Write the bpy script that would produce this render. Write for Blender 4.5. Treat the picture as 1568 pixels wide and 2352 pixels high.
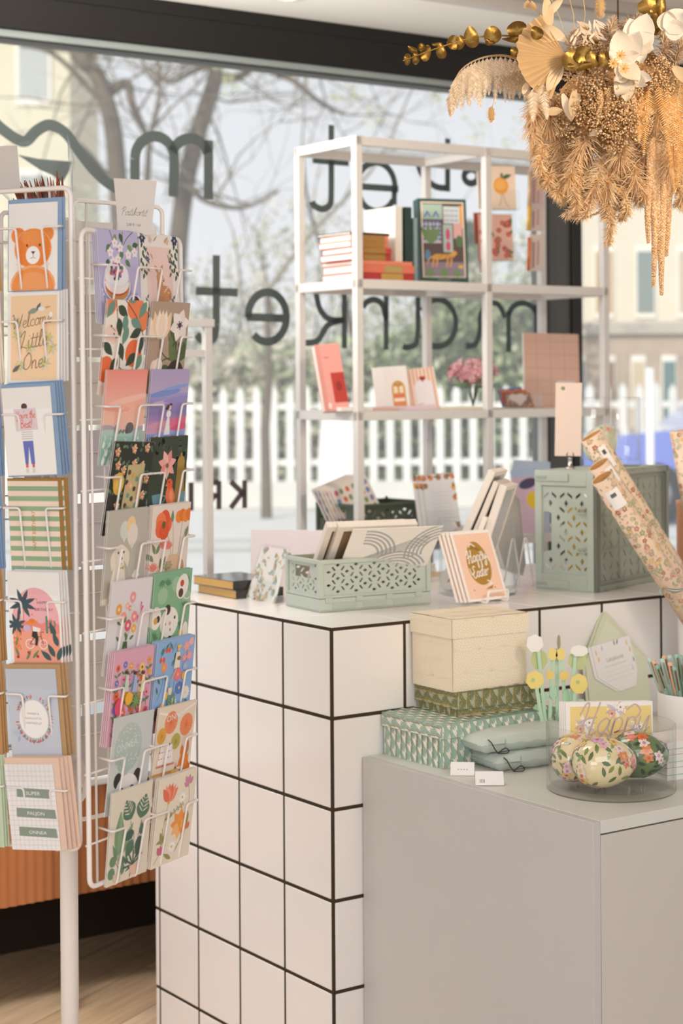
import bpy, bmesh, math, random
from math import sin, cos, pi, radians, atan2, sqrt, hypot
from mathutils import Matrix, Vector
sc = bpy.context.scene
for o in list(bpy.data.objects): bpy.data.objects.remove(o)
rnd = random.Random(7)

# ------------------------------------------------------------------ camera
EYE, FZ = 1.44, -.19                         # lens height and floor level (street level outside is about 0)
F, PX, PY, ROLL = 4122.0, 784.0, 888.0, -0.0066
cam_d = bpy.data.cameras.new('camera'); cam = bpy.data.objects.new('camera', cam_d)
sc.collection.objects.link(cam); sc.camera = cam
cam_d.sensor_fit = 'VERTICAL'; cam_d.sensor_height = 36; cam_d.lens = 36 * F / 2352
cam_d.shift_y = -(1176 - PY) / 2352
cam_d.clip_start = 0.1; cam_d.clip_end = 300
_s, _c = ROLL, sqrt(1 - ROLL * ROLL)
cam.matrix_world = Matrix(((_c, -_s, 0, 0), (0, 0, -1, 0), (_s, _c, 0, EYE), (0, 0, 0, 1)))
cam_d.dof.use_dof = True; cam_d.dof.focus_distance = 3.3; cam_d.dof.aperture_fstop = 4.6

# ------------------------------------------------------------------ world, sun, lamps, exposure
sc.view_settings.view_transform = 'Standard'; sc.view_settings.look = 'None'
sc.view_settings.gamma = 1; sc.view_settings.use_curve_mapping = False
sc.view_settings.exposure = 0.0
sc.cycles.transparent_max_bounces = 24; sc.cycles.use_denoising = True
sc.cycles.caustics_reflective = False; sc.cycles.caustics_refractive = False
sc.cycles.sample_clamp_indirect = 4.0
wd = bpy.data.worlds.new('daylight'); sc.world = wd; wd.use_nodes = True
nt = wd.node_tree; bg = nt.nodes['Background']
tc = nt.nodes.new('ShaderNodeTexCoord'); sx = nt.nodes.new('ShaderNodeSeparateXYZ'); rp = nt.nodes.new('ShaderNodeValToRGB')
nt.links.new(tc.outputs['Generated'], sx.inputs[0]); mm = nt.nodes.new('ShaderNodeMath'); mm.operation = 'MULTIPLY_ADD'; mm.inputs[1].default_value = .5; mm.inputs[2].default_value = .5; nt.links.new(sx.outputs['Z'], mm.inputs[0]); nt.links.new(mm.outputs[0], rp.inputs[0]); nt.links.new(rp.outputs[0], bg.inputs[0])
e = rp.color_ramp.elements
e[0].position = 0.47; e[0].color = (.56, .56, .56, 1)
e[1].position = 0.75; e[1].color = (.74, .79, .88, 1)
el = e.new(0.5); el.color = (.82, .83, .86, 1)
bg.inputs[1].default_value = 1.12

def lamp(name, kind, loc, energy, col=(1, 1, 1), size=1.0, size_y=None, to=None):
    d = bpy.data.lights.new(name, kind); d.energy = energy; d.color = col
    if kind == 'AREA':
        d.size = size
        if size_y: d.shape = 'RECTANGLE'; d.size_y = size_y
    o = bpy.data.objects.new(name, d); sc.collection.objects.link(o); o.location = loc
    if to is not None: o.rotation_euler = (Vector(to) - Vector(loc)).to_track_quat('-Z', 'Y').to_euler()
    return o
sun = lamp('sun', 'SUN', (0, 0, 9), 3.1, (1, .95, .86), to=(0.45, 1.0, 8.45)); sun.data.angle = 0.02
lamp('overhead_fill_light', 'AREA', (1.0, 1.0, 2.6), 76, (.89, .95, 1), 3.2, 3.0, to=(.6, 3.2, 0))  # broad overhead fill added for brightness; no such panel is built
lamp('camera_side_fill_light', 'AREA', (-2.2, -3.2, 1.7), 80, (.87, .94, 1), 3.4, 2.2, to=(0, 3.8, 1.2))  # fill added behind the camera, standing in for daylight from unseen windows
wash = lamp('ceiling_wash_fill', 'AREA', (-1.35, 4.4, 2.15), 21, (1, .985, .96), .9, .5, to=(.4, 5.05, 2.62)); wash.data.spread = radians(95)  # unseen upward lamp added to brighten the ceiling strip
floor_fill = lamp('floor_fill_light', 'AREA', (-.75, 4.0, 2.55), 3.2, (1, .97, .93), .4, .4, to=(-.72, 4.15, 0)); floor_fill.data.spread = radians(48)  # unseen overhead lamp added to brighten the floor by the bench
left = lamp('left_fill_light', 'AREA', (-2.7, 3.5, 1.2), 1.2, (.98, .99, 1), .9, .9, to=(-.7, 4.3, -.19)); left.data.spread = radians(80)  # weak fill added at the left, also for the floor
lamp('bench_zone_fill', 'AREA', (-.6, 4.2, 2.58), 17, (1, .985, .97), 1.4, .8, to=(.4, 5.2, .9))  # fill added below the ceiling to brighten the shelf
ws = lamp('warm_bouquet_fill', 'AREA', (1.7, 2.0, 2.4), 4.8, (1, .84, .62), 0.4, 0.4, to=(.6, 3.7, 2.0)); ws.data.spread = radians(60)  # unseen warm fill added to light the bouquet from the front

# ------------------------------------------------------------------ shop axes: a along the counter front, b towards the window
AL = .6066
U = Vector((cos(AL), sin(AL), 0)); W = Vector((-sin(AL), cos(AL), 0)); C0 = Vector((-.0264, 3.9256, 0)); UP = Vector((0, 0, 1))
HC = EYE - .527                              # counter top
def S(a, b, z=0.0): return C0 + U * a + W * b + UP * z
def ray(px, py):
    x, y = px - PX, py - PY
    return Vector(((_c * x + _s * y) / F, 1.0, -(-_s * x + _c * y) / F))
def at(px, py, Y): return ray(px, py) * Y + Vector((0, 0, EYE))
def onz(px, py, z): r = ray(px, py); return r * ((z - EYE) / r.z) + Vector((0, 0, EYE))
def onb(px, py, b): r = ray(px, py); return r * ((C0.dot(W) + b) / r.dot(W)) + Vector((0, 0, EYE))
def ona(px, py, a): r = ray(px, py); return r * ((C0.dot(U) + a) / r.dot(U)) + Vector((0, 0, EYE))
def ab(p): d = p - C0; return d.dot(U), d.dot(W)
def frame(o, x, z=UP):                       # local x along x, local z near z, local -y towards the viewer's side
    x = Vector(x).normalized(); z = Vector(z); y = z.cross(x).normalized(); z = x.cross(y)
    return Matrix(((x.x, y.x, z.x, o[0]), (x.y, y.y, z.y, o[1]), (x.z, y.z, z.z, o[2]), (0, 0, 0, 1)))
def SM(a, b, z, rot=0.0): return Matrix.Translation(S(a, b, z)) @ Matrix.Rotation(AL + radians(rot), 4, 'Z')
def T(x, y, z): return Matrix.Translation((x, y, z))
def R(deg, ax): return Matrix.Rotation(radians(deg), 4, ax)

# ------------------------------------------------------------------ colours and materials
_hc = {}
def hx(c):
    if not isinstance(c, str): return tuple(c)[:3]
    if c not in _hc:
        h = c.lstrip('#')
        if len(h) == 3: h = ''.join(q + q for q in h)
        v = []
        for i in (0, 2, 4):
            q = int(h[i:i + 2], 16) / 255
            v.append(q / 12.92 if q <= .04045 else ((q + .055) / 1.055) ** 2.4)
        _hc[c] = tuple(v)
    return _hc[c]
MATS = {}
def material(name, rough=.6, metal=0.0, spec=.5, bump=None, sheen=0.0, coat=0.0, trans=None, vary=None, through=0.0):
    m = bpy.data.materials.new(name); m.use_nodes = True; n = m.node_tree.nodes; l = m.node_tree.links
    p = n['Principled BSDF']; p.inputs['Roughness'].default_value = rough; p.inputs['Metallic'].default_value = metal
    p.inputs['Specular IOR Level'].default_value = spec
    if sheen: p.inputs['Sheen Weight'].default_value = sheen
    if coat: p.inputs['Coat Weight'].default_value = coat; p.inputs['Coat Roughness'].default_value = .08
    at_ = n.new('ShaderNodeAttribute'); at_.attribute_name = 'Col'; src = at_.outputs['Color']
    tcn = n.new('ShaderNodeTexCoord')
    if vary:
        nz = n.new('ShaderNodeTexNoise'); nz.inputs['Scale'].default_value = vary[0]; nz.inputs['Detail'].default_value = 4
        l.new(tcn.outputs['Object'], nz.inputs['Vector'])
        mr = n.new('ShaderNodeMapRange'); mr.inputs[3].default_value = 1 - vary[1]; mr.inputs[4].default_value = 1 + vary[1]
        l.new(nz.outputs[0], mr.inputs[0])
        mx = n.new('ShaderNodeVectorMath'); mx.operation = 'SCALE'; l.new(src, mx.inputs[0]); l.new(mr.outputs[0], mx.inputs['Scale']); src = mx.outputs[0]
    l.new(src, p.inputs['Base Color'])
    if bump:
        nz = n.new('ShaderNodeTexNoise'); nz.inputs['Scale'].default_value = bump[0]; nz.inputs['Detail'].default_value = 3
        l.new(tcn.outputs['Object'], nz.inputs['Vector'])
        b = n.new('ShaderNodeBump'); b.inputs['Strength'].default_value = bump[1]; b.inputs['Distance'].default_value = .002
        l.new(nz.outputs[0], b.inputs['Height']); l.new(b.outputs[0], p.inputs['Normal'])
    if through:                              # thin dry petals and hairs let light pass
        tl = n.new('ShaderNodeBsdfTranslucent'); l.new(src, tl.inputs[0]); ms = n.new('ShaderNodeMixShader'); ms.inputs[0].default_value = through
        l.new(p.outputs[0], ms.inputs[1]); l.new(tl.outputs[0], ms.inputs[2]); l.new(ms.outputs[0], n['Material Output'].inputs[0])
    if trans:                                # thin clear sheet or wall: see through face-on, glossier and denser towards the rim
        out = n['Material Output']; tr = n.new('ShaderNodeBsdfTransparent'); gl = n.new('ShaderNodeBsdfGlossy'); gl.inputs['Roughness'].default_value = trans[1]
        lw = n.new('ShaderNodeLayerWeight'); lw.inputs['Blend'].default_value = .5
        pw = n.new('ShaderNodeMath'); pw.operation = 'POWER'; pw.inputs[1].default_value = trans[2]; l.new(lw.outputs['Facing'], pw.inputs[0])
        mc = n.new('ShaderNodeMix'); mc.data_type = 'RGBA'; mc.inputs['A'].default_value = (*trans[3], 1); mc.inputs['B'].default_value = (*trans[4], 1)
        l.new(pw.outputs[0], mc.inputs['Factor']); l.new(mc.outputs['Result'], tr.inputs[0])
        ms = n.new('ShaderNodeMixShader'); mr = n.new('ShaderNodeMapRange'); mr.inputs[3].default_value = trans[0]; mr.inputs[4].default_value = trans[5]
        l.new(pw.outputs[0], mr.inputs[0]); l.new(mr.outputs[0], ms.inputs[0]); l.new(tr.outputs[0], ms.inputs[1]); l.new(gl.outputs[0], ms.inputs[2]); last = ms.outputs[0]
        if len(trans) > 6:                    # veil of glare put into the glass as a pale translucent film
            tl = n.new('ShaderNodeBsdfTranslucent'); tl.inputs[0].default_value = (.95, .94, .92, 1); m3 = n.new('ShaderNodeMixShader'); m3.inputs[0].default_value = trans[6]; l.new(last, m3.inputs[1]); l.new(tl.outputs[0], m3.inputs[2]); last = m3.outputs[0]
        l.new(last, out.inputs[0])
    MATS[name] = m; return m
material('paper', .75, spec=.25, bump=(900, .05), vary=(60, .02))
material('print', .5, spec=.35)
material('card_board', .8, spec=.2, bump=(700, .15), vary=(90, .05))
material('white_paint', .35, spec=.5, vary=(25, .02))
material('plastic', .45, spec=.45, bump=(1500, .06))
material('gloss', .18, spec=.5, coat=.4)
material('lacquer', .12, spec=.5, coat=1.0)
material('satin', .38, spec=.4, vary=(4, .015))
material('tile', .16, spec=.5, vary=(7, .015))
material('grout', .9, spec=.1, vary=(120, .25), bump=(400, .5))
material('gold', .3, metal=1.0)
material('gold_leaf', .36, metal=.75, vary=(45, .45), bump=(160, .3))
material('chrome', .12, metal=1.0)
material('cloth', .85, spec=.15, sheen=.3, bump=(1600, .35), vary=(400, .05))
material('dried', .85, spec=.15, vary=(30, .1), through=.2)
material('petal', .6, spec=.25, vary=(50, .06), bump=(140, .3), through=.25)
material('matte', .9, spec=.1, vary=(3, .08))
material('bark', .95, spec=.05, vary=(14, .35), bump=(40, .8))
material('foliage', .7, spec=.2, vary=(5, .25))
material('wall_plaster', .9, spec=.1, vary=(1.2, .05))
material('dark_metal', .45, spec=.4, vary=(6, .12))
material('vinyl', .55, spec=.3)
material('clear_glass', trans=(.02, .015, 4.0, (.997, .997, .996), (.88, .9, .89), .4))
material('clear_acrylic', trans=(.025, .03, 3.5, (.98, .985, .985), (.78, .82, .84), .4))
material('cellophane', trans=(.012, .16, 3.5, (.985, .985, .985), (.88, .89, .9), .35))
material('window_glass', trans=(.012, .0, 4.0, (.985, .985, .98), (.9, .91, .91), .35, .09))
def floor_material():
    m = bpy.data.materials.new('oak_planks'); m.use_nodes = True; n = m.node_tree.nodes; l = m.node_tree.links; p = n['Principled BSDF']
    t = n.new('ShaderNodeTexCoord'); mp = n.new('ShaderNodeMapping'); mp.inputs['Rotation'].default_value = (0, 0, -AL + .12)
    l.new(t.outputs['Object'], mp.inputs[0])
    br = n.new('ShaderNodeTexBrick'); br.inputs['Scale'].default_value = 1; br.inputs['Brick Width'].default_value = 1.5; br.inputs['Row Height'].default_value = .2
    br.inputs['Mortar Size'].default_value = .0012; br.inputs['Color1'].default_value = (*hx('#d6bd9f'), 1); br.inputs['Color2'].default_value = (*hx('#c6aa8a'), 1); br.inputs['Mortar'].default_value = (*hx('#4e3c2a'), 1)
    l.new(mp.outputs[0], br.inputs[0])
    m2 = n.new('ShaderNodeMapping'); m2.inputs['Scale'].default_value = (1.2, 16, 1); l.new(mp.outputs[0], m2.inputs[0])
    nz = n.new('ShaderNodeTexNoise'); nz.inputs['Scale'].default_value = 3; nz.inputs['Detail'].default_value = 8; l.new(m2.outputs[0], nz.inputs[0])
    r = n.new('ShaderNodeValToRGB'); r.color_ramp.elements[0].position = .3; r.color_ramp.elements[0].color = (.78, .76, .74, 1); r.color_ramp.elements[1].position = .7; r.color_ramp.elements[1].color = (1.15, 1.13, 1.1, 1); l.new(nz.outputs[0], r.inputs[0])
    mx = n.new('ShaderNodeMix'); mx.data_type = 'RGBA'; mx.blend_type = 'MULTIPLY'; mx.inputs['Factor'].default_value = 1; l.new(br.outputs[0], mx.inputs['A']); l.new(r.outputs[0], mx.inputs['B'])
    l.new(mx.outputs['Result'], p.inputs[0]); p.inputs['Roughness'].default_value = .42; MATS['oak_planks'] = m
floor_material()

# ------------------------------------------------------------------ mesh builder
class MB:
    def __init__(s): s.V = []; s.F = []; s.C = []; s.S = []; s.M = Matrix()
    def add(s, vs, fs, col, smooth=False):
        b = len(s.V); M = s.M; s.V += [tuple(M @ Vector(v)) for v in vs]
        percorner = not isinstance(col, str) and isinstance(col[0], (list, tuple, str)) and len(col) == len(vs)
        c = None if percorner else hx(col)
        for f in fs:
            s.F.append([b + i for i in f]); s.S.append(smooth)
            s.C.append([hx(col[i]) for i in f] if percorner else c)
        return s
    def box(s, x0, x1, y0, y1, z0, z1, col, r=0.0, seg=2):
        if r <= 0:
            v = [(x, y, z) for x in (x0, x1) for y in (y0, y1) for z in (z0, z1)]
            return s.add(v, [(0, 1, 3, 2), (4, 6, 7, 5), (0, 4, 5, 1), (2, 3, 7, 6), (0, 2, 6, 4), (1, 5, 7, 3)], col)
        bm = bmesh.new(); bmesh.ops.create_cube(bm, size=1)
        for q in bm.verts: q.co = Vector((x0 + (q.co.x + .5) * (x1 - x0), y0 + (q.co.y + .5) * (y1 - y0), z0 + (q.co.z + .5) * (z1 - z0)))
        bmesh.ops.bevel(bm, geom=bm.edges[:], offset=r, segments=seg, profile=.5, affect='EDGES')
        bm.verts.index_update()
        k = len(s.S); bm.normal_update(); s.add([q.co[:] for q in bm.verts], [[q.index for q in f.verts] for f in bm.faces], col, True)
        for i, f in enumerate(bm.faces):
            if max(abs(f.normal.x), abs(f.normal.y), abs(f.normal.z)) > .999: s.S[k + i] = False
        bm.free(); return s
    def tube(s, pts, r, col, n=8, closed=False, caps=True, flat=1.0):
        P = [Vector(p) for p in pts]; k = len(P); rr = r if isinstance(r, (list, tuple)) else [r] * k
        vs, fs = [], []; up = None
        for i in range(k):
            a = P[(i - 1) % k] if (i > 0 or closed) else P[i]; b = P[(i + 1) % k] if (i < k - 1 or closed) else P[i]
            t = (b - a)
            t = t.normalized() if t.length > 1e-9 else Vector((0, 0, 1))
            if up is None: up = Vector((0, 0, 1)) if abs(t.z) < .9 else Vector((1, 0, 0))
            x = t.cross(up)
            if x.length < 1e-6: x = t.orthogonal()
            x.normalize(); up = x.cross(t).normalized()
            for j in range(n):
                q = 2 * pi * j / n; vs.append(P[i] + x * (cos(q) * rr[i]) + up * (sin(q) * rr[i] * flat))
        m = k if closed else k - 1
        for i in range(m):
            i2 = (i + 1) % k
            for j in range(n):
                j2 = (j + 1) % n; fs.append((i * n + j, i * n + j2, i2 * n + j2, i2 * n + j))
        if caps and not closed: fs.append(list(range(n))[::-1]); fs.append([(k - 1) * n + j for j in range(n)])
        return s.add(vs, fs, col, n > 4)
    def lathe(s, prof, col, n=32, M=None):
        vs = []; fs = []; k = len(prof)
        for (r, z) in prof:
            for j in range(n): q = 2 * pi * j / n; vs.append((r * cos(q), r * sin(q), z))
        for i in range(k - 1):
            for j in range(n): j2 = (j + 1) % n; fs.append((i * n + j, i * n + j2, (i + 1) * n + j2, (i + 1) * n + j))
        if prof[0][0] > 1e-6: fs.append(list(range(n))[::-1])
        if prof[-1][0] > 1e-6: fs.append([(k - 1) * n + j for j in range(n)])
        if M is not None: vs = [M @ Vector(v) for v in vs]
        return s.add(vs, fs, col, True)
    def ball(s, c, r, col, n=12, m=8):
        r = (r, r, r) if not isinstance(r, (list, tuple)) else r
        vs = [(c[0], c[1], c[2] - r[2])]; fs = []
        for i in range(1, m):
            t = pi * i / m - pi / 2
            for j in range(n): q = 2 * pi * j / n; vs.append((c[0] + r[0] * cos(t) * cos(q), c[1] + r[1] * cos(t) * sin(q), c[2] + r[2] * sin(t)))
        vs.append((c[0], c[1], c[2] + r[2])); e = len(vs) - 1
        for j in range(n):
            j2 = (j + 1) % n; fs.append((0, 1 + j2, 1 + j)); fs.append((e, 1 + (m - 2) * n + j, 1 + (m - 2) * n + j2))
            for i in range(m - 2): a = 1 + i * n; fs.append((a + j, a + j2, a + n + j2, a + n + j))
        return s.add(vs, fs, col, True)
    def prism(s, poly, y0, y1, col, side=None):      # polygon in x,z pushed from y0 to y1
        k = len(poly); vs = [(x, y0, z) for x, z in poly] + [(x, y1, z) for x, z in poly]
        s.add(vs, [list(range(k)), [k + i for i in range(k)][::-1]], col)
        return s.add(vs, [(i, i + k, (i + 1) % k + k, (i + 1) % k) for i in range(k)], side or col)
    def build(s, name, mat, parent=None, M=None, label=None, cat=None, group=None, kind=None):
        me = bpy.data.meshes.new(name); me.from_pydata(s.V, [], s.F); me.polygons.foreach_set('use_smooth', s.S)
        a = me.color_attributes.new('Col', 'FLOAT_COLOR', 'CORNER'); buf = []
        for f, c in zip(s.F, s.C):
            if isinstance(c, list):
                for q in c: buf += [q[0], q[1], q[2], 1.0]
            else: buf += [c[0], c[1], c[2], 1.0] * len(f)
        a.data.foreach_set('color', buf); me.materials.append(MATS[mat]); me.update()
        o = bpy.data.objects.new(name, me); sc.collection.objects.link(o)
        if parent is not None: o.parent = parent
        if M is not None: o.matrix_local = M
        tag(o, label, cat, group, kind); return o
def tag(o, label=None, cat=None, group=None, kind=None):
    if label: o['label'] = label
    if cat: o['category'] = cat
    if group: o['group'] = group
    if kind: o['kind'] = kind
    return o
def thing(name, label, cat, M, group=None):
    o = bpy.data.objects.new(name, None); sc.collection.objects.link(o); o.empty_display_size = .05
    o.matrix_world = M; return tag(o, label, cat, group)
def kids(o): return [c for c in bpy.data.objects if c.parent is o]
def dup(o, M=None, label=None, group=None, parent=None):
    c = o.copy(); sc.collection.objects.link(c)
    if parent is not None: c.parent = parent
    if M is not None: c.matrix_local = M
    if label: c['label'] = label
    if group: c['group'] = group
    for ch in kids(o): dup(ch, parent=c)
    return c
def cat_rom(pts, n=6, closed=False):
    P = [Vector(p) for p in pts]; k = len(P); out = []
    for i in range(k if closed else k - 1):
        p0 = P[(i - 1) % k] if (closed or i > 0) else P[i]; p1 = P[i]; p2 = P[(i + 1) % k]; p3 = P[(i + 2) % k] if (closed or i + 2 < k) else P[(i + 1) % k]
        for j in range(n):
            t = j / n; t2 = t * t; t3 = t2 * t
            out.append(.5 * (2 * p1 + (p2 - p0) * t + (2 * p0 - 5 * p1 + 4 * p2 - p3) * t2 + (3 * p1 - p0 - 3 * p2 + p3) * t3))
    if not closed: out.append(P[-1])
    return out
def bend(pts, r, n=4):                        # rounded corners for wire
    P = [Vector(p) for p in pts]; out = [P[0]]
    for i in range(1, len(P) - 1):
        a, b, c = P[i - 1], P[i], P[i + 1]; d1 = (a - b); d2 = (c - b); q = min(r, d1.length * .45, d2.length * .45)
        s0 = b + d1.normalized() * q; s1 = b + d2.normalized() * q
        for j in range(n + 1): t = j / n; out.append(s0 * (1 - t) ** 2 + b * 2 * t * (1 - t) + s1 * t * t)
    out.append(P[-1]); return out

# ------------------------------------------------------------------ lettering
_tx = {}
def font_mesh(txt):
    if txt not in _tx:
        cu = bpy.data.curves.new('t', 'FONT'); cu.body = txt; cu.size = 1; cu.resolution_u = 3; cu.fill_mode = 'BOTH'
        o = bpy.data.objects.new('t', cu); me = o.to_mesh()
        vs = [(v.co.x, v.co.y) for v in me.vertices]; fs = [list(p.vertices) for p in me.polygons]
        o.to_mesh_clear(); bpy.data.objects.remove(o); bpy.data.curves.remove(cu)
        _tx[txt] = (vs, fs, max([v[0] for v in vs], default=0), min([v[0] for v in vs], default=0))
    return _tx[txt]
def holed(outer, holes, th):                  # flat panel in x,z with cut-outs, th deep along y
    cu = bpy.data.curves.new('h', 'CURVE'); cu.dimensions = '2D'; cu.fill_mode = 'BOTH'; cu.extrude = th / 2
    for poly in [outer] + holes:
        sp = cu.splines.new('POLY'); sp.points.add(len(poly) - 1); sp.use_cyclic_u = True
        for q, (x, z) in zip(sp.points, poly): q.co = (x, z, 0, 1)
    o = bpy.data.objects.new('h', cu); me = o.to_mesh()
    vs = [(v.co.x, v.co.z, v.co.y) for v in me.vertices]; fs = [list(p.vertices)[::-1] for p in me.polygons]
    o.to_mesh_clear(); bpy.data.objects.remove(o); bpy.data.curves.remove(cu); return vs, fs
GL = {  # hand lettering: advance; strokes
'a': ".95;.75,.8 .45,1 .1,.7 .08,.3 .32,0 .6,.25 .77,.9 .75,.3 .98,.06", 'c': ".72;.65,.8 .4,1 .08,.65 .08,.3 .35,0 .74,.15",
'e': ".76;.05,.4 .45,.52 .6,.8 .4,1 .12,.75 .1,.3 .36,0 .78,.2", 'i': ".42;.12,1 .1,.25 .25,0 .45,.12/.12,1.42 .16,1.5",
'k': ".85;.05,.1 .2,1.8 .34,1.9 .1,.1/.65,.95 .15,.5 .5,.3 .85,.05", 'l': ".5;.0,.15 .3,1.4 .28,2 .1,1.6 .12,.3 .25,0 .5,.15",
'm': "1.3;.05,1 .08,0/.08,.6 .3,1 .46,.8 .46,0/.46,.6 .7,1 .88,.8 .9,.2 1.02,0 1.3,.15", 'n': ".9;.05,1 .08,0/.08,.6 .35,1 .55,.8 .56,.2 .68,0 .9,.15",
'o': ".85;.45,1 .1,.75 .1,.25 .4,0 .7,.3 .65,.8 .42,1 .9,.85", 'p': ".88;.1,1 .06,-.9 .2,-1 .14,.6 .4,1 .7,.7 .6,.15 .3,.02 .9,.15",
'r': ".62;.05,.95 .1,0 .12,.6 .35,1 .6,.88", 's': ".62;.55,.85 .3,1 .1,.78 .45,.4 .4,.05 .05,.08 .65,.2",
't': ".55;.25,1.7 .15,.3 .3,0 .58,.12/-.08,1.1 .5,1.18", 'u': ".9;.08,1 .08,.3 .3,0 .6,.3 .65,1 .64,.3 .92,.08",
'y': ".86;.08,1 .12,.35 .38,.15 .66,1 .6,-.6 .3,-1 .16,-.6 .88,.25", 'h': ".85;.0,.1 .3,1.6 .25,2 .1,1.5 .08,0/.08,.6 .35,1 .55,.8 .56,.2 .66,0 .88,.15",
"'": ".2;.1,2 .05,1.6", '!': ".4;.2,2 .12,.5/.08,.1 .1,0", ' ': ".6;", 'g': ".86;.7,.8 .4,1 .1,.7 .12,.3 .35,.05 .68,.9 .6,-.6 .3,-.95 .15,-.6 .88,.2",
'H': "1.3;-.1,1.3 .1,2 .35,1.9 .2,.0 0,.1/1.05,2.1 .85,.1 1.1,0 1.3,.2/-.1,.8 .5,1.05 1.1,1.1", 'E': "1.05;.9,1.8 .6,2.05 .25,1.7 .55,1.1 .12,.7 .2,.1 .6,-.05 1.05,.4",
'W': "1.75;-.1,1.9 .2,2 .4,0 .85,1.5 1.05,0 1.6,2", 'L': "1.1;.0,1.5 .5,2.1 .55,1.6 .25,.2 .05,.0 .4,.2 1.1,.0", 'O': "1.2;.7,2 .15,1.4 .1,.4 .5,0 1,.5 1,1.5 .6,2 .45,1.7",
'P': "1.05;.4,2 .15,0/-.2,1.3 .1,1.9 .7,2.1 .95,1.6 .6,1.1 .25,1.05", 'Y': "1;.05,2 .15,1.2 .5,1.1/.85,2 .6,.6 .2,-.6 .0,-.3", 'B': "1;.2,2 .15,0/.15,1.95 .7,1.9 .6,1.2 .2,1.05 .8,.9 .7,.2 .1,0"}
def script_strokes(txt):
    x = 0; out = []
    for ch in txt:
        adv, st = GL[ch].split(';')
        for s_ in st.split('/'):
            if s_.strip(): out.append([(x + float(q.split(',')[0]), float(q.split(',')[1])) for q in s_.split()])
        x += float(adv)
    return out, x
def strip2d(pts, w):                          # ribbon polygons around a 2D polyline
    k = len(pts); ws = w if isinstance(w, (list, tuple)) else [w] * k; L, Rr = [], []
    for i in range(k):
        a = pts[max(0, i - 1)]; b = pts[min(k - 1, i + 1)]; dx, dy = b[0] - a[0], b[1] - a[1]; d = hypot(dx, dy) or 1
        nx, ny = -dy / d * ws[i] / 2, dx / d * ws[i] / 2
        L.append((pts[i][0] + nx, pts[i][1] + ny)); Rr.append((pts[i][0] - nx, pts[i][1] - ny))
    return [[L[i], Rr[i], Rr[i + 1], L[i + 1]] for i in range(k - 1)]

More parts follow.
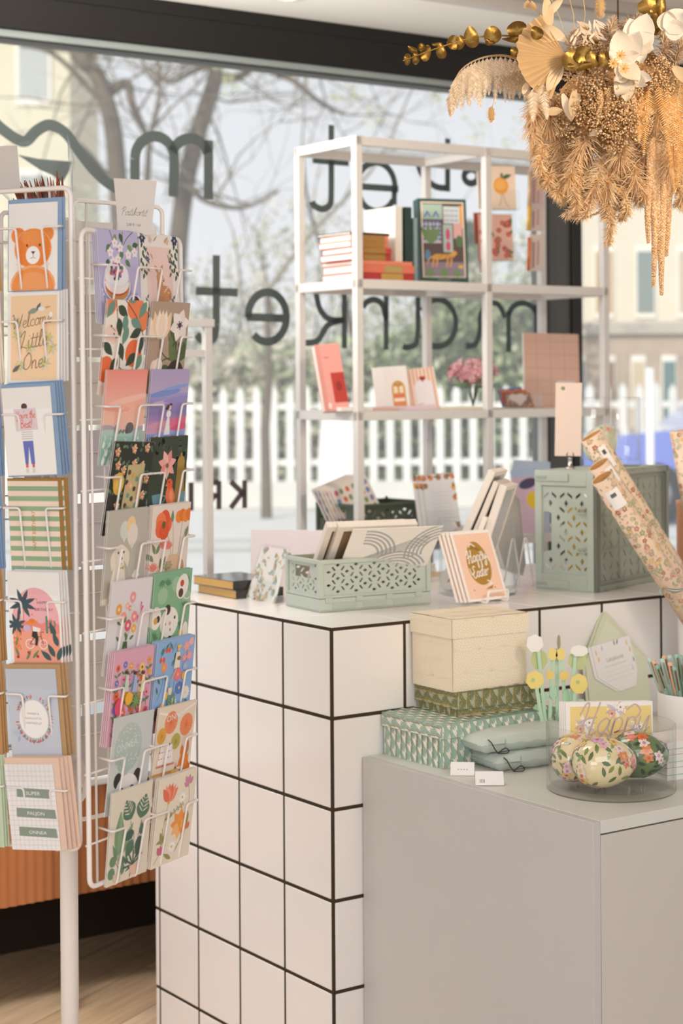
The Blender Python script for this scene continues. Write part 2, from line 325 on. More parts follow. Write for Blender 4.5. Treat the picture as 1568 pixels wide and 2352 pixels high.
# ------------------------------------------------------------------ printed sheets: x 0..1 across, y up, 1 = sheet width
class Art:
    def __init__(s, w, h, paper='#f4efe9', th=.0006, edge=None, back='#f1ece6', M=None, mb=None, bg=None, step=9e-6):
        s.w, s.h, s.k = w, h, h / w; s.mb = mb or MB(); s.n = 1; s.step = step
        if mb is None: s.mb.box(0, w, 0, th, 0, h, edge or paper); s.y0 = 0
        else: s.y0 = 0
        s.r(0, 0, 1, s.k, bg or paper)
    def _poly(s, pts, cols):
        out = pts; cc = cols if isinstance(cols, list) else None
        for ax, lim, sg in ((0, 0, 1), (0, 1, -1), (1, 0, 1), (1, s.k, -1)):
            if all((p[ax] - lim) * sg >= 0 for p in out): continue
            q, qc = [], []
            for i in range(len(out)):
                a, b = out[i - 1], out[i]; ia, ib = (a[ax] - lim) * sg >= 0, (b[ax] - lim) * sg >= 0
                if ia != ib:
                    t = (lim - a[ax]) / (b[ax] - a[ax]); q.append((a[0] + (b[0] - a[0]) * t, a[1] + (b[1] - a[1]) * t))
                    if cc: qc.append(tuple(cc[i - 1][j] * (1 - t) + cc[i][j] * t for j in range(3)))
                if ib:
                    q.append(b)
                    if cc: qc.append(cc[i])
            out = q; cc = qc if cc else None
            if len(out) < 3: return
        y = s.y0 - s.step * s.n
        s.mb.add([(p[0] * s.w, y, p[1] * s.w) for p in out], [list(range(len(out)))], cc if cc else cols)
    def p(s, pts, col): s.n += 1; s._poly(list(pts), col)
    def r(s, x0, y0, x1, y1, col): s.p([(x0, y0), (x1, y0), (x1, y1), (x0, y1)], col)
    def g(s, x0, y0, x1, y1, top, bot): s.n += 1; t, b = hx(top), hx(bot); s._poly([(x0, y0), (x1, y0), (x1, y1), (x0, y1)], [b, b, t, t])
    def e(s, x, y, rx, ry, col, rot=0, n=18):
        c, q = cos(radians(rot)), sin(radians(rot))
        s.p([(x + rx * cos(2 * pi * i / n) * c - ry * sin(2 * pi * i / n) * q, y + rx * cos(2 * pi * i / n) * q + ry * sin(2 * pi * i / n) * c) for i in range(n)], col)
    def eg(s, x, y, rx, ry, top, bot, n=18):
        s.n += 1; t, b = hx(top), hx(bot); pts = [(x + rx * cos(2 * pi * i / n), y + ry * sin(2 * pi * i / n)) for i in range(n)]
        s._poly(pts, [tuple(b[j] + (t[j] - b[j]) * (p[1] - y + ry) / (2 * ry) for j in range(3)) for p in pts])
    def l(s, x, y, L, w, ang, col, n=6):      # leaf from its base
        c, q = cos(radians(ang)), sin(radians(ang)); pr = [(t / n, sin(pi * (t / n) ** .8) * w / 2) for t in range(n + 1)]
        pts = [(a * L, b) for a, b in pr] + [(a * L, -b) for a, b in pr[-2:0:-1]]
        s.p([(x + a * c - b * q, y + a * q + b * c) for a, b in pts], col)
    def s(s_, pts, w, col, smooth=True, n=5):
        if smooth and len(pts) > 2: pts = [(v.x, v.y) for v in cat_rom([(p[0], p[1], 0) for p in pts], n)]
        s_.n += 1
        for q in strip2d(pts, w): s_._poly(q, col)
    def f(s, x, y, r, n, col, cc='#f2c14a', pw=.7, rot=0):
        for i in range(n): s.l(x, y, r, r * pw, 360 * i / n + rot, col, 5)
        s.e(x, y, r * .22, r * .22, cc, n=10)
    def d(s, pts, r, cols):
        s.n += 1
        for i, (x, y) in enumerate(pts):
            rr = r if not isinstance(r, (list, tuple)) else r[i % len(r)]
            s._poly([(x + rr * cos(pi / 3 * j), y + rr * sin(pi / 3 * j)) for j in range(6)], cols if isinstance(cols, str) else cols[i % len(cols)])
    def t(s, x, y, size, txt, col, rot=0, wide=1.0, align='C'):
        vs, fs, mx, mn = font_mesh(txt); off = {'C': (mx + mn) / 2, 'L': mn, 'R': mx}[align]; c, q = cos(radians(rot)), sin(radians(rot)); s.n += 1; yy = s.y0 - s.step * s.n
        P = [((a - off) * size * wide, b * size) for a, b in vs]
        s.mb.add([((x + a * c - b * q) * s.w, yy, (y + a * q + b * c) * s.w) for a, b in P], fs, col)
    def sc(s, x, y, size, txt, col, w=.16, rot=0, shear=.25, wide=1.0):
        st, L = script_strokes(txt); c, q = cos(radians(rot)), sin(radians(rot))
        for k in st:
            P = [(v.x, v.y) for v in cat_rom([(a, b, 0) for a, b in k], 6)]
            P = [((a - L / 2 + b * shear) * size * wide, b * size) for a, b in P]; s.n += 1
            for qd in strip2d([(x + a * c - b * q, y + a * q + b * c) for a, b in P], w * size): s._poly(qd, col)
    def obj(s, name, mat='print', **k): return s.mb.build(name, mat, **k)
def spread(n, x0, x1, y0, y1, seed):
    q = random.Random(seed); return [(q.uniform(x0, x1), q.uniform(y0, y1)) for _ in range(n)]
# ================================================================== the setting
B_WIN, B_BENCH, Z_CEIL = 1.62, 1.12, 2.62
def slab(name, a0, a1, b0, b1, z0, z1, col, mat, kind='structure', label=None, cat=None, r=0):
    mb = MB(); mb.box(a0, a1, b0, b1, z0, z1, col, r); return mb.build(name, mat, M=SM(0, 0, 0), kind=kind, label=label, cat=cat)
slab('floor', -6, 6, -8, 1.75, FZ - .1, FZ, '#a08060', 'oak_planks', label='brown oak plank floor', cat='floor')
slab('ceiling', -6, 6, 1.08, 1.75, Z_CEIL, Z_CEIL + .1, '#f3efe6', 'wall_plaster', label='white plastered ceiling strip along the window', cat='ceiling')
slab('ceiling', -6, 6, -8, 1.08, Z_CEIL + .05, Z_CEIL + .15, '#cbbfb2', 'wall_plaster', label='grey beige ceiling over the shop', cat='ceiling')  # dimmer light over the shop is put into this ceiling's colour
mb = MB(); mb.box(-6, 6, 1.04, 1.085, Z_CEIL - .012, Z_CEIL + .06, '#c9c2ba', .004); mb.box(-6, 6, .985, 1.0, Z_CEIL + .02, Z_CEIL + .06, '#b9b0a6', .003)
mb.build('trim_1', 'white_paint', M=SM(0, 0, 0), kind='structure', label='pale double ceiling rail', cat='trim')
for k, (px, py) in enumerate(((655, 0), (1222, 78))):
    p = onz(px, py - (8 if k == 0 else 0), Z_CEIL); t = thing('ceiling_downlight', ('round white recessed downlight at the top edge of the photo', 'small glowing downlight behind the golden leaf branch')[k], 'lamp', T(p.x, p.y, Z_CEIL), 'recessed ceiling downlights')
    m = MB(); m.lathe([(.032, 0), (.036, -.006), (.052, -.006), (.056, -.002), (.056, 0)], '#f2eee8', 28); m.build('trim_ring', 'white_paint', t)
    m = MB(); m.lathe([(.0, -.001), (.032, -.002), (.032, 0)], '#fffaf0', 20); o = m.build('diffuser', 'white_paint', t)
# window frame: dark header, head rail, mullion, sill; glass panes
HB = 1.55
zt = Z_CEIL
zb = onb(600, 133, HB).z; zs = onb(600, 147, HB).z; zg = onb(600, 158, B_WIN).z
mb = MB(); mb.box(-6, 6, HB, HB + .16, zb, zt, '#0f0b08', .003); mb.box(-6, 6, HB - .004, HB + .02, zb + .10, zb + .106, '#120d09')
mb.build('trim_2', 'dark_metal', M=SM(0, 0, 0), kind='structure', label='dark brown header beam above the shop window', cat='beam')
mb = MB(); mb.box(-6, 6, HB + .012, HB + .10, zs, zb, '#8f9692', .002); mb.box(-6, 6, HB + .03, HB + .11, zg - .004, zs, '#26211c')
mb.build('window_1', 'dark_metal', M=SM(0, 0, 0), kind='structure', label='grey and black head rail of the shop window', cat='window')
a0 = ab(onb(1253, 700, B_WIN - .03))[0]; a1 = ab(onb(1310, 700, B_WIN - .03))[0]; a2 = ab(onb(1331, 700, B_WIN - .03))[0]
mb = MB(); mb.box(a0, a1, B_WIN - .03, B_WIN + .05, .40, zb, '#5d5c58', .003); mb.box(a1, a2, B_WIN - .045, B_WIN + .05, .40, zb, '#221c16', .003); mb.box(a0, a0 + .014, B_WIN - .035, B_WIN - .03, .40, zb, '#3b3936')
mb.build('window_2', 'dark_metal', M=SM(0, 0, 0), kind='structure', label='dark window post between the two panes', cat='window post')
mb = MB(); mb.box(-6, a0, B_WIN, B_WIN + .012, .38, zs, '#ffffff'); mb.build('window_3', 'window_glass', M=SM(0, 0, 0), kind='structure', label='large clear shop window pane', cat='window')
mb = MB(); mb.box(a2, 6, B_WIN, B_WIN + .012, .38, zs, '#ffffff'); mb.build('window_4', 'window_glass', M=SM(0, 0, 0), kind='structure', label='clear pane right of the dark post', cat='window')
# low window bench with a corrugated terracotta front
t = thing('window_bench', 'low window bench with ribbed terracotta front and white top', 'bench', SM(0, 0, 0))
mb = MB(); n = 520; prof = []
for i in range(n + 1): prof.append((-2.6 + 5.2 * i / n, B_BENCH + .006 * cos(i * pi / 2.0)))
N = []; 
xs = [-2.2 + i * .0065 for i in range(700)]
vs = []; fs = []
for i, x in enumerate(xs):
    y = B_BENCH - .009 * abs(sin(pi * x / .026)) ** .7
    vs += [(x, y, .085), (x, y, .372)]
for i in range(len(xs) - 1): fs.append((2 * i, 2 * i + 2, 2 * i + 3, 2 * i + 1))
mb.add(vs, fs, '#b5764c', True); mb.build('ribbed_front', 'matte', t)
mb = MB(); mb.box(-2.2, 2.35, B_BENCH - .018, B_WIN - .001, .372, .392, '#ece8e4', .003); mb.build('bench_top', 'white_paint', t)
mb = MB(); mb.box(-2.2, 2.35, B_WIN - .05, B_WIN - .01, FZ, .37, '#3a2d22'); mb.build('plinth', 'matte', t)  # dark strip added at the back as the shadow under the bench
slab('wall_window', -6, 6, B_WIN + .0, B_WIN + .1, FZ, .38, '#6a5a4a', 'wall_plaster', label='low wall under the shop window', cat='wall')
ar = ab(onb(1512, 100, 1.5))[0]
slab('wall_right', ar, ar + .6, 1.47, 1.546, onb(1540, 190, 1.5).z, Z_CEIL + .05, '#1d1712', 'matte', label='dark brown bulkhead at the top right corner', cat='wall')
# lettering stuck on the glass, read from the street
def glass_pt(px, py): p = onb(px, py, B_WIN - .002); a, b = ab(p); return a, p.z
LET = '#4f5755'
def letters(label, word, strokes, w, col=LET):
    mb = MB()
    for st in strokes:
        sm = True
        if st[0] == 'L': sm = False; st = st[1:]
        P = [glass_pt(*q) for q in st]
        if sm and len(P) > 2: P = [(v.x, v.y) for v in cat_rom([(x, y, 0) for x, y in P], 7)]
        for q in strip2d(P, w):
            mb.add([(x, 0, z) for x, z in q] + [(x, -.0006, z) for x, z in q], [(3, 2, 1, 0), (4, 5, 6, 7), (0, 1, 5, 4), (2, 3, 7, 6)], col)
    return mb.build(word, 'vinyl', M=SM(0, B_WIN - .0008, 0), label=label, cat='letter', group='dark vinyl lettering on the shop window')
def arc(cx, cy, rx, ry, a0, a1, n=9): return [(cx + rx * cos(radians(a0 + (a1 - a0) * i / n)), cy - ry * sin(radians(a0 + (a1 - a0) * i / n))) for i in range(n + 1)]
w1 = .0335
letters('long wavy dark swash on the glass above the card racks', 'window_swash', [[(-30, 262), (10, 300), (55, 325), (85, 300), (115, 287), (150, 305), (180, 345), (215, 390), (255, 425), (290, 440)]], w1)
mb = MB(); P = [glass_pt(*q) for q in ((40, 355), (90, 365), (165, 371), (158, 395), (144, 420), (120, 402), (92, 390))]
mb.prism(P, -.0006, 0, LET); mb.build('window_swash_tail', 'vinyl', M=SM(0, B_WIN - .0008, 0), label='dark wedge of lettering behind the cellophane bouquet', cat='letter', group='dark vinyl lettering on the shop window')
letters('mirrored letter m in the upper row on the glass', 'window_letter', [arc(355, 365, 45, 52, 180, 0) + [(398, 452)], ['L', (310, 365), (310, 440)], arc(437, 360, 41, 42, 165, 12), ['L', (479, 322), (479, 457)]], w1)
letters('mirrored letter t in the upper row seen inside the left shelf bay', 'window_letter', [['L', (761, 287), (761, 440)], [(761, 440), (758, 470), (740, 480), (722, 472), (718, 462)], ['L', (718, 367), (801, 374)]], w1 * .66)
letters('mirrored letter e in the upper row behind the shelf post', 'window_letter', [arc(863, 430, 44, 57, 180, -10, 12) + [(907, 440)], ['L', (822, 428), (915, 434)], arc(866, 435, 42, 50, 200, 330, 12), ['L', (906, 430), (905, 470)]], w1 * .66)
letters('mirrored letter r in the upper row above the framed picture', 'window_letter', [['L', (1028, 345), (1028, 440)], [(960, 378), (972, 405), (1000, 428), (1026, 432)], ['L', (1028, 318), (1028, 330)]], w1 * .66)
letters('round end of a dark letter beside the left acrylic pocket', 'window_letter', [arc(1082, 405, 16, 16, 0, 360, 14)], w1 * .7)
w2 = .026
letters('mirrored letter t at the left end of the word on the glass', 'window_letter', [['L', (497, 586), (497, 745)], [(497, 745), (492, 775), (478, 783), (462, 779), (452, 768)], ['L', (450, 668), (546, 672)]], w2)
letters('mirrored letter e in the lower word on the glass', 'window_letter', [arc(614, 728, 44, 57, 182, -60, 14), arc(614, 728, 44, 57, -60, -135, 8), ['L', (566, 728), (650, 731)]], w2)
letters('mirrored letter k in the lower word behind the left shelf bay', 'window_letter', [['L', (791, 660), (791, 800)], [(726, 672), (735, 710), (757, 733), (791, 735)], [(785, 735), (752, 748), (730, 782), (700, 788), (692, 790)]], w2 * .8)
letters('mirrored letter r in the lower word behind the shelf', 'window_letter', [['L', (887, 680), (887, 803)], [(887, 735), (878, 700), (860, 688), (842, 694), (834, 706)]], w2 * .8)
letters('mirrored letter a in the lower word behind the shelf', 'window_letter', [['L', (960, 682), (960, 760)], [(960, 760), (955, 790), (935, 798), (925, 795)], arc(1005, 742, 42, 54, 150, -150, 14)], w2 * .8)
letters('mirrored letter m in the lower word behind the right shelf bay', 'window_letter', [[(1070, 795), (1092, 790), (1102, 760), (1104, 722), (1122, 698), (1145, 700), (1160, 730)], ['L', (1168, 715), (1168, 808)], arc(1200, 728, 32, 32, 170, 20), ['L', (1232, 700), (1232, 815)]], w2 * .8)
CAPS = '#574c4d'
w3 = .018
letters('mirrored dark capital K low on the glass', 'window_letter', [['L', (562, 1103), (562, 1167)], ['L', (562, 1137), (530, 1106)], ['L', (555, 1133), (530, 1167)]], w3, CAPS)
letters('mirrored dark capital R low on the glass behind the white stand', 'window_letter', [['L', (503, 1105), (503, 1170)], [(503, 1108), (480, 1110), (476, 1122), (480, 1136), (503, 1139)], ['L', (492, 1139), (472, 1170)]], w3, CAPS)
letters('dark capital I low on the glass left of the white stand', 'window_letter', [['L', (439, 1108), (439, 1173)]], w3, CAPS)
letters('mirrored dark capital S low on the glass beside the postcards', 'window_letter', [[(385, 1122), (400, 1110), (413, 1122), (398, 1140), (384, 1156), (398, 1172), (414, 1160)]], w3, CAPS)

# ================================================================== outside the window
mb = MB(); mb.box(-30, 30, 6.9, 60, -.02, .05, '#d9d7d2'); mb.build('ground', 'matte', kind='structure', label='bright pale pavement of the street', cat='ground')
mb = MB(); mb.box(-12, 12, 20.4, 20.7, .05, .36, '#d5d3cc', .02); mb.build('trim_3', 'matte', kind='structure', label='low pale kerb wall under the picket fence', cat='kerb')
mb = MB(); mb.box(-12, 12, 15.2, 15.5, .05, .13, '#b9bcb8', .02); mb.build('trim_4', 'matte', kind='structure', label='kerb stone along the pavement', cat='kerb')
t = thing('picket_fence', 'long white picket fence across the street', 'fence', T(0, 20.5, .36))
for z in (.18, .82):
    mb = MB(); mb.box(-7, 7, .02, .07, z, z + .07, '#eceae3'); mb.build('rail', 'matte', t)
m0 = MB(); m0.prism([(-.045, -.02), (.045, -.02), (.045, 1.02), (0, 1.1), (-.045, 1.02)], -.02, .02, '#e4e3dc')
pk = m0.build('picket', 'matte', t, T(-6.1, 0, 0))
for i in range(1, 64): dup(pk, T(-6.1 + i * .19, 0, rnd.uniform(-.015, .015)), parent=t)
def leaf_cloud(mb, c, r, n, size, cols, seed, flat=.8):
    q = random.Random(seed)
    for _ in range(n):
        while True:
            d = Vector((q.uniform(-1, 1), q.uniform(-1, 1), q.uniform(-1, 1)))
            if d.length < 1: break
        p = Vector(c) + Vector((d.x * r[0], d.y * r[1], d.z * r[2])); s = size * q.uniform(.6, 1.4)
        x = Vector((q.uniform(-1, 1), q.uniform(-.6, .6), q.uniform(-1, 1))).normalized(); y = x.orthogonal().normalized(); y.rotate(Matrix.Rotation(q.uniform(0, 6.3), 3, x))
        mb.add([p - x * s, p - y * s * .5, p + x * s, p + y * s * .5], [(0, 1, 2, 3)], q.choice(cols))
def tree(name, label, X, Y, h, r, seed, lean=0, fork=.45, cols=('#6e6355', '#7b7062', '#5f564a'), twig='#8d8678', buds=None, depth=5, spread_=.6):
    q = random.Random(seed); t = thing(name, label, 'tree', T(X, Y, .05)); mb = MB(); tw = MB(); lf = MB()
    def grow(p, d, L, rad, k):
        P = [p]; D = d.copy(); seg = 5
        for i in range(seg):
            D = (D + Vector((q.uniform(-.16, .16), q.uniform(-.16, .16), q.uniform(-.06, .12)))).normalized(); P.append(P[-1] + D * L / seg)
        rr = [rad * (1 - .45 * i / seg) for i in range(seg + 1)]
        (mb if rad > .03 else tw).tube(P, rr, q.choice(cols) if rad > .03 else twig, 8 if rad > .05 else 5 if rad > .02 else 3, caps=False)
        if k == 0:
            if buds:
                for _ in range(3): leaf_cloud(lf, P[q.randrange(2, seg + 1)], (.1, .1, .1), 3, .035, buds, q.random())
            return
        nb = 2 if k > depth - 2 else q.choice((2, 3, 3))
        for i in range(nb):
            b = P[-1] if i == 0 else P[q.randrange(2, seg + 1)]
            ax = Vector((q.uniform(-1, 1), q.uniform(-1, 1), q.uniform(-.2, .9))).normalized(); D2 = (D * (1 - spread_ * .5) + ax * spread_).normalized()
            grow(b, D2, L * q.uniform(.62, .82), rr[-1] * (.85 if i == 0 else .65), k - 1)
    grow(Vector((0, 0, -.05)), Vector((lean, 0, 1)).normalized(), h * fork, r, depth)
    mb.build('trunk', 'bark', t)
    if tw.V: tw.build('twigs', 'bark', t, kind='stuff')
    if lf.V: lf.build('buds', 'foliage', t, kind='stuff')
    return t
YG = ('#b9bf98', '#c9cca8', '#a7b085'); 
def px_x(px, Y): return (px - PX) / F * Y
def big_tree(name, label, Y, path, radii, seed, limbs, twn):           # trunk along given points, limbs, a haze of twigs
    q = random.Random(seed); o = at(path[0][0], path[0][1], Y); t = thing(name, label, 'tree', T(o.x, Y, .05)); mb = MB(); tw = MB()
    def P(c, dy=0): v = at(c[0], c[1], Y); return Vector((v.x - o.x, dy, v.z - .05))
    pts = [P(c, .15 * sin(i)) for i, c in enumerate(path)]; sm = cat_rom(pts, 5); k = len(sm)
    rs = [radii[0] + (radii[1] - radii[0]) * i / (k - 1) for i in range(k)]; mb.tube(sm, rs, '#6e6356', 10)
    sp = []
    for lb in limbs:
        L = cat_rom([P(c, q.uniform(-.5, .5) * (i > 0)) for i, c in enumerate(lb[1:])], 5); r0 = lb[0]; mb.tube(L, [r0 * (1 - .6 * i / (len(L) - 1)) for i in range(len(L))], '#766b5d', 7); sp += L[2:]
    sp += sm[k // 2:]
    def twig(p, d, L, r, n):
        Q = [p]
        for i in range(4): d = (d + Vector((q.uniform(-.35, .35), q.uniform(-.35, .35), q.uniform(-.2, .25)))).normalized(); Q.append(Q[-1] + d * L / 4)
        tw.tube(Q, [r * (1 - .18 * i) for i in range(5)], '#857c6c', 3, caps=False)
        if n:
            for _ in range(3): twig(Q[q.randrange(1, 5)], (d + Vector((q.uniform(-1, 1), q.uniform(-1, 1), q.uniform(-.5, 1)))).normalized(), L * .62, r * .55, n - 1)
    for _ in range(twn):
        twig(sp[q.randrange(len(sp))], Vector((q.uniform(-1, 1), q.uniform(-1, 1), q.uniform(-.5, 1))).normalized(), q.uniform(1.2, 2.4), .022, 2)
    mb.build('trunk', 'bark', t); tw.build('twigs', 'bark', t, kind='stuff'); return t
big_tree('bare_tree', 'thick bare tree trunk between the wavy swash and the letter m', 24.0, [(275, 1105), (285, 900), (278, 600), (270, 420), (262, 300), (245, 230), (222, 170), (180, 130), (150, 60), (130, -80)], (.15, .085), 3,
         [(.081, (245, 215), (290, 190), (305, 240), (330, 300), (345, 340)), (.072, (205, 150), (225, 110), (240, 40), (300, -40)), (.072, (270, 420), (230, 390), (190, 340), (160, 320)), (.054, (278, 500), (330, 430), (350, 330), (365, 200), (350, 60)), (.054, (250, 260), (215, 215), (120, 120), (60, 118))], 26)
big_tree('bare_tree', 'slanting bare tree trunk behind the letter m', 26.0, [(395, 1105), (400, 900), (405, 600), (425, 430), (450, 330), (475, 250), (492, 190), (498, 130), (520, 20), (530, -60)], (.155, .10), 8,
         [(.072, (495, 180), (540, 165), (590, 165), (640, 165), (680, 200), (740, 245), (790, 250)), (.054, (480, 150), (440, 160), (390, 190), (350, 160)), (.054, (640, 165), (670, 120), (700, 60), (720, -30)), (.054, (430, 420), (480, 470), (560, 480), (640, 440))], 26)
tree('bare_tree', 'thin pale tree with fine twigs above the white shelf', px_x(610, 19), 19, 6.2, .06, 21, .1, .4, buds=YG)
tree('bare_tree', 'thin pale tree behind the mirrored letter e', px_x(900, 24), 24, 7, .07, 31, -.1, .4, buds=YG)
def shrub(name, label, X, Y, r, n, size, cols, seed, cat='shrub'):
    t = thing(name, label, cat, T(X, Y, .05)); mb = MB(); q = random.Random(seed)
    for _ in range(9): a = q.uniform(0, 6.28); mb.tube([(0, 0, 0), (cos(a) * r[0] * .4, sin(a) * r[1] * .4, r[2]), (cos(a) * r[0] * .7, sin(a) * r[1] * .7, r[2] * 1.7)], [.03, .018, .006], '#6b6252', 5)
    mb.build('stems', 'bark', t); lf = MB(); leaf_cloud(lf, (0, 0, r[2]), r, n, size, cols, seed + 1); lf.build('leaves', 'foliage', t, kind='stuff')
DG = ('#66724f', '#77845a', '#57634a', '#8e9a6e'); GG = ('#a4ae86', '#b6bf98', '#8f9b72', '#c8cfae'); PB = ('#c2bba8', '#b5ae9b', '#d0cab8', '#aab093')
for i, (px, Y, rx, rz, n, cols, lab) in enumerate([
    (470, 21.8, 1.0, .95, 2200, PB, 'pale twiggy hedge behind the left stretch of fence'), (640, 22, 1.0, 1.0, 2200, PB + GG, 'greyish bush behind the fence under the letter e'),
    (800, 22.2, .9, 1.0, 2200, GG + PB, 'light green bush behind the fence and the left shelf bay'), (930, 22, .8, 1.05, 2200, GG + DG, 'mid green bush behind the fence and striped letter pad'),
    (1060, 22.3, .8, 1.25, 2600, DG, 'dark green bush behind the pink flowers'), (1190, 22.2, .7, 1.3, 2600, DG + GG, 'dense dark green bush left of the window post'),
    (250, 21.8, 1.0, .95, 1600, PB, 'pale hedge hidden behind the postcard rack')]):
    shrub('garden_shrub', lab, px_x(px, Y), Y, (rx, .6, rz), n, .075, cols, 50 + i)
TW_ = ('#c9c5b6', '#bdb9a8', '#d8d4c6', '#b3b29c', '#c6c9ae')
for i, (px, Y, rx, rz, n, sz, lab) in enumerate([(150, 25.5, 1.3, 2.2, 2300, .05, 'pale leafless thicket at the left behind the swash'), (430, 27.5, 1.5, 1.7, 2600, .05, 'pale twiggy thicket behind the word on the glass'), (700, 25.2, 1.3, 2.1, 2600, .05, 'tall pale twiggy thicket behind the left shelf post'), (930, 27.8, 1.2, 1.6, 2200, .055, 'greenish thicket behind the middle of the shelf'), (1180, 25.4, 1.0, 1.9, 2200, .055, 'green grey thicket left of the window post')]):
    shrub('garden_shrub', lab, px_x(px, Y), Y, (rx, .8, rz), n, sz, TW_ if i < 3 else TW_ + GG, 150 + i)
for px, Y, h, w, lab in ((1082, 27, 3.9, .38, 'tall dark conifer rising behind the shelf corner'), (1010, 29, 3.9, .22, 'slim bluish conifer left of the tall one'), (1050, 30, 1.9, .5, 'rounded conifer low behind the shelf')):
    t = thing('conifer', lab, 'tree', T(px_x(px, Y), Y, .05)); mb = MB(); mb.tube([(0, 0, 0), (0, 0, h)], [.1, .02], '#5a5044', 8); mb.build('trunk', 'bark', t)
    lf = MB()
    for k in range(10): z = h * (.08 + .092 * k); r = w * (1.25 - .1 * k); leaf_cloud(lf, (0, 0, z), (r, r, h * .08), 330, .09, ('#55664f', '#6b7c66', '#46573f', '#7f8f7d'), 90 + k + px)
    lf.build('needles', 'foliage', t, kind='stuff')
# houses across the street
def house(label, X0, X1, Y, h, wall, win, grid, roof=None):
    t = thing('house', label, 'building', T((X0 + X1) / 2, Y, .05)); w = (X1 - X0) / 2
    mb = MB(); mb.box(-w, w, 0, 4, 0, h, wall); mb.build('facade', 'wall_plaster', t)
    mb = MB(); mb.box(-w - .1, w + .1, -.12, 4.1, h, h + .18, roof or '#b9b1a4'); mb.build('cornice', 'matte', t)
    nx, nz = grid
    for i in range(nx):
        for j in range(nz):
            cx = -w + (i + .5) * 2 * w / nx; cz = h * (j + .55) / nz; a, b = w / nx * .5, h / nz * .3
            mb = MB(); mb.box(cx - a, cx + a, -.06, 0, cz - b, cz + b, '#f0ece2', .01); f = mb.build('window', 'matte', t)
            mb = MB(); mb.box(cx - a * .82, cx + a * .82, -.07, -.055, cz - b * .86, cz + b * .86, win[(i + j) % len(win)]); mb.build('pane', 'gloss', f)
house('pale yellow house at the far left behind the bare trees', px_x(-330, 34), px_x(165, 34), 34, 9, '#d9d2ba', ('#b8bcb8', '#a9aeab'), (3, 3))
house('light grey garden house behind the bushes under the letter t', px_x(330, 36), px_x(720, 36), 36, 2.3, '#c9c8c2', ('#b0b8bb',), (4, 1), '#d6d8d8')
house('cream shop house seen through the right pane', px_x(1340, 30), px_x(1720, 30), 30, 8, '#dcd3c0', ('#8fa3a5', '#b99a6a', '#7f8b86', '#c4b7a0'), (4, 4))
house('low brownish shop front behind the blue car', px_x(1290, 27), px_x(1640, 27), 27, 2.15, '#b7a592', ('#5f7a78', '#8d6f50', '#c9b899'), (5, 1))
t = thing('street_lamp_post', 'white post standing in front of the blue car', 'post', T(px_x(1492, 12), 12, .05)); mb = MB(); mb.tube([(0, 0, 0), (0, 0, 1.5)], .028, '#f0eeea', 12); mb.build('post', 'white_paint', t)
mb = MB(); mb.lathe([(.06, 0), (.06, .04), (.03, .06)], '#e6e3de', 16); mb.build('foot', 'white_paint', t)
mb = MB(); mb.lathe([(0, .0), (.15, .0), (.17, .5), (.2, .75), (.2, 1.0), (.18, 1.25), (.12, 1.42), (0, 1.49)], '#efece6', 24); 
mb.build('planter_cover', 'matte', M=T(px_x(782, 13), 13, .05) @ Matrix.Scale(.85, 4), label='white rounded cover standing in front of the fence', cat='cover')
def car(label, X, Y, col, M=None):
    t = thing('car', label, 'car', T(X, Y, .05)); mb = MB()
    side = [(-2.0, .35), (-2.05, .72), (-1.75, .88), (-1.0, .95), (-.45, 1.38), (.75, 1.42), (1.45, 1.0), (1.95, .9), (2.05, .6), (2.0, .35)]
    mb.prism(side, -.8, .8, col); mb.build('body', 'lacquer', t)
    for s_ in (-.815, .805):
        mb = MB(); mb.prism([(-.85, .97), (-.4, 1.3), (.1, 1.33), (.1, .97)], s_, s_ + .01, '#8d97a3'); mb.build('side_window', 'gloss', t)
        mb = MB(); mb.prism([(.16, .97), (.16, 1.33), (.7, 1.35), (1.2, 1.0)], s_, s_ + .01, '#8d97a3'); mb.build('side_window', 'gloss', t)
    for x in (-1.3, 1.3):
        for y in (-.82, .7):
            mb = MB(); mb.lathe([(.0, 0), (.2, .0), (.31, .02), (.31, .12), (.2, .14), (0, .14)], '#2a2a2c', 20, T(x, y, .31) @ R(-90, 'X')); w = mb.build('wheel', 'matte', t)
            mb = MB(); mb.lathe([(.0, -.005), (.17, -.005), (.17, .0)], '#b9bcc0', 14, T(x, y, .31) @ R(-90, 'X')); mb.build('hub_cap', 'chrome', w)
car('blue car parked behind the right pane', px_x(1760, 18.5), 18.5, '#6f80cf')
# ================================================================== tiled counter
TW, TH, TR, CD, CL = .1952, .2, .2004, .80, 2.3
t = thing('tiled_counter', 'shop counter clad in square white tiles with dark grout', 'counter', SM(0, 0, FZ))
mb = MB(); mb.box(.0008, CL, .0008, CD, FZ, HC - .0012, '#453a2e'); mb.build('grout_body', 'grout', t, T(0, 0, -FZ))
G = .0041; q = random.Random(4)
def tiles(name, n, m, f):
    mb = MB()
    for i in range(n):
        for j in range(m): f(mb, i, j)
    return mb.build(name, 'tile', t, T(0, 0, -FZ))
def wh(): v = q.uniform(.985, 1.01); return tuple(c * v for c in hx('#f3eeea'))
def left(mb, i, j):
    b0, b1 = i * TW + (.0068 if i == 0 else G), min((i + 1) * TW - G, CD); z1 = HC - j * TH - (.0085 if j == 0 else G); z0 = max(HC - (j + 1) * TH + G, FZ)
    if i == 4: b1 = CD
    if b1 - b0 > .004 and z1 > z0: mb.box(-.0005, .006, b0, b1, z0, z1, wh(), .0012)
tiles('left_cladding', 5, 6, left)
def right(mb, i, j):
    a0, a1 = i * TR + (.0065 if i == 0 else G), (i + 1) * TR - G; z1 = HC - j * TH - (.0085 if j == 0 else G); z0 = max(HC - (j + 1) * TH + G, FZ)
    if z1 > z0: mb.box(a0, a1, -.0005, .006, z0, z1, wh(), .0012)
tiles('front_cladding', 11, 6, right)
